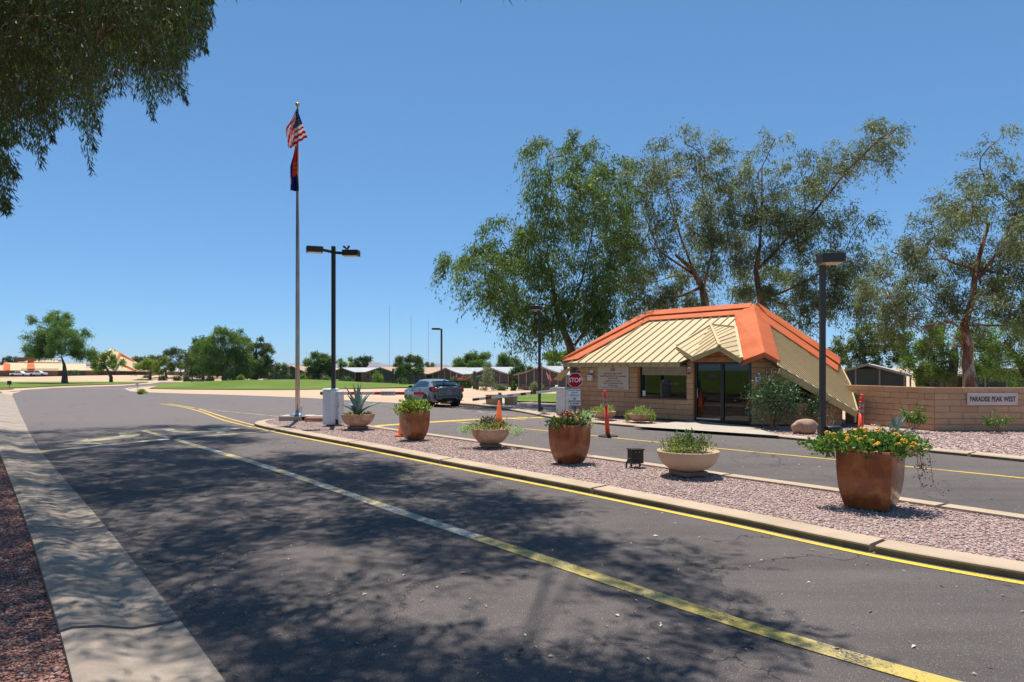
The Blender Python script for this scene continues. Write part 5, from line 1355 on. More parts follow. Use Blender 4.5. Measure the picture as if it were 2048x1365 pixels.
# 3 far
r, P, h, w = tall_planter(829, 878, 62, 38, 56, 0.67, 'smaller rust brown planter with bushy green lantana beside the cone')
tuft(r, (0.0, 0, h + 0.12), (0.40, 0.36, 0.18), 1300, 0.062, 0.042, M['leaf_bright'], clumps=26, up=0.5)
tuft(r, (-0.52, -0.1, h + 0.02), (0.22, 0.2, 0.08), 220, 0.055, 0.036, M['leaf_bright'], clumps=7)
blossoms(r, [np.array([-0.55 + RNG.random() * 0.25, -0.1 + RNG.normal() * .1, h + RNG.random() * 0.12]) for i in range(7)], 0.036, M['flower_yellow'])
blossoms(r, [np.array([RNG.normal() * 0.3, -0.2, h + 0.1 + RNG.random() * 0.2]) for i in range(9)], 0.028, M['flower_orange'])
# bowls on the median
def agave(name_thing, label, P, n, L, W, parent=None, loc=None, spread=0.75, seed=1, group=None):
    rr = random.Random(seed)
    root = thing(name_thing, label, 'agave', P, group=group)
    for i in range(n):
        a = i * 2.4 + rr.uniform(-.2, .2); el = radians(rr.uniform(28, 85)) if spread > .5 else radians(rr.uniform(50, 85)); l = L * rr.uniform(0.7, 1.05) * (0.75 + 0.25 * sin(el))
        dirh = Vector((cos(a), sin(a), 0)); side = Vector((-sin(a), cos(a), 0)); q = MB(); rows = []
        for j in range(9):
            t_ = j / 8; w = W * (0.55 + 0.9 * t_ * (1 - t_) * 2) * (1 - t_ ** 3) + 0.002
            bend = el + 0.25 - 0.5 * t_ * (1 - el / 1.7)
            c = dirh * (l * t_ * cos(bend)) + Vector((0, 0, l * t_ * sin(bend)))
            up = (Vector((0, 0, 1)) * cos(bend) - dirh * sin(bend))
            rows.append([c - side * w / 2 + up * w * 0.22, c - side * w * .25 + up * w * 0.03, c, c + side * w * .25 + up * w * 0.03, c + side * w / 2 + up * w * 0.22])
        q.grid(rows); o = q.build('leaf', M['agave'], root); s = o.modifiers.new('thickness', 'SOLIDIFY'); s.thickness = 0.014
    return root
r, P, h, R_ = bowl_planter(716, 858, 66, 23, 'terracotta bowl holding a big blue agave near the flagpole', slab=True)
agave('agave', 'large blue-green agave growing in the bowl near the flagpole', P + Vector((0.0, 0, h - 0.05)), 15, 1.12, 0.19, seed=4)
tuft(r, (0, 0, h + 0.0), (0.42, 0.42, 0.07), 500, 0.05, 0.035, M['leaf_yellow'], clumps=18)
r, P, h, R_ = bowl_planter(981, 894, 76, 28, 'wide terracotta bowl with silvery trailing plants, middle of the median', slab=True)
tuft(r, (0.0, 0, h + 0.10), (0.42, 0.42, 0.16), 800, 0.06, 0.02, M['leaf_purple'], clumps=24, up=1.0)
for sx, cy in ((-1, 0.0), (1, -0.1)):
    o = tuft(r, (0, 0, 0), (0.20, 0.20, 0.14), 800, 0.03, 0.02, M['leaf_pale'], name='silver_foliage', clumps=12)
    a = -PM[r.name].to_euler().z; v = Vector((sx * 0.56, cy, h - 0.02)); v.rotate(Matrix.Rotation(a, 3, 'Z')); o.location = v
o = tuft(r, (0, 0, h + .06), (0.45, 0.4, 0.08), 500, 0.05, 0.03, M['leaf_yellow'], clumps=18)
r, P, h, R_ = bowl_planter(1376, 950, 122, 37, 'pale cast stone bowl on a slab with straggly succulents, right half of the median', mat='cast_stone', slab=True)
tuft(r, (0.0, 0.05, h + 0.06), (0.48, 0.42, 0.15), 1900, 0.032, 0.022, M['leaf_yellow'], clumps=36, up=0.8)
tuft(r, (0.0, 0.05, h + 0.10), (0.42, 0.35, 0.16), 900, 0.034, 0.022, M['leaf_purple'], clumps=20, up=0.8)
sg = []
for i in range(30):
    a = RNG.random() * 2 * pi; rr_ = RNG.random() * 0.45; x, y = rr_ * cos(a), rr_ * sin(a); hh = 0.15 + 0.28 * RNG.random() * (1 - rr_)
    sg.append([Vector((x, y, h - 0.05)), Vector((x * 1.15, y * 1.1, h + hh * 0.5)), Vector((x * 1.3 + RNG.normal() * .03, y * 1.2, h + hh))])
stems(r, sg, 0.006, 'twig'); tp = np.array([np.array(s[k] .lerp(s[min(k + 1, 2)], RNG.random())) for s in sg for k in (1, 2) for _ in range(9)])
leaves('foliage', tp + RNG.normal(size=tp.shape) * 0.018, rdir(len(tp)) + np.array([0, 0, .6]), 0.034, 0.024, M['leaf_plant'], r)
# bowls at the wall
for px, py, lab, sd in ((1207, 838, 'terracotta bowl against the gatehouse wall, below the notice board', 1), (1280, 843, 'terracotta bowl against the gatehouse wall, below the window', 2)):
    r, P, h, R_ = bowl_planter(px, py, 50, 14, lab, z=0.10)
    tuft(r, (-0.05, 0, h + 0.06), (0.42, 0.42, 0.14), 900, 0.055, 0.03, M['leaf_yellow'], clumps=24, up=0.6)
    tuft(r, (0.1, 0, h + 0.12), (0.3, 0.3, 0.14), 160, 0.07, 0.02, M['leaf_pale'], clumps=10, up=0.8, name='silver_foliage')
    if sd == 2:
        for sx in (-0.5, 0.38):
            o = tuft(r, (0, 0, 0), (0.13, 0.13, 0.18), 240, 0.05, 0.03, M['leaf_yellow'], clumps=8, name='trailing_foliage'); v = Vector((sx, -0.35 if sx > 0 else 0, h - 0.12)); v.rotate(Matrix.Rotation(-PM[r.name].to_euler().z, 3, 'Z')); o.location = v
# black electrical box on the median
P = at(1271, 933, 0.10)
eb = thing('electrical_box', 'dark metal electrical box with conduit on the median gravel', 'electrical box', P, 0.35)
q = MB(); q.box((0, 0, 0.20), (0.26, 0.20, 0.27)); q.build('box', M['black_metal'], eb, bevel=0.006)
q = MB(); q.box((0, 0, 0.345), (0.29, 0.24, 0.02)); q.build('lid', M['black_metal'], eb)
q = MB()
for sx in (-.1, .1): q.box((sx, 0, 0.04), (0.03, 0.03, 0.10))
q.build('stake', M['black_metal'], eb)
q = MB(); q.tube([(-0.24, -0.06, -0.02), (-0.24, -0.06, 0.08), (-0.21, -0.07, 0.15), (-0.15, -0.08, 0.17)], 0.018, 8); q.tube([(-.13, -.11, .12), (0.02, -0.13, 0.11)], 0.015, 6); q.build('conduit', M['rubber'], eb)
q = MB(); q.box((-0.05, -0.105, 0.30), (0.02, 0.01, 0.015)); q.box((0.03, -0.105, 0.30), (0.02, 0.01, 0.015)); q.build('screws', M['galv'], eb)
# utility cabinets
P = at(1010, 811, -0.0); P.z = terr(0, P.y)
kk = P.y / F
for px, w, lab, mt, h0 in ((988, 26, 'beige utility cabinet, left of the green post', 'tank', 20), (1022, 19, 'beige utility cabinet, right of the green post', 'tank', 16)):
    p = Vector(((px - CX) * kk, P.y, P.z)); u = thing('utility_cabinet', lab, 'utility cabinet', p, -0.3, group='beige utility cabinets')
    q = MB(); q.box((0, 0, h0 * kk / 2), (w * kk, 0.7, h0 * kk)); q.build('body', M[mt], u, bevel=0.015); q = MB(); q.box((0, 0, h0 * kk + .02), (w * kk + .05, 0.75, 0.04)); q.build('lid', M[mt], u)
u = thing('utility_post', 'squat sage green utility post between the beige cabinets', 'utility post', Vector(((1000 - CX) * kk, P.y - 0.5, P.z)))
q = MB(); q.box((0, 0, 0.30), (0.26, 0.2, 0.62)); q.box((0, 0, 0.62), (0.18, 0.16, 0.2)); q.build('pedestal', M['cab_green'], u, bevel=0.02)
# boulder
def boulder(px, py, wpx, hpx, label, name='boulder', mat='boulder', z=0.08, seed=0):
    P = at(px, py, z); kk = P.y / F; n = 18; q = MB(); vs = []; rr = np.random.default_rng(seed); ph = rr.random(8) * 6
    for i in range(n + 1):
        th = pi * i / n
        for j in range(28):
            p = 2 * pi * j / 28; d = Vector((sin(th) * cos(p), sin(th) * sin(p), cos(th)))
            f_ = 1 + 0.10 * sin(2 * d.x + ph[0]) + 0.08 * sin(3 * d.y + ph[1] + 2 * d.z) + 0.05 * sin(7 * d.x + ph[2]) * sin(6 * d.z + ph[3]) + 0.03 * sin(13 * d.y + ph[4])
            vs.append((d.x * f_ * wpx * kk / 2, d.y * f_ * wpx * kk * 0.4, d.z * f_ * hpx * kk * 0.62 + hpx * kk * 0.38))
    fs = [(i * 28 + j, (i + 1) * 28 + j, (i + 1) * 28 + (j + 1) % 28, i * 28 + (j + 1) % 28) for i in range(n) for j in range(28)]
    q.add(vs, fs, 0, True); o = q.build(name, M[mat], label=label, cat='boulder'); o.location = P; return o
boulder(1607, 866, 50, 27, 'rounded tan sandstone boulder at the right corner of the gatehouse', seed=3)
# shrubs
def shrub(px, py, wpx, hpx, n, L, W, mat, label, cat='shrub', z=0.08, clumps=26, stemn=10, name='shrub', twiggy=False, stem='twig', low=0.45, zt=None, group=None, spread=0.45):
    P = at(px, py, z) if zt is None else at(px, py)
    kk = P.y / F; w = wpx * kk; hh = hpx * kk; r = thing(name, label, cat, P, group=group)
    sg = []; tips = []
    for i in range(stemn):
        a = RNG.random() * 2 * pi; rr_ = (RNG.random() ** 0.5) * w * spread; t = Vector((rr_ * cos(a), rr_ * sin(a) * 0.8, hh * RNG.uniform(low, 0.98) * (1 - 0.3 * (rr_ / (w * .5 + 1e-6)) ** 2)))
        m_ = t * 0.5 + Vector((RNG.normal() * w * .05, RNG.normal() * w * .05, 0.05 * hh)); sg.append([Vector((0.04 * cos(a), 0.04 * sin(a), 0)), m_, t]); tips.append(t)
    stems(r, sg, 0.008 + w * 0.006, stem)
    if twiggy: C = np.array([np.array(s[1].lerp(s[2], RNG.random())) for s in sg for _ in range(n // len(sg))]); C = C + RNG.normal(size=C.shape) * w * 0.045
    else:
        T = np.array([tuple(t) for t in tips]); C = T[RNG.integers(0, len(T), n)] + RNG.normal(size=(n, 3)) * np.array([w, w, hh]) * 0.115
        C[:, 2] = np.clip(C[:, 2], 0.03, None)
    s = 0.6 + 0.8 * RNG.random(len(C))
    leaves('foliage', C, rdir(len(C)) + np.array([0, 0, .4]), L * s, W * s, M[mat], r)
    return r
shrub(1548, 858, 92, 98, 4200, 0.07, 0.045, 'leaf_shrub', 'large glossy dark green shrub right of the gatehouse doors', stemn=44, low=0.35, spread=0.42)
shrub(1632, 856, 70, 78, 900, 0.07, 0.04, 'leaf_shrub', 'sparse leggy shrub between the boulder and the lamp post', stemn=16, twiggy=True)
shrub(1655, 862, 62, 60, 120, 0.05, 0.03, 'leaf_shrub', 'bare reddish twigs under the low roof edge', stemn=22, twiggy=True)
shrub(1826, 864, 62, 62, 900, 0.06, 0.04, 'leaf_plant', 'thin green shrub before the corner of the name wall', stemn=13, twiggy=True)
shrub(1997, 866, 66, 48, 600, 0.055, 0.035, 'leaf_plant', 'low bare-stemmed shrub under the name plaque', stemn=15, twiggy=True)
agave('agave', 'grey-green agave growing in the gravel before the name wall', at(1788, 886, 0.06), 20, 0.92, 0.13, seed=8)
# ------------------------------------------------------------------ trees
def limb(q, a, b, r0, r1, bend=0.12, seg=7, n=6, sag=0.0):
    a = Vector(a); b = Vector(b); L = (b - a).length
    o = Vector((RNG.normal(), RNG.normal(), RNG.normal() * 0.5)) * L * bend * 0.5
    pts = []
    for i in range(n + 1):
        t_ = i / n; p = a.lerp(b, t_) + o * sin(pi * t_) + Vector((0, 0, -sag * L * t_ * t_))
        if 0 < i < n: p += Vector((RNG.normal(), RNG.normal(), RNG.normal())) * L * 0.012
        pts.append(p)
    q.tube(pts, [r0 + (r1 - r0) * (i / n) ** 0.8 for i in range(n + 1)], seg)
    return pts

def strand_leaves(O, D, Ls, nper, leafL, leafW, droop, jit, hang):
    """leaves along strands: O origins, D unit dirs, Ls lengths"""
    n = len(O); t_ = RNG.random((n, nper)); t_[:, 0] = 1
    P = O[:, None] + D[:, None] * (Ls[:, None] * t_)[..., None]
    P[..., 2] -= droop * (Ls[:, None] * t_ ** 2)
    P = P + RNG.normal(size=P.shape) * jit
    P = P.reshape(-1, 3); m = len(P)
    ax = rdir(m) * (1 - hang) + np.array([0, 0, -1.0]) * hang + np.repeat(D, nper, 0) * 0.35
    s = 0.65 + 0.7 * RNG.random(m)
    # tone runs in clumps: each strand has its own tone plus a little leaf noise
    tone = np.clip(np.repeat(RNG.random(n), nper) * 0.75 + 0.25 * RNG.random(m), 0, 1)
    return P, ax, leafL * s, leafW * s, tone

def tree(name, label, base, D, trunk, blobs, leaf, bark='bark', n=20000, leafL=0.15, leafW=0.035, hang=0.6, droop=0.5, r0=0.3, clump=0.3, nclump=14,
         strand=0.8, nper=10, group=None, cat='tree', depth=0.85, rtop=0.12, forks=None, sub=3, dshift=None, shell=0.55, twig=0.02, fit=1.0):
    """trunk: photo-pixel polyline from the ground up at distance D; blobs: (px, py, rx, ry[, weight[, depth offset]])"""
    k = D / F
    bz = base[2]
    root = thing(name, label, cat, base, group=group)
    bx, by = base[0], base[1]
    tp = [Vector((0, 0, -0.15))]
    for px, py in trunk: tp.append(Vector(((px - CX) * k - bx, RNG.normal() * 0.15, H + (HY - py) * k - bz)))
    q = MB(); nt = len(tp)
    rad = [r0 * 1.15] + [r0 + (rtop - r0) * i / max(1, nt - 2) for i in range(nt - 1)]
    TP = []
    for a, b in zip(tp, tp[1:]): TP += [a, a.lerp(b, .5)]
    TP.append(tp[-1]); TR = []
    for a, b in zip(rad, rad[1:]): TR += [a, (a + b) / 2]
    TR.append(rad[-1]); q.tube(TP, TR, 10)
    Wt = np.array([(b[4] if len(b) > 4 else 1.0) * b[2] * b[3] for b in blobs]); Wt = Wt / Wt.sum()
    allP, allA, allL, allW, allT = [], [], [], [], []
    forks = [[Vector(((px - CX) * k - bx, dy, H + (HY - py) * k - bz)) for px, py, dy in f] for f in (forks or [])]
    for f in forks:
        a = min(tp, key=lambda p: (p - f[0]).length); q.tube([a] + f, [rtop * 1.25 - (rtop * 0.8) * i / len(f) for i in range(len(f) + 1)], 8)
    nodes = [(p, rad[i]) for i, p in enumerate(tp) if i >= nt // 2] + [(p, rtop * 0.6) for f in forks for p in f]
    for bi, b in enumerate(blobs):
        rx, ry = b[2] * k, b[3] * k; rd = (rx + ry) / 2 * depth
        dy = b[5] if len(b) > 5 else RNG.normal() * rd * 0.9
        c = Vector(((b[0] - CX) * k - bx, dy, H + (HY - b[1]) * k - bz))
        cand = [(p, r) for p, r in nodes if p.z < c.z + 0.3 * ry] or nodes[:1]
        a, ra = min(cand, key=lambda pr: (pr[0] - c).length + 0.4 * abs(pr[0].x - c.x))
        pts = limb(q, a, c + Vector((0, 0, -0.1 * ry)), min(ra * 0.6, 0.03 + 0.018 * (c - a).length), 0.025, 0.16, 6)
        nodes.append((c, 0.05)); nodes.append((pts[3], 0.06))
        nn_ = max(40, int(n * Wt[bi])); ns = max(4, nn_ // nper)
        kc = max(4, int(nclump * rx * ry / 1.2)) if nclump < 100 else nclump
        kc = min(kc, 60)
        C = rdir(kc) * np.array([rx, rd, ry]) * (shell + (1 - shell) * RNG.random((kc, 1)))
        for j in range(min(sub, kc)): limb(q, c + Vector((0, 0, -0.1 * ry)), c + Vector(C[j]) * 0.85, twig, 0.006, 0.2, 4, 4)
        idx = RNG.integers(0, kc, ns); cr = clump * min(rx, ry)
        O = C[idx] + RNG.normal(size=(ns, 3)) * cr * np.array([1, 1, 0.8]) * 0.6
        Dv = C[idx] / (np.linalg.norm(C[idx], axis=1, keepdims=True) + 1e-6) * 0.7 + rdir(ns) * 0.6; Dv /= np.linalg.norm(Dv, axis=1, keepdims=True)
        tone0 = RNG.random(kc)[idx]
        P, ax, L_, W_, T = strand_leaves(O, Dv, strand * (0.4 + 0.6 * RNG.random(ns)), nper, leafL, leafW, droop, leafL * 0.5, hang)
        T = np.clip(0.55 * T + 0.45 * np.repeat(tone0, nper), 0, 1)
        allP.append(P + np.array(tuple(c))); allA.append(ax); allL.append(L_); allW.append(W_); allT.append(T)
    q.build('trunk', M[bark], root)
    leaves('crown', np.concatenate(allP), np.concatenate(allA), np.concatenate(allL), np.concatenate(allW), M[leaf], root, rnd=np.concatenate(allT))
    return root
def gbase(px, D, z=None):
    x = (px - CX) / F * D; return Vector((x, D, (terr(0, D) + (mound(x, D) if D > 100 and D < 150 else 0)) if z is None else z))

G4 = 'tall eucalyptus trees behind the gatehouse'
tree('eucalyptus_tree', 'dense drooping eucalyptus left of the gatehouse roof', gbase(1152, 37), 37, [(1151, 760), (1146, 710), (1135, 680), (1122, 650), (1112, 610), (1100, 540)],
     [(915, 525, 34, 30), (955, 535, 45, 45), (1005, 475, 42, 46), (1025, 555, 50, 60), (1070, 600, 50, 45), (1085, 490, 55, 60), (1092, 335, 38, 34), (1118, 410, 60, 55),
      (1168, 285, 30, 34), (1178, 340, 36, 40), (1208, 400, 42, 60), (1185, 480, 58, 60), (1150, 570, 60, 60), (1222, 530, 42, 60), (1060, 660, 22, 44), (1125, 630, 40, 34), (1000, 620, 18, 44), (985, 560, 40, 45),
      (1085, 400, 38, 45), (1215, 610, 40, 40), (1172, 610, 40, 40), (1090, 665, 18, 34), (1185, 650, 16, 40), (1240, 450, 30, 50), (1045, 510, 40, 40)],
     'leaf_euc_green', 'bark_euc', n=60000, leafL=0.19, leafW=0.055, hang=0.65, droop=0.75, r0=0.27, strand=1.1, group=G4, clump=0.21, nclump=18, rtop=0.09,
     forks=[[(1135, 640, 0), (1165, 560, .3), (1185, 470, 0.5)], [(1150, 690, .2), (1205, 620, .5), (1225, 540, .5)]])
tree('eucalyptus_tree', 'airy grey-green eucalyptus behind the middle of the gatehouse roof', gbase(1420, 39), 39, [(1418, 700), (1415, 620), (1405, 575), (1385, 540), (1350, 510)],
     [(1285, 350, 36, 45, .7), (1335, 305, 30, 38, .6), (1330, 395, 55, 45, .7), (1395, 335, 40, 40, .7), (1360, 300, 20, 30, .5), (1295, 470, 42, 45), (1370, 470, 50, 45, .8), (1435, 400, 32, 50, .8), (1450, 490, 45, 55, 1.3),
      (1315, 560, 50, 36), (1400, 560, 50, 36), (1258, 600, 26, 28, .8), (1300, 605, 44, 20, .8), (1345, 600, 40, 22), (1430, 340, 26, 40, .7), (1260, 400, 24, 50, .6), (1265, 520, 30, 45, .8)],
     'leaf_euc', 'bark_euc', n=37000, leafL=0.18, leafW=0.050, hang=0.55, droop=0.5, r0=0.30, strand=0.95, group=G4, rtop=0.08, shell=0.5, clump=0.26, nclump=18,
     forks=[[(1395, 555, 0), (1320, 500, .3), (1290, 420, 0.5)], [(1400, 570, .2), (1365, 470, .5), (1335, 360, .5)], [(1405, 580, -.2), (1425, 480, -.5), (1400, 380, -.5)]])
tree('eucalyptus_tree', 'spreading eucalyptus with one long limb reaching to the upper right', gbase(1535, 40), 40, [(1530, 700), (1528, 640), (1520, 590), (1510, 540), (1520, 490)],
     [(1525, 345, 36, 55, .7), (1540, 285, 22, 24, .5), (1575, 420, 50, 55), (1520, 470, 50, 55, 1.2), (1600, 345, 40, 38, .6), (1650, 345, 32, 36, .5), (1695, 315, 42, 34, .7), (1740, 280, 40, 34, .8), (1782, 268, 30, 24, .7), (1765, 315, 30, 22, .4),
      (1620, 470, 45, 50), (1560, 560, 62, 50), (1640, 555, 55, 50), (1690, 520, 42, 50, .9), (1705, 445, 28, 28, .7), (1500, 590, 44, 28), (1620, 610, 55, 34), (1690, 590, 40, 40, .9), (1630, 405, 36, 36, .6), (1585, 640, 40, 24), (1715, 560, 22, 44, .6), (1490, 400, 30, 50, .7)],
     'leaf_euc', 'bark_euc', n=54000, leafL=0.18, leafW=0.050, hang=0.55, droop=0.55, r0=0.30, strand=0.95, group=G4, rtop=0.09, shell=0.5, clump=0.26, nclump=18,
     forks=[[(1520, 535, 0), (1560, 490, -.2), (1620, 430, -.5), (1680, 350, -0.8), (1740, 290, -1), (1775, 268, -1)], [(1520, 520, .2), (1530, 420, .5), (1530, 330, .5)], [(1524, 600, 0), (1565, 585, .2), (1620, 560, .3), (1690, 520, .3)]])
tree('eucalyptus_tree', 'reddish peeling-bark eucalyptus behind the name wall, cropped by the right edge', gbase(1932, 30), 30, [(1934, 770), (1936, 730), (1938, 690), (1936, 650), (1945, 600), (1952, 540), (1968, 450)],
     [(1985, 335, 44, 42, .7), (1955, 390, 55, 40, .8), (1885, 430, 50, 40, .8), (2030, 400, 36, 60), (1845, 485, 45, 45, .8), (1920, 500, 60, 50), (1990, 490, 60, 50), (1785, 500, 34, 34, .6), (1800, 575, 48, 45), (1870, 580, 60, 50),
      (1960, 580, 66, 50), (2040, 540, 50, 60), (1790, 640, 30, 38, .8), (1830, 650, 40, 34), (1900, 640, 40, 30, .8), (2000, 650, 50, 36), (2070, 470, 60, 80), (2090, 620, 60, 60), (1975, 290, 26, 26, .4), (1755, 560, 22, 40, .6)],
     'leaf_euc', 'bark_red', n=56000, leafL=0.14, leafW=0.040, hang=0.5, droop=0.4, r0=0.26, strand=0.75, rtop=0.07, shell=0.5, clump=0.28, nclump=18,
     forks=[[(1936, 690, 0), (1922, 660, -.1), (1890, 645, -.4), (1850, 652, -0.8), (1812, 664, -1)], [(1934, 700, .2), (1905, 682, -.5), (1880, 672, -.8)], [(1950, 560, -.2), (1985, 500, -.5), (2020, 420, -.5)]])
tree('mesquite_tree', 'dark mesquite with leaning trunk left of the peeling-bark eucalyptus', gbase(1905, 33), 33, [(1900, 770), (1905, 720), (1912, 690)],
     [(1860, 720, 46, 36), (1900, 690, 55, 34), (1850, 680, 44, 26, .8), (1965, 700, 44, 44), (1830, 740, 30, 22, .8), (1900, 745, 50, 20, .8)],
     'leaf_mesq', 'bark', n=26000, leafL=0.10, leafW=0.04, hang=0.2, droop=0.2, r0=0.22, strand=0.5, group='mesquites behind the name wall')
tree('mesquite_tree', 'broad mesquite at the right edge, its limbs leaning over the name wall', gbase(2060, 34), 34, [(2060, 770), (2040, 720), (2010, 690)],
     [(2010, 690, 60, 60), (2060, 650, 50, 60), (2040, 720, 60, 44), (1985, 730, 40, 24), (2020, 620, 40, 34), (2090, 700, 50, 60)],
     'leaf_mesq', 'bark', n=26000, leafL=0.10, leafW=0.04, hang=0.2, droop=0.2, r0=0.22, strand=0.5, group='mesquites behind the name wall')
tree('pine_tree', 'rounded umbrella-like pine behind the lamp post on the right', gbase(1730, 85), 85, [(1732, 760), (1730, 720), (1728, 700)],
     [(1700, 690, 30, 16), (1740, 668, 34, 16), (1780, 680, 34, 16), (1720, 705, 40, 14), (1770, 705, 40, 14), (1680, 712, 24, 14), (1805, 706, 24, 16), (1745, 688, 50, 16), (1695, 728, 34, 10), (1760, 725, 40, 10), (1725, 660, 20, 10)],
     'leaf_pine', 'bark', n=15000, leafL=0.30, leafW=0.12, hang=0.0, droop=0.0, r0=0.35, strand=0.5, clump=0.25, shell=0.75)
shrub(1833, 773, 56, 24, 1500, 0.12, 0.09, 'leaf_hedge', 'clipped round green bush peeping over the name wall', stemn=14, low=0.5).location.y = 30
# --- far trees
FT = 'trees in front of and beyond the far houses'
def far(label, px, D, trunk, blobs, leaf='leaf_mesq', n=5000, s=0.32, **kw):
    kw.setdefault('group', FT); kw.setdefault('name', 'broadleaf_tree'); kw.setdefault('bark', 'bark'); nm = kw.pop('name')
    return tree(nm, label, gbase(px, D), D, trunk, blobs, leaf, kw.pop('bark'), n=int(n * 1.9), leafL=s, leafW=s * kw.pop('wr', 0.5), hang=kw.pop('hang', 0.15), droop=kw.pop('droop', 0.2), r0=kw.pop('r0', 0.35), strand=kw.pop('strand', 1.0), nper=8, nclump=kw.pop('nclump', 4), shell=kw.pop('shell', 0.4), clump=0.36, **kw)
far('wide leaning mesquite on the lawn at the far left', 130, 140, [(129, 762), (130, 745), (127, 730), (124, 715)],
    [(100, 632, 26, 14, .8), (70, 645, 18, 10, .6), (112, 650, 24, 14), (75, 690, 30, 20), (110, 680, 34, 20), (150, 680, 34, 20), (165, 700, 24, 16), (60, 700, 16, 12), (125, 705, 40, 14), (115, 665, 24, 14), (150, 668, 20, 10, .7), (175, 712, 14, 10), (90, 712, 20, 8)],
    n=20000, s=0.36, wr=0.3, r0=0.6, strand=1.1, group=None, name='mesquite_tree', hang=.1, nclump=3)
far('feathery palo verde in front of the clubhouse', 222, 150, [(222, 755), (215, 740), (208, 728)], [(200, 722, 16, 10), (215, 715, 16, 9), (235, 728, 16, 7), (190, 732, 12, 6), (222, 732, 20, 6)], 'leaf_bright', 3200, 0.3)
far('pale palo verde right of the clubhouse', 300, 160, [(300, 756), (302, 740)], [(290, 727, 20, 9), (312, 722, 16, 8), (275, 735, 16, 7)], 'leaf_bright', 3200, 0.3)
far('low spreading palo verde left of the willow', 330, 165, [(332, 756), (330, 742)], [(325, 735, 20, 9), (345, 730, 12, 9), (310, 738, 12, 7)], 'leaf_bright', 3000, 0.3)
far('rounded grey-green tree left of the big willow', 362, 170, [(362, 757), (362, 740)], [(362, 712, 15, 15), (355, 725, 14, 14), (370, 728, 10, 16)], 'leaf_euc_dark', 3500, 0.3)
far('big weeping willow-like tree behind the lawn mound', 455, 135, [(448, 758), (450, 740), (455, 715)],
    [(455, 668, 24, 12), (440, 690, 26, 20), (475, 690, 24, 18), (425, 720, 22, 22), (460, 720, 28, 22), (490, 725, 16, 24), (405, 690, 20, 14), (395, 715, 18, 24), (440, 735, 26, 12), (480, 665, 10, 8), (480, 742, 20, 8)],
    'leaf_mesq', 22000, 0.36, wr=0.3, hang=0.6, droop=0.8, strand=1.5, r0=0.5, name='willow_tree')
far('dark tree just left of and behind the willow', 405, 160, [(407, 757), (405, 735)], [(405, 690, 22, 12), (385, 715, 18, 22), (400, 730, 24, 20)], 'leaf_euc_dark', 6000, 0.35)
far('tall ragged pine right of the willow', 512, 140, [(512, 758), (512, 720), (512, 690)],
    [(498, 688, 12, 7), (522, 686, 12, 6), (510, 700, 26, 8), (535, 698, 10, 6), (515, 720, 22, 8), (500, 710, 10, 6), (530, 728, 24, 8), (545, 731, 12, 5), (520, 744, 30, 9)], 'leaf_pine', 8000, 0.32, shell=0.7, name='pine_tree')
far('small pale tree between the far tan houses', 562, 135, [(562, 760), (562, 745)], [(560, 737, 12, 6), (565, 745, 9, 5)], 'leaf_sage', 1200, 0.3)
far('round-headed tree left of the lamp posts', 638, 135, [(637, 762), (637, 740)], [(640, 722, 18, 12), (625, 732, 16, 12), (655, 733, 14, 14), (640, 745, 22, 9)], 'leaf_euc_green', 7000, 0.34)
far('pale green tree above the first white roof', 698, 190, [(698, 745), (698, 735)], [(695, 728, 16, 9), (710, 732, 12, 6)], 'leaf_bright', 2200, 0.35)
far('small dark tree beside the pale green one', 728, 190, [(728, 745), (728, 730)], [(724, 724, 10, 8), (733, 718, 8, 6), (726, 732, 12, 6)], 'leaf_euc_dark', 2600, 0.35)
far('flat-topped olive pine above the tan roof', 812, 165, [(812, 758), (812, 725)], [(805, 713, 12, 5), (818, 720, 18, 5), (800, 724, 14, 5), (832, 722, 10, 5), (812, 730, 26, 5), (840, 731, 8, 4)], 'leaf_pine', 5000, 0.34, name='pine_tree', shell=.7)
far('bright green bush-like tree in front of the tan roofs', 818, 120, [(818, 756), (818, 745)], [(808, 736, 14, 7), (828, 736, 14, 6), (818, 740, 22, 6)], 'leaf_hedge', 4000, 0.28)
far('small dark pine top behind the roofs right of the masts', 860, 200, [(860, 745), (860, 735)], [(860, 731, 9, 4)], 'leaf_pine', 700, 0.3, name='pine_tree')
far('leafy double-crowned tree right of the small lamp post', 945, 170, [(945, 757), (945, 735)], [(922, 727, 14, 10), (943, 720, 16, 13), (965, 722, 16, 14), (950, 733, 26, 9)], 'leaf_mesq', 8000, 0.34)
far('round tree above the white roofs left of the eucalyptus', 1015, 165, [(1015, 757), (1015, 740)], [(1010, 722, 13, 12), (1024, 727, 13, 12), (1012, 735, 20, 8)], 'leaf_euc_green', 5200, 0.34)
far('green hedge-like tree left of the screened porch', 1045, 115, [(1045, 770), (1045, 755)], [(1038, 745, 12, 10), (1050, 740, 12, 6), (1034, 757, 9, 9)], 'leaf_hedge', 3400, 0.26)
far('bright green tree behind the eucalyptus trunk', 1116, 140, [(1116, 755), (1116, 735)], [(1108, 718, 14, 11), (1124, 712, 13, 10), (1112, 730, 20, 9)], 'leaf_bright', 5200, 0.32)
far('dark tree behind the clubhouse at the far left', 25, 270, [(25, 745), (25, 735)], [(25, 719, 10, 5), (14, 725, 10, 4), (30, 726, 8, 4)], 'leaf_euc_dark', 1600, 0.5)
far('dark pine mass behind the palo verdes', 290, 250, [(290, 748), (290, 735)], [(285, 722, 18, 6), (310, 718, 14, 5), (265, 727, 14, 4), (330, 724, 12, 5)], 'leaf_pine', 3200, 0.5, name='pine_tree')
far('squat green shrub-tree beside the clubhouse door wall', 142, 215, [(142, 752), (142, 748)], [(142, 745, 8, 5)], 'leaf_hedge', 900, 0.3)
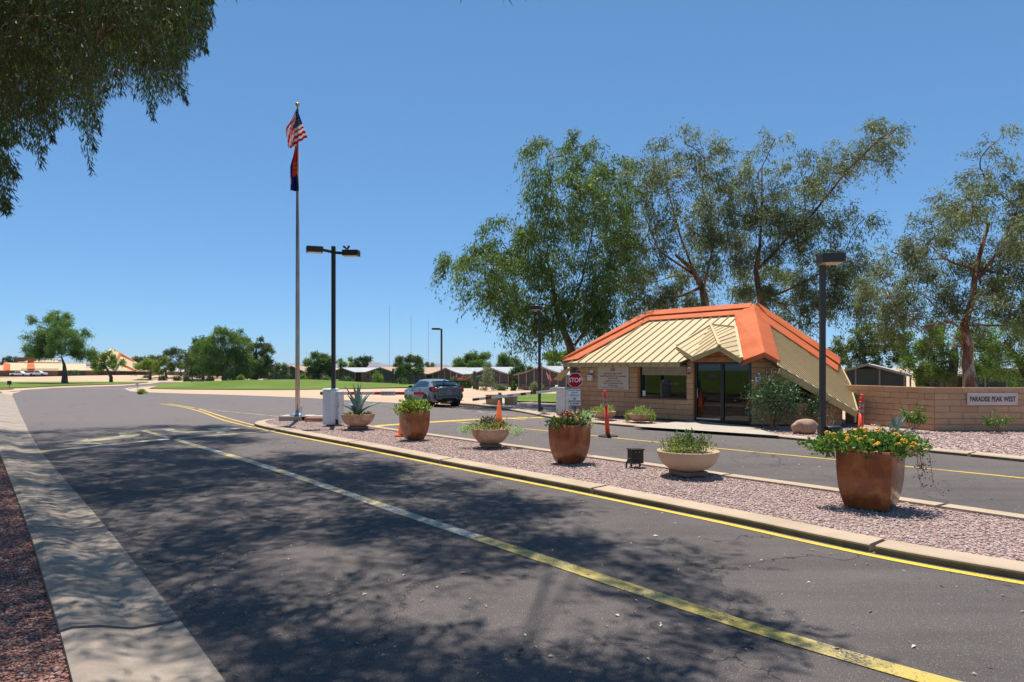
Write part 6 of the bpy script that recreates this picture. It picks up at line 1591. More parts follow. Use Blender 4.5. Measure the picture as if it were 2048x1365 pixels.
# oleander with pink blossom, cacti, hedges
OL = far('oleander bush covered in pink blossom in front of the houses', 926, 110, [(926, 770), (926, 764)], [(926, 765, 11, 7), (918, 760, 8, 5), (934, 760, 7, 5)], 'leaf_hedge', 2600, 0.22, name='oleander_bush', cat='shrub', group=None)
kk = 110 / F
blossoms(OL, [np.array([RNG.normal() * 0.62, -0.5 + RNG.normal() * 0.15, (H + (735 - 758) * kk) - OL.location.z + RNG.normal() * 0.22]) for i in range(60)], 0.10, M['flower_pink'])
def cactus(px, D, ytop, label, arms=0, w=0.22, lean=0):
    b = gbase(px, D); kk = D / F; h = H + (735 - ytop) * kk - b.z; r = thing('saguaro_cactus', label, 'cactus', b, group='tall cacti by the far houses')
    q = MB(); q.tube([(0, 0, 0), (lean * .5, 0, h * 0.5), (lean, 0, h * 0.94), (lean, 0, h)], [w * 0.9, w, w * 0.9, w * 0.3], 10); q.build('stem', M['cact'], r)
    for i in range(arms):
        a = (i % 2) * 2 - 1; z_ = h * (0.35 + 0.1 * i); q = MB(); q.tube([(0, 0, z_), (a * w * 2.2, 0, z_ + .05), (a * w * 2.8, 0, z_ + 0.5), (a * w * 2.8, 0, z_ + h * .3)], [w * .6, w * .7, w * .65, w * .3], 8); q.build('arm', M['cact'], r)
M['cact'] = simple('cactus_green', (0.05, 0.065, 0.035), 0.8, var=0.3)
cactus(681, 138, 724, 'single slim columnar cactus left of the first white roofed house')
cactus(786, 128, 737, 'slim columnar cactus before the tan house')
cactus(949, 104, 742, 'branched cactus right of the pink oleander', 2, 0.28)
cactus(955, 100, 752, 'shorter cactus beside the branched one', 1, 0.25)
def bushy(px, D, wpx, hpx, leaf, label, n=900, s=0.22, name='garden_bush', group='bushes before the far houses'):
    b = gbase(px, D); kk = D / F; r = thing(name, label, 'bush', b, group=group)
    w = wpx * kk / 2; hh = hpx * kk
    kc = 14; C = rdir(kc) * np.array([w * .75, w * .7, hh * .5]) + np.array([0, 0, hh * 0.5]); idx = RNG.integers(0, kc, n)
    P = C[idx] + RNG.normal(size=(n, 3)) * np.array([w, w, hh]) * 0.2; P[:, 2] = np.abs(P[:, 2])
    leaves('foliage', P, rdir(n) + np.array([0, 0, .3]), s * (0.6 + 0.8 * RNG.random(n)), s * 0.55, M[leaf], r)
    q = MB()
    for i in range(1): q.tube([(0, 0, 0), (C[i][0] * .7, C[i][1] * .7, C[i][2])], [0.05, 0.02], 5)
    q.build('stem', M['bark'], r); return r
for a in [(693, 130, 24, 9, 'leaf_hedge', 'low dark hedge under the first white roofed house'), (755, 126, 22, 18, 'leaf_bright', 'light green bush in front of the tan house porch'),
          (805, 118, 32, 10, 'leaf_hedge', 'clipped bush right of the slim cactus'), (652, 130, 18, 9, 'leaf_sage', 'grey-green rounded bush left of the lamp posts'),
          (607, 130, 16, 12, 'leaf_bright', 'bright bush beside the tan gabled house'), (483, 128, 14, 9, 'leaf_yellow', 'yellow-green bush under the pine'),
          (974, 96, 34, 40, 'leaf_sage', 'large pale thorny bush in front of a white roofed house'), (1003, 98, 28, 9, 'leaf_sage', 'dry low bush on the house border'),
          (1072, 88, 24, 16, 'leaf_sage', 'small grey-green bush before the screened porch'), (1027, 97, 12, 14, 'leaf_hedge', 'dark narrow bush left of the screened porch'),
          (325, 158, 16, 9, 'leaf_hedge', 'clipped hedge block, first from the left beyond the side street'), (355, 158, 18, 9, 'leaf_hedge', 'clipped hedge block, second beyond the side street'),
          (375, 165, 18, 14, 'leaf_hedge', 'taller rounded hedge beyond the side street'), (373, 155, 14, 8, 'leaf_hedge', 'small clipped hedge nearest the side street'),
          (293, 165, 18, 9, 'leaf_hedge', 'clipped hedge by the clubhouse end'), (268, 170, 16, 9, 'leaf_yellow', 'yellow-flowering bush by the clubhouse end'),
          (305, 172, 16, 10, 'leaf_yellow', 'yellow-green bush behind the clipped hedges'), (420, 158, 16, 9, 'leaf_hedge', 'hedge block left of the willow trunk'),
          (400, 165, 18, 9, 'leaf_hedge', 'dark hedge under the willow'), (154, 205, 10, 5, 'leaf_hedge', 'small round bush on the dirt bank'), (167, 205, 8, 5, 'leaf_hedge', 'smaller round bush on the dirt bank'),
          (285, 62, 18, 8, 'leaf_yellow', 'flowering bush beside the speed sign')]:
    bushy(*a, s=0.22 if a[1] > 80 else 0.09, n=1100)

# ------------------------------------------------------------------ overhead eucalyptus, trunk just outside the frame on the left
shadow_px = [(-900, 900), (-300, 868), (0, 866), (150, 857), (330, 848), (420, 850), (490, 857), (535, 868), (500, 886), (440, 893), (540, 905), (640, 903), (760, 918), (880, 936), (960, 960), (880, 985), (1010, 992), (1130, 1008), (1060, 1040),
             (1180, 1062), (1270, 1085), (1400, 1110), (1330, 1128), (1420, 1150), (1560, 1196), (1600, 1240), (1540, 1262), (1590, 1290), (1480, 1300), (1380, 1310), (1360, 1365)]
sp_ = [tuple(at(x, y, 0.0).to_2d()) for x, y in shadow_px]
sp_ += [(0.6, 3.0), (-3, 1.0), (-9, 1.0), (-22, 4), (-24, 18)]
vis_px = [(-3000, -3000), (428, -3000), (426, 10), (428, 42), (412, 62), (414, 100), (395, 112), (372, 118), (376, 150), (378, 178), (368, 200), (345, 190), (338, 212), (318, 205), (305, 235), (296, 225), (290, 205), (262, 195), (240, 188), (215, 192), (204, 215),
          (208, 245), (195, 262), (198, 295), (186, 345), (172, 310), (165, 262), (150, 240), (118, 250), (100, 265), (98, 300), (82, 335), (66, 300), (40, 285), (0, 292), (20, 310), (38, 340), (30, 365), (10, 372), (22, 395), (18, 425), (0, 415), (-3000, 500)]
def projxy(P):
    return CX + F * P[:, 0] / P[:, 1], HY - F * (P[:, 2] - H) / P[:, 1]
def vis_ok(P, margin=0):
    x, y = projxy(P); front = P[:, 1] > 0.2
    inside = front & (x > -20) & (x < 2070) & (y > -15) & (y < 1400)
    return ~inside | pin(np.stack([x, y], -1), vis_px)
sx_, sy_ = SUNV.x / SUNV.z, SUNV.y / SUNV.z
# clump centres chosen so that each clump's shade falls inside the shaded ground and its outline stays in the crown seen in the photo
CL = []
lo = np.array([-24, 1.0]); hi = np.array([3.2, 24.5])
rs = np.random.default_rng(5)
while sum(len(c) for c in CL) < 2200:
    Gp = lo + rs.random((4000, 2)) * (hi - lo); Gp = Gp[pin(Gp, sp_)]
    ok = np.zeros(len(Gp), bool); P = np.zeros((len(Gp), 3))
    for _t in range(14):
        z = 6.5 + (10 + _t) * rs.random(len(Gp)); Q = np.stack([Gp[:, 0] + sx_ * z, Gp[:, 1] + sy_ * z, z], -1)
        o2 = vis_ok(Q) & vis_ok(Q - np.array([0, 0, 1.0])) & vis_ok(Q + np.array([0.45, 0, 0])) & ~ok
        P[o2] = Q[o2]; ok |= o2
    # keep gaps: drop clumps where a slow noise is low
    g = np.sin(Gp[:, 0] * 1.55 + 0.7 * Gp[:, 1]) * np.sin(Gp[:, 1] * 1.15 - 0.5 * Gp[:, 0] + 1.3) + 0.6 * np.sin(Gp[:, 0] * 0.6 + 2) * np.sin(Gp[:, 1] * 0.8)
    g2 = np.sin(Gp[:, 0] * 3.3 + 1.1 * Gp[:, 1] + 0.4) * np.sin(Gp[:, 1] * 3.9 - 0.9 * Gp[:, 0])
    ok &= ((g > -0.40) & (g2 > -0.45)) | (rs.random(len(Gp)) < 0.08)
    CL.append(P[ok])
CL = np.concatenate(CL)[:2200]
# extra clumps so the crown in view is full
VX = []
while sum(len(c) for c in VX) < 430:
    u = rs.uniform(-60, 430, 3000); v = rs.uniform(-80, 420, 3000); Y = rs.uniform(10, 19, 3000)
    P = np.stack([(u - CX) / F * Y, Y, H + (HY - v) / F * Y], -1)
    ok = vis_ok(P) & vis_ok(P - np.array([0, 0, 0.8])) & vis_ok(P + np.array([0.3, 0, 0])) & (pin(np.stack([u, v], -1), vis_px)) & (P[:, 2] < 19)
    S_ = np.stack([P[:, 0] - sx_ * P[:, 2], P[:, 1] - sy_ * P[:, 2]], -1); ok &= pin(S_, sp_) | (S_[:, 0] < -12)
    VX.append(P[ok])
VX = np.concatenate(VX)[:430]
CL = np.concatenate([CL, VX])
TB = Vector((-12.2, 10.0, 0.0))
OT = thing('eucalyptus_tree', 'huge overhanging eucalyptus whose drooping leaves fill the upper left corner', 'tree', TB)
q = MB(); tops = []
trunk_pts = [Vector((0, 0, -0.2)), Vector((0.1, 0.1, 2.5)), Vector((0.4, -0.1, 5)), Vector((0.6, 0.2, 8)), Vector((1.0, 0.5, 11.5))]
q.tube(trunk_pts, [0.55, 0.45, 0.40, 0.34, 0.24], 14)
nodes = [(trunk_pts[2], .2), (trunk_pts[3], .18), (trunk_pts[4], .16)]
tb = np.array(tuple(TB))
def seg_ok(a, b):
    T = np.linspace(0.0, 1.0, 9)[:, None]; P = np.array(tuple(a)) * (1 - T) + np.array(tuple(b)) * T + tb
    return bool(vis_ok(P).all())
# main limbs to cluster hubs
hubs = CL[rs.choice(len(CL), 36, replace=False)]
hubs = hubs[np.argsort(np.linalg.norm(hubs - tb - np.array([1, .5, 8]), axis=1))]
for hpt in hubs:
    c = Vector(tuple(hpt - tb)) + Vector((0, 0, 0.5))
    for a, ra in sorted(nodes, key=lambda pr: (pr[0] - c).length)[:8]:
        if seg_ok(a, c):
            r_a = min(ra, 0.02 + 0.016 * (c - a).length); r_a *= 0.7; Lq = (c - a).length * 0.09; jv = lambda: Vector((RNG.normal() * Lq, RNG.normal() * Lq, abs(RNG.normal()) * Lq + .15)); q.tube([a, a.lerp(c, .2) + jv() * .6, a.lerp(c, .4) + jv(), a.lerp(c, .6) + jv(), a.lerp(c, .8) + jv() * .6, c], [r_a, r_a * .85, r_a * .7, r_a * .6, r_a * .45, r_a * 0.3], 7)
            nodes.append((c, r_a * 0.5)); nodes.append((a.lerp(c, .6), r_a * .6)); break
ND = np.array([tuple(n_[0]) for n_ in nodes])
for c_ in CL[rs.choice(len(CL), 420, replace=False)]:
    c = Vector(tuple(c_ - tb)); i = int(np.argmin(np.linalg.norm(ND - np.array(tuple(c)), axis=1))); a = nodes[i][0]
    if (a - c).length < 4.5 and seg_ok(a, c): q.tube([a, a.lerp(c, .5) + Vector((0, 0, .12)), c], [0.022, 0.014, 0.006], 5)
q.build('trunk', M['bark_euc'], OT)
ns = 43000; idx = RNG.integers(0, len(CL) - len(VX), ns); nv = 3400; idx[:nv] = RNG.integers(len(CL) - len(VX), len(CL), nv)
O = CL[idx] + RNG.normal(size=(ns, 3)) * np.array([0.21, 0.21, 0.24])
Dv = rdir(ns) * 0.8; Dv[:, 2] -= 0.35; Dv /= np.linalg.norm(Dv, axis=1, keepdims=True); Ls = 0.35 + 0.55 * RNG.random(ns)
P, ax, L_, W_, T = strand_leaves(O, Dv, Ls, 14, 0.135, 0.024, 0.55, 0.05, 0.6)
T = np.clip(0.6 * T + 0.4 * np.repeat(RNG.random(len(CL))[idx], 14), 0, 1)
keep = vis_ok(P) & ((P[:, 2] > 2.3 + 0.54 * P[:, 1]) | (RNG.random(len(P)) < 0.66))
big = np.repeat(np.arange(ns) >= nv, 14) & (P[:, 2] > 2.4 + 0.55 * P[:, 1]); L_ = np.where(big, L_ * 1.35, L_); W_ = np.where(big, W_ * 1.6, W_)
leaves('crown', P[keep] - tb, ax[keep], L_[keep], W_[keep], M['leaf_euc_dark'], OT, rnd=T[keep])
vs_ = np.nonzero(vis_ok(O) & (O[:, 2] < 2.3 + 0.54 * O[:, 1]))[0][:5000]; A0_ = O[vs_]; A1_ = A0_ + Dv[vs_] * (Ls[vs_] * .55)[:, None]; A1_[:, 2] -= .55 * (Ls[vs_] * .55) ** 2 / Ls[vs_]; A2_ = A0_ + Dv[vs_] * Ls[vs_][:, None]; A2_[:, 2] -= .55 * Ls[vs_]
w_ = np.array([0.0035, 0, 0]); Vt = np.stack([A0_ - w_, A0_ + w_, A1_ + w_, A1_ - w_, A2_ + w_ * .4, A2_ - w_ * .4], 1); okt = vis_ok(A1_) & vis_ok(A2_); Vt = Vt[okt].reshape(-1, 3) - tb; nt_ = int(okt.sum())
npmesh('twigs', Vt, (np.array([(0, 1, 2, 3), (3, 2, 4, 5)])[None] + 6 * np.arange(nt_)[:, None, None]).reshape(-1, 4), M['bark_euc'], OT, kind='stuff')
# a few trailing branchlets that end in the photographed tips
def trail(px0, py0, px1, py1, Y, n=90):
    a = np.array(tuple(ray(px0, py0, Y))); b = np.array(tuple(ray(px1, py1, Y + 0.2))); t_ = RNG.random(n)[:, None]
    return a + (b - a) * t_ + RNG.normal(size=(n, 3)) * 0.07 * (1.15 - t_), np.tile(b - a, (n, 1))
TR = [(160, 230, 184, 345, 12), (170, 240, 190, 300, 12.3), (80, 240, 82, 335, 11), (10, 300, 30, 350, 9), (5, 340, 12, 425, 9), (295, 180, 306, 238, 13), (350, 150, 372, 205, 13.4), (395, 60, 412, 105, 14), (90, 230, 105, 280, 11), (0, 250, 10, 290, 10), (0, 380, 16, 415, 9.2), (180, 200, 200, 265, 12)]
PP, AA = zip(*[trail(*a[:4], a[4], 130) for a in TR])
PP = np.concatenate(PP); AA = np.concatenate(AA); AA = AA / np.linalg.norm(AA, axis=1, keepdims=True) * 0.9 + rdir(len(AA)) * 0.6
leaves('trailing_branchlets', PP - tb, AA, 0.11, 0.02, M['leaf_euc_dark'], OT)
# ------------------------------------------------------------------ far buildings, car and small far things
HG = 'single-storey homes beyond the fairway'
def house(label, pxl, pxr, D, rot, w, l, hw, hr, wall, roof, posts=4, screens=3, rail=True, side_win=4, group=HG, ov=0.5, z0=None, porch=1.6, name='house', wave=0.0):
    """gable end centred between photo columns; long side runs to the right and back"""
    kx = ((pxl + pxr) / 2 - CX) / F; b = Vector((kx * D, D, terr(0, D) if z0 is None else z0)); r = thing(name, label, 'house', b, rot, group=group)
    # local: x across the gable (width w), y back (length l)
    q = MB(); q.box((0, l / 2 + porch / 2, hw / 2), (w, l - porch, hw))
    q.add([(-w / 2, porch, hw), (w / 2, porch, hw), (0, porch, hr - 0.1)], [(0, 1, 2)]); q.add([(w / 2, l, hw), (-w / 2, l, hw), (0, l, hr - 0.1)], [(0, 1, 2)]); q.build('wall', M[wall], r)
    dn = (hr - hw) * ov / (w / 2)
    for s in (-1, 1):
        q = MB(); rows = []
        for i in range(7):
            t_ = i / 6; x = s * (w / 2 + ov) * t_; z = hr - (hr - hw + dn) * (t_ + wave * sin(t_ * pi)); rows.append([(x, -ov, z), (x, l + ov, z)])
        q.grid(rows, smooth=False); o = q.build('roof', M[roof], r); md = o.modifiers.new('thickness', 'SOLIDIFY'); md.thickness = 0.10; md.offset = 0
    q = MB()
    for s in (-1, 1):
        pp = []
        for i in range(7):
            t_ = i / 6; pp.append(Vector((s * (w / 2 + ov) * t_, -ov - 0.03, hr - 0.06 - (hr - hw + dn) * (t_ + wave * sin(t_ * pi)))))
        for a, b_ in zip(pp, pp[1:]): q.bar(a, b_, 0.05, 0.2)
        q.bar((s * (w / 2 + ov), -ov, hw - dn - .04), (s * (w / 2 + ov), l + ov, hw - dn - .04), 0.05, 0.16)
    q.build('bargeboard', M['trim'], r)
    for i in range(posts):
        x = -w / 2 + 0.1 + (w - 0.2) * i / (posts - 1); top = hw + (hr - hw) * (1 - abs(x) / (w / 2)) - 0.12
        q = MB(); q.box((x, 0.05, top / 2), (0.13, 0.13, top)); q.build('post', M['trim'], r)
    if screens:
        for i in range(posts - 1):
            x0 = -w / 2 + 0.1 + (w - 0.2) * i / (posts - 1); x1 = -w / 2 + 0.1 + (w - 0.2) * (i + 1) / (posts - 1)
            t0 = hw + (hr - hw) * (1 - abs(x0) / (w / 2)) - 0.15; t1 = hw + (hr - hw) * (1 - abs(x1) / (w / 2)) - 0.15
            q = MB(); q.add([(x0, 0.09, 0.8), (x1, 0.09, 0.8), (x1, 0.09, t1), (x0, 0.09, t0)], [(0, 1, 2, 3)]); q.build('screen_panel', M['screen'], r)
    if rail:
        q = MB(); q.box((0, 0.02, 0.78), (w, 0.07, 0.07)); q.box((0, 0.02, 0.3), (w, 0.05, 0.5)); q.build('railing', M[wall if wall != 'w_tan' else 'trim'], r)
    for sgn in (1, -1):
        for i in range(side_win):
            y = porch + (l - porch) * (i + 0.6) / side_win; x = sgn * (w / 2 + 0.01)
            q = MB(); q.box((x, y, hw * 0.58), (0.06, 1.3, 1.0)); wn2 = q.build('window', M['trim'], r)
            q = MB(); q.box((x + sgn * 0.035, y, hw * 0.58), (0.02, 1.14, 0.86)); sub_ = q.build('pane', M['screen'], wn2)
        # carport/veranda posts under the long eave
    for i in range(5):
        y = porch + (l - porch) * i / 4.2; q = MB(); q.box((w / 2 + ov - 0.1, y, (hw - dn) / 2), (0.11, 0.11, hw - dn)); q.build('post', M['trim'], r)
    q = MB(); q.box((-0.8, porch - 0.02, 1.05), (0.95, 0.05, 2.05)); q.build('door', M['screen'], r)
    q = MB(); q.box((1.2, porch - 0.02, 1.4), (1.3, 0.05, 1.1)); q.build('window', M['screen'], r)
    return r
R_ = lambda d: radians(d)
house('pink house with gabled screened porch and a small flag, nearest the stop sign', 1040, 1128, 99, R_(-24), 7.6, 14, 2.35, 3.45, 'w_pink', 'r_white', posts=7, wave=0.10)
house('white roofed house behind the large thorny bush', 955, 1012, 118, R_(-38), 7.5, 15, 2.3, 3.3, 'w_pink', 'r_white', posts=5, screens=2, wave=0.08)
house('white roofed house behind the pink oleander', 868, 922, 122, R_(-38), 7.5, 15, 2.2, 3.2, 'w_tan', 'r_white', posts=6, wave=0.10)
house('tan roofed house with long porch rail behind the hatchback', 795, 850, 128, R_(-38), 7.8, 15, 2.2, 3.25, 'w_pink', 'r_tan', posts=6, wave=0.10)
house('tan house with square bay and tan shingle roof behind the slim cactus', 738, 790, 132, R_(-34), 6.6, 11, 2.5, 3.3, 'w_tan', 'r_tan', posts=3, wave=0.0)
house('white roofed house at the left end of the row near the lamp posts', 664, 712, 142, R_(-38), 7.2, 14, 2.4, 3.2, 'w_brown', 'r_white', posts=5, wave=0.06)
house('tan gabled house right of the flagpole base', 566, 606, 150, R_(-20), 6.5, 11, 2.4, 3.6, 'w_tan', 'r_tan', posts=4, wave=0)
house('small brown gabled house left of the flagpole', 535, 560, 156, R_(-10), 5.2, 9, 2.2, 3.2, 'w_brown', 'r_tan', posts=3, wave=0)
house('orange brown roofed house half hidden behind the pine', 486, 512, 168, R_(-15), 5.8, 9, 2.2, 3.3, 'w_brown', 'r_tan', posts=3, wave=0)
house('long pale grey roofed house left of the willow', 352, 372, 185, R_(-62), 7, 14, 2.2, 3.0, 'w_pink', 'r_white', posts=4, wave=0)
house('pale grey roofed house behind the willow trunks', 440, 462, 180, R_(-60), 7, 12, 2.2, 3.0, 'w_pink', 'r_white', posts=4, wave=0)
house('pale roofed house right of the clubhouse', 312, 330, 195, R_(-62), 7, 10, 2.2, 3.0, 'w_pink', 'r_white', posts=4, wave=0)
house('low house with pale shingle roof and dark porch screens behind the name wall', 1680, 1790, 64, R_(-30), 6.2, 12, 2.05, 2.95, 'w_brown', 'r_grey', posts=4, group='homes behind the name wall', wave=0, z0=-0.55)
house('dark shaded house behind the trees at the right edge', 1968, 2060, 58, R_(-8), 7, 9, 2.05, 2.5, 'w_brown', 'r_grey', posts=5, group='homes behind the name wall', wave=0, z0=-0.5)
fl = thing('porch_flag', 'small striped flag on the screened porch of the nearest pink house', 'flag', ray(1097, 757, 97.5))
q = MB(); q.tube([(0, 0, -0.2), (-0.3, -0.3, 0.9)], 0.03, 5); q.build('staff', M['white_paint'], fl)
q = MB(); q.add([(-.28, -.3, .85), (-.05, -.05, 0.1), (0.5, -.1, -0.5), (.35, -.3, 0.1)], [(0, 1, 2, 3)]); q.build('cloth', M['flower_pink'], fl)

# clubhouse
CB = at(150, 752); D = 245.0; kk = D / F; zg = -1.2
CH = thing('clubhouse', 'sprawling brown clubhouse with cream and orange angled roofs at the far left', 'building', Vector(((150 - CX) * kk, D, zg)))
def cp(px, py, dy=0.0): return ray(px, py, D + dy) 
def quad(name, P, mat, t=0.25):
    q = MB(); P = [Vector(p) for p in P]; n = (P[1] - P[0]).cross(P[2] - P[0]).normalized()
    if n.y > 0: n = -n; P = P[::-1]
    q.slab(P, n, t); return q.build(name, M[mat], CH, True)
def wallb(x0, x1, y0, dy, dep=10, mat='w_brown', name='wall'):
    a = cp(x0, 757, dy); b = cp(x1, 757, dy); top = cp(x0, y0, dy).z; q = MB(); q.box(((a.x + b.x) / 2, a.y + dep / 2, (top + zg) / 2), (b.x - a.x, dep, top - zg)); q.build(name, M[mat], CH, True)
wallb(-60, 42, 739, 0); wallb(42, 116, 738, -1, 8); wallb(116, 132, 741, 2, 8); wallb(132, 262, 740, 0, 14); wallb(240, 300, 742, 2, 10); wallb(30, 50, 715, 9, 6); wallb(55, 61, 712, 7, 3, 'orange', 'chimney')
quad('roof', [cp(-60, 741, -2), cp(5, 729, 4), cp(5, 729, 6), cp(-60, 730, 6)], 'orange'); quad('roof', [cp(-60, 742, -2.2), cp(3, 741, -2.2), cp(8, 731, 3), cp(-60, 731, 3)], 'panel')
quad('roof', [cp(0, 741, -2), cp(172, 741, -2), cp(172, 728, 6), cp(10, 726, 6)], 'panel')
quad('roof_band', [cp(5, 730, 4.6), cp(190, 731, 4.6), cp(190, 727.5, 6.5), cp(8, 725.5, 6.5)], 'orange'); 
quad('roof_rib', [cp(6, 742, -2.6), cp(19, 740, -2.8), cp(20, 728, 4), cp(8, 726, 4.6)], 'orange'); quad('roof_rib', [cp(55, 738, -2.6), cp(70, 738, -2.8), cp(68, 727, 4), cp(55, 727, 4.6)], 'orange')
quad('roof', [cp(35, 725, 8), cp(120, 725, 8), cp(112, 720, 11), cp(45, 720, 11)], 'panel'); quad('roof_band', [cp(44, 720.5, 10.8), cp(122, 722.5, 10.8), cp(122, 720, 11.4), cp(45, 718.5, 11.4)], 'orange')
# pyramid
ap_ = cp(223, 697, 10); b1 = cp(180, 722, 0); b2 = cp(205, 741, -4); b3 = cp(302, 743, -4); b4 = cp(262, 718, 16)
quad('roof', [ap_, b1, b2], 'panel'); quad('roof', [ap_, b2, b3], 'panel'); quad('roof', [ap_, b3, b4], 'panel')
q = MB(); q.add([cp(215, 741, 0), cp(298, 741, 0), cp(298, 742, 14), cp(180, 740, 14), cp(182, 726, 6)], [(0, 1, 2, 3)]); q.build('soffit', M['soffit'], CH, True)
def bandq(P, dy): quad('roof_band', [cp(x, y, d + dy) for x, y, d in P], 'orange', 0.35)
bandq([(187, 712, 4), (214, 705.5, 3), (217, 710, 2.6), (187, 720, 3)], -1.5); bandq([(214, 705.5, 3), (232, 721, -1.5), (232, 726, -2), (212, 709.5, 2.2)], -1.8)
bandq([(232, 721, -1.5), (238, 706.5, 3), (243, 708, 3), (234, 726, -1.8)], -2.0); bandq([(238, 706.5, 3), (266, 719, 0), (268, 724, -1), (240, 711, 2.4)], -1.9)
bandq([(246, 728, -2), (272, 741, -4), (268, 742, -4.2), (243, 731, -2.2)], -1.6)
quad('roof', [cp(170, 741, -3), cp(300, 742, -3.4), cp(258, 734, 0), cp(180, 734, 0)], 'panel')
for px in (150, 165, 200, 225, 245, 258, 280):
    a = cp(px, 751, -0.3); q = MB(); q.box((a.x, a.y - 0.1 if px > 132 else a.y, zg + 1.4), (1.4, 0.2, 1.9)); q.build('window', M['screen'], CH, True)
# pickups
def pickup(px, py, D, rot, label, L=5.6):
    b = Vector(((px - CX) / F * D, D, H + (735 - py) / F * D)); r = thing('pickup_truck', label, 'pickup truck', b, rot, group='white pickup trucks by the clubhouse')
    q = MB(); prof = [(-2.8, .55), (-2.8, 1.15), (-1.0, 1.2), (-0.85, 1.85), (0.75, 1.85), (1.35, 1.25), (2.7, 1.1), (2.8, .55)]
    q.slab([(x, -0.95, z) for x, z in prof][::-1], Vector((0, -1, 0)), 1.9); q.build('body', M['car_white'], r, bevel=0.05)
    q = MB(); q.slab([(-0.75, -0.97, 1.25), (-0.68, -.97, 1.75), (0.68, -.97, 1.75), (1.15, -.97, 1.25)][::-1], Vector((0, -1, 0)), 0.02); q.build('side_window', M['carglass'], r)
    for x in (-1.75, 1.8):
        for y in (-0.9, 0.9): q = MB(); q.tube([(x, y - .12, .42), (x, y + .12, .42)], 0.42, 14); q.build('wheel', M['tyre'], r)
pickup(39, 753.5, 235, 0.05, 'white crew-cab pickup parked before the clubhouse, left of the dirt bank')
pickup(76, 752.5, 240, 0.15, 'white pickup partly hidden by the dirt bank')
def far_sign(px, ybase, ytop, wpx, hpx, face, label, text=None, D=None, name='sign', back=False):
    b = at(px, ybase); kk = b.y / F; r = thing(name, label, 'sign', b); h = (ybase - ytop) * kk
    q = MB(); q.box((0, 0, (h - hpx * kk / 2) / 2), (0.05, 0.05, h - hpx * kk / 2)); q.build('post', M['galv'] if text else M['black_metal'], r)
    q = MB(); q.box((0, -0.04, h - hpx * kk / 2), (wpx * kk, 0.03, hpx * kk)); q.build('panel', M[face], r)
    if text:
        put_text('lim1', M['letter_dark'], b + Vector((0, -0.07, h - hpx * kk * 0.2)), Vector((0, -1, 0)), r).scale *= 0.55
        put_text('lim2', M['letter_red'], b + Vector((0, -0.07, h - hpx * kk * 0.6)), Vector((0, -1, 0)), r).scale *= 0.62
    return r
far_sign(275, 781, 766, 8.4, 9.5, 'sign_white', 'small white speed limit 15 sign on the side street corner', True)
far_sign(19, 778, 762, 8.5, 8, 'black_metal', 'small black sign board on the left lawn')
far_sign(384, 768, 761, 4, 6, 'letter_blue', 'tiny blue tee sign on the lawn, left one')
far_sign(542.5, 770, 757, 3.4, 6, 'letter_blue', 'tiny blue tee sign on the lawn, near the mound')
for px, py in ((423, 766), (546, 769.5), (797, 765)):
    b = at(px, py + 1); o = MB(); o.lathe([(.001, 0), (0.22, 0), (0.25, 0.3), (0.2, 0.36), (.001, .36)], (0, 0, 0), 12); o = o.build('tee_marker', M['black_metal'], label={423: 'black tee marker tub at the left end of the lawn', 546: 'black tee marker tub near the lawn mound', 797: 'dark ball washer tub by the cactus'}[px], cat='tee marker'); o.location = b
# radio masts
for px, yt, lab in ((779, 611, 'tallest thin radio mast, leftmost of the three'), (822, 627, 'middle thin radio mast of the three'), (856.5, 639, 'shortest thin radio mast, rightmost of the three')):
    D = 1500; r = thing('radio_mast', lab, 'radio mast', Vector(((px - CX) / F * D, D, -1.2)), group='radio masts on the horizon'); h = H + (735 - yt) / F * D + 1.2
    for i in range(8):
        q = MB(); q.box((0, 0, h * (i + .5) / 8), (0.75, 0.75, h / 8)); q.build('mast_section', M['mast'] if i % 2 else M['mast_red'] if 'mast_red' in M else M['mast'], r)
# hills on the horizon
def hills(name, pts, D, dep):
    xs = np.linspace(pts[0][0], pts[-1][0], 160); ys = np.interp(xs, [p[0] for p in pts], [p[1] for p in pts]); rr = np.random.default_rng(3)
    nz = np.interp(np.arange(160), np.arange(0, 160, 4), rr.normal(size=40)) * 1.2 + rr.normal(size=160) * 0.35
    hz = np.maximum((735 - ys) / F * D * (1 + 0.06 * nz), 0.5) + 2; rows = []
    for j, t_ in enumerate(np.linspace(0, 1, 9)):
        f_ = sin(pi * min(t_ * 1.0, 1)) if t_ < 1 else 0; rows.append([((x - CX) / F * D, D + dep * (t_ - .5) + 6 * rr.normal(), -3 + h_ * f_ * (1 + .05 * rr.normal())) for x, h_ in zip(xs, hz)])
    q = MB(); q.grid(rows, smooth=False); q.build(name, M['hill'], kind='structure')
hills('hills', [(-400, 730), (-100, 722), (5, 726), (30, 733), (60, 733)], 6500, 900)
hills('hills', [(380, 733), (500, 730), (560, 728), (590, 727), (640, 731), (700, 731), (715, 722), (738, 719), (750, 724), (770, 729), (860, 733)], 7000, 900)
hills('hills', [(830, 733), (852, 727), (868, 724), (885, 730), (905, 731), (925, 726), (960, 731), (1100, 733)], 7000, 900)

# ------------------------------------------------------------------ hatchback
CP = Vector((-4.49, 36.7, 0.01)); hd = Vector((-0.50, 0.866, 0)); lf = Vector((-0.866, -0.50, 0))
# rear-left wheel contact at CP; car centre
cc_ = CP + hd * 1.35 - lf * 0.80
ang = atan2(hd.y, hd.x)
car = thing('hatchback_car', 'slate grey sports hatchback with rear wing and red tail lamps beside the resident gate', 'car', cc_, ang)
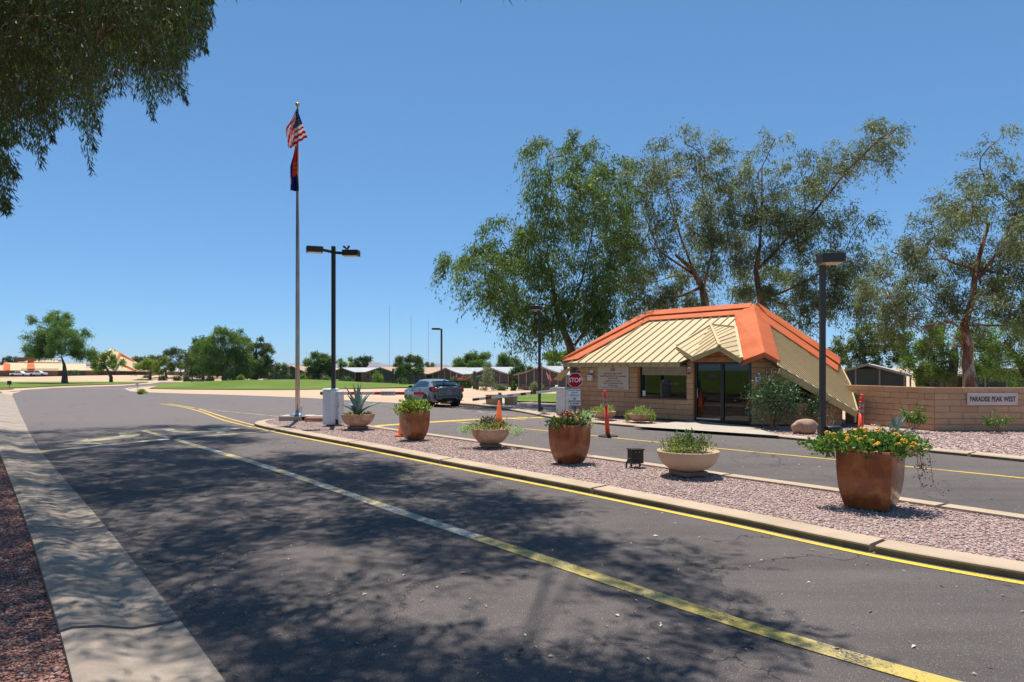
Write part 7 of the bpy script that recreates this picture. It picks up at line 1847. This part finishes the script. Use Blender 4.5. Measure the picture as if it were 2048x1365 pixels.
# stations along x (rear -2.2 .. front 2.28): (x, half width at waist, z sill, z waist, half width roof edge, z roof)
ST_ = [(-2.22, .70, .34, .95, .58, 1.02), (-2.16, .84, .28, .98, .62, 1.06), (-2.0, .91, .22, 1.01, .62, 1.13), (-1.75, .94, .20, 1.03, .62, 1.22), (-1.4, .95, .19, 1.02, .61, 1.32), (-1.0, .94, .19, 1.00, .60, 1.39), (-0.5, .93, .19, .98, .60, 1.43), (0.0, .93, .19, .96, .60, 1.435),
       (0.4, .93, .19, .94, .60, 1.40), (0.8, .93, .19, .92, .61, 1.24), (1.1, .93, .19, .90, .64, 1.06), (1.3, .93, .19, .885, .68, .96), (1.6, .93, .19, .85, .66, .91), (1.95, .91, .20, .79, .62, .84), (2.15, .84, .22, .68, .55, .74), (2.28, .68, .28, .52, .45, .60)]
def section(s):
    x, hw_, z0, zw, hr_, zr = s; P = []
    pts = [(0.0, z0 - .01), (hw_ * 0.80, z0), (hw_ * 0.97, z0 + .10), (hw_ * 0.985, (z0 + zw) / 2 - .05), (hw_, (z0 + zw) / 2 + .12), (hw_ * .975, zw - .02), (hw_ * .945, zw + .02), ((hw_ * .94 + hr_) / 2 + .03, (zw + zr) / 2), (hr_, zr - .045), (hr_ * .8, zr - .008), (0, zr)]
    return [(x, y, z) for y, z in pts] + [(x, -y, z) for y, z in reversed(pts[1:-1])]
rows = [section(s) for s in ST_]; rows = [rw + [rw[0]] for rw in rows]
q = MB(); q.grid(rows); k_ = len(rows[0]) - 1
q.add(rows[0][:-1], [tuple(range(k_))]); q.add(rows[-1][:-1], [tuple(reversed(range(k_)))]); body = q.build('body', M['car'], car)
def lerp_st(x):
    for a, b in zip(ST_, ST_[1:]):
        if a[0] <= x <= b[0]:
            t_ = (x - a[0]) / (b[0] - a[0]); return [a[i] + (b[i] - a[i]) * t_ for i in range(6)]
def glasspt(x, t_, side):   # t_: 0 waist..1 roof edge
    _, hw_, z0, zw, hr_, zr = lerp_st(x); P0 = (hw_ * .945, zw + .02); P1 = ((hw_ * .94 + hr_) / 2 + .03, (zw + zr) / 2); P2 = (hr_, zr - .045)
    if t_ < .5: a, b, u = P0, P1, t_ * 2
    else: a, b, u = P1, P2, t_ * 2 - 1
    return Vector((x, side * (a[0] + (b[0] - a[0]) * u + 0.012), a[1] + (b[1] - a[1]) * u))
for side in (1, -1):
    for xs_ in ((-1.55, -1.3, -1.0, -0.7, -0.42), (-0.36, -0.05, 0.3, 0.65, 1.0)):
        q = MB(); rw = []
        for t_ in (0.06, 0.3, 0.55, 0.86):
            row = []
            for x in xs_:
                xx = x
                if xs_[0] < -1: xx = max(x, -1.55 + 0.55 * t_ ** 1.3)
                else: xx = min(x, 1.02 - 0.62 * t_)
                row.append(glasspt(xx, t_, side))
            rw.append(row)
        q.grid(rw); q.build('side_window', M['carglass'], car)
# rear window, windscreen
def top(x, y, dz=0.012): s = lerp_st(x); return Vector((x, y, s[5] + dz - 0.06 * abs(y) ** 2))
q = MB(); q.grid([[top(x, y * (0.50 + 0.04 * i)) for y in (-1, -.5, 0, .5, 1)] for i, x in enumerate((-2.08, -1.9, -1.7, -1.5, -1.30))]); q.build('rear_window', M['carglass'], car)
q = MB(); q.grid([[top(x, y * .56) for y in (-1, -.5, 0, .5, 1)] for x in (0.55, 0.75, 0.95, 1.15)]); q.build('windscreen', M['carglass'], car)
# wing
q = MB(); q.add([(-2.02, -.74, 1.30), (-2.02, .74, 1.30), (-1.78, .74, 1.33), (-1.78, -.74, 1.33)], [(0, 1, 2, 3)]); q.box((-1.92, 0, 1.34), (0.26, 1.46, 0.03)); 
wg = q.build('rear_wing', M['car_black'], car)
for s in (-1, 1): q = MB(); q.slab([(-2.06, s * .74, 1.08), (-1.72, s * .74, 1.16), (-1.76, s * .74, 1.38), (-2.04, s * .74, 1.37)], Vector((0, 1, 0)), 0.03); sub(q, 'end_plate', M['car'], wg)
q = MB(); q.box((-2.08, 0, 1.015), (0.20, 1.34, 0.04)); q.build('boot_lip', M['car_black'], car)
# tail lamps: C shapes
for s in (-1, 1):
    q = MB(); pts = [(-2.10, s * .60, 1.05), (-2.07, s * .86, 1.04), (-1.84, s * .955, 1.00)]; pts2 = [(-2.235, s * .62, .86), (-2.19, s * .84, .80), (-1.95, s * .952, .84)]
    for a, b in zip(pts, pts[1:]): q.bar(a, b, 0.09, 0.06)
    for a, b in zip(pts2, pts2[1:]): q.bar(a, b, 0.07, 0.07)
    q.bar(pts[1], pts2[1], 0.10, 0.08); q.bar(pts[2], pts2[2], 0.07, 0.12); q.build('tail_lamp', M['tail'], car)
# rear bumper pieces
q = MB(); q.box((-2.20, 0, 0.30), (0.16, 1.35, 0.16)); q.box((-2.24, 0, 0.40), (0.10, 0.8, 0.10)); q.build('diffuser', M['car_black'], car, bevel=0.02)
for s in (-1, 1):
    q = MB(); q.slab([(-2.235, s * .52, .50), (-2.19, s * .84, .66), (-2.18, s * .86, .46), (-2.22, s * .72, .38)], Vector((-1, s * .12, 0)), 0.05); q.build('bumper_vent', M['car_black'], car)
    q = MB(); q.bar((-2.10, s * .90, .30), (-2.20, s * .66, .30), 0.05, 0.03); q.build('splitter', M['galv'], car)
q = MB(); q.box((-2.245, 0, 0.72), (0.02, 0.32, 0.16)); q.build('number_plate', M['plate'], car)
q = MB(); q.box((-2.235, 0, 0.88), (0.02, 0.09, 0.07)); q.build('badge', M['galv'], car)
for y in (-.1, 0, .1): q = MB(); q.tube([(-2.2, y, .26), (-2.32, y, .26)], 0.038, 10); q.build('exhaust_tip', M['galv'], car)
q = MB(); q.box((-2.235, 0, 0.56), (0.03, 1.2, 0.02)); q.build('bumper_seam', M['car_black'], car)
# sills, mirrors, arches
for s in (-1, 1):
    q = MB(); q.box((-0.05, s * .93, .20), (2.1, 0.07, 0.09)); q.build('side_skirt', M['car_black'], car, bevel=.01)
    q = MB(); q.box((0.78, s * 1.0, 1.0), (0.14, 0.20, 0.13)); q.build('door_mirror', M['car_black'], car, bevel=0.03)
    for x in (-0.42, 0.62):
        q = MB(); q.bar((x, s * .945, .35), (x - .02, s * .945, .93), 0.012, 0.012); q.build('door_gap', M['car_black'], car)
    for x in (-0.25, -1.15): q = MB(); q.box((x, s * .945, .86), (0.17, 0.02, 0.03)); q.build('door_handle', M['car'], car)
    for x in (-1.35, 1.35):
        q = MB(); n = 14
        for i in range(n):
            a0_ = pi * i / n; a1_ = pi * (i + 1) / n; q.bar((x + .39 * cos(a0_), s * .955, .33 + .39 * sin(a0_)), (x + .39 * cos(a1_), s * .955, .33 + .39 * sin(a1_)), 0.05, 0.07, up=Vector((0, 1, 0)))
        q.build('wheel_arch', M['car'], car)
        q = MB(); q.tube([(x, s * .93, .33), (x, s * .60, .33)], 0.37, 20); q.build('arch_liner', M['rubber'], car)
        q = MB(); y0, y1 = s * .72, s * .965
        q.lathe([(0.20, -.12), (.31, -.125), (.335, -.09), (.335, .09), (.31, .125), (.24, .12), (.23, .05), (.001, .05)], (0, 0, 0), 28)
        Rr = Matrix.Rotation(-s * pi / 2, 3, 'X'); q.v = [tuple(Rr @ Vector(v) + Vector((x, s * .845, .335))) for v in q.v]; wh = q.build('wheel', M['tyre'], car)
        q = MB()
        for i in range(7):
            a = 2 * pi * i / 7; c0 = Vector((x, s * .955, .335)); q.bar(c0 + Vector((.03 * cos(a), 0, .03 * sin(a))), c0 + Vector((.235 * cos(a + .1), -s * .01, .235 * sin(a + .1))), 0.035, 0.04, up=Vector((0, 1, 0)))
        q.tube([(x, s * .945, .335), (x, s * .97, .335)], 0.05, 10)
        for i in range(20):
            a = 2 * pi * i / 20; b_ = 2 * pi * (i + 1) / 20; q.bar((x + .24 * cos(a), s * .955, .335 + .24 * sin(a)), (x + .24 * cos(b_), s * .955, .335 + .24 * sin(b_)), 0.03, 0.03, up=Vector((0, 1, 0)))
        sub(q, 'rim', M['rim'], wh)
q = MB(); q.box((-1.62, 0, 1.37), (0.16, 0.05, 0.09)); q.build('roof_antenna', M['car'], car, bevel=0.01)

# ------------------------------------------------------------------ air
hm = bpy.data.materials.new('thin_haze'); hm.use_nodes = True; ht_ = hm.node_tree; ht_.nodes.clear()
ho = ht_.nodes.new('ShaderNodeOutputMaterial'); hv = ht_.nodes.new('ShaderNodeVolumePrincipled')
hv.inputs['Color'].default_value = (0.75, 0.87, 1.0, 1); hv.inputs['Density'].default_value = 0.00006; hv.inputs['Anisotropy'].default_value = 0.0
ht_.links.new(hv.outputs[0], ho.inputs['Volume'])
q = MB(); q.box((0, 4400, 88), (19400, 9800, 186)); hz = q.build('haze', hm, kind='stuff', label='thin pale air between the camera and the far hills')
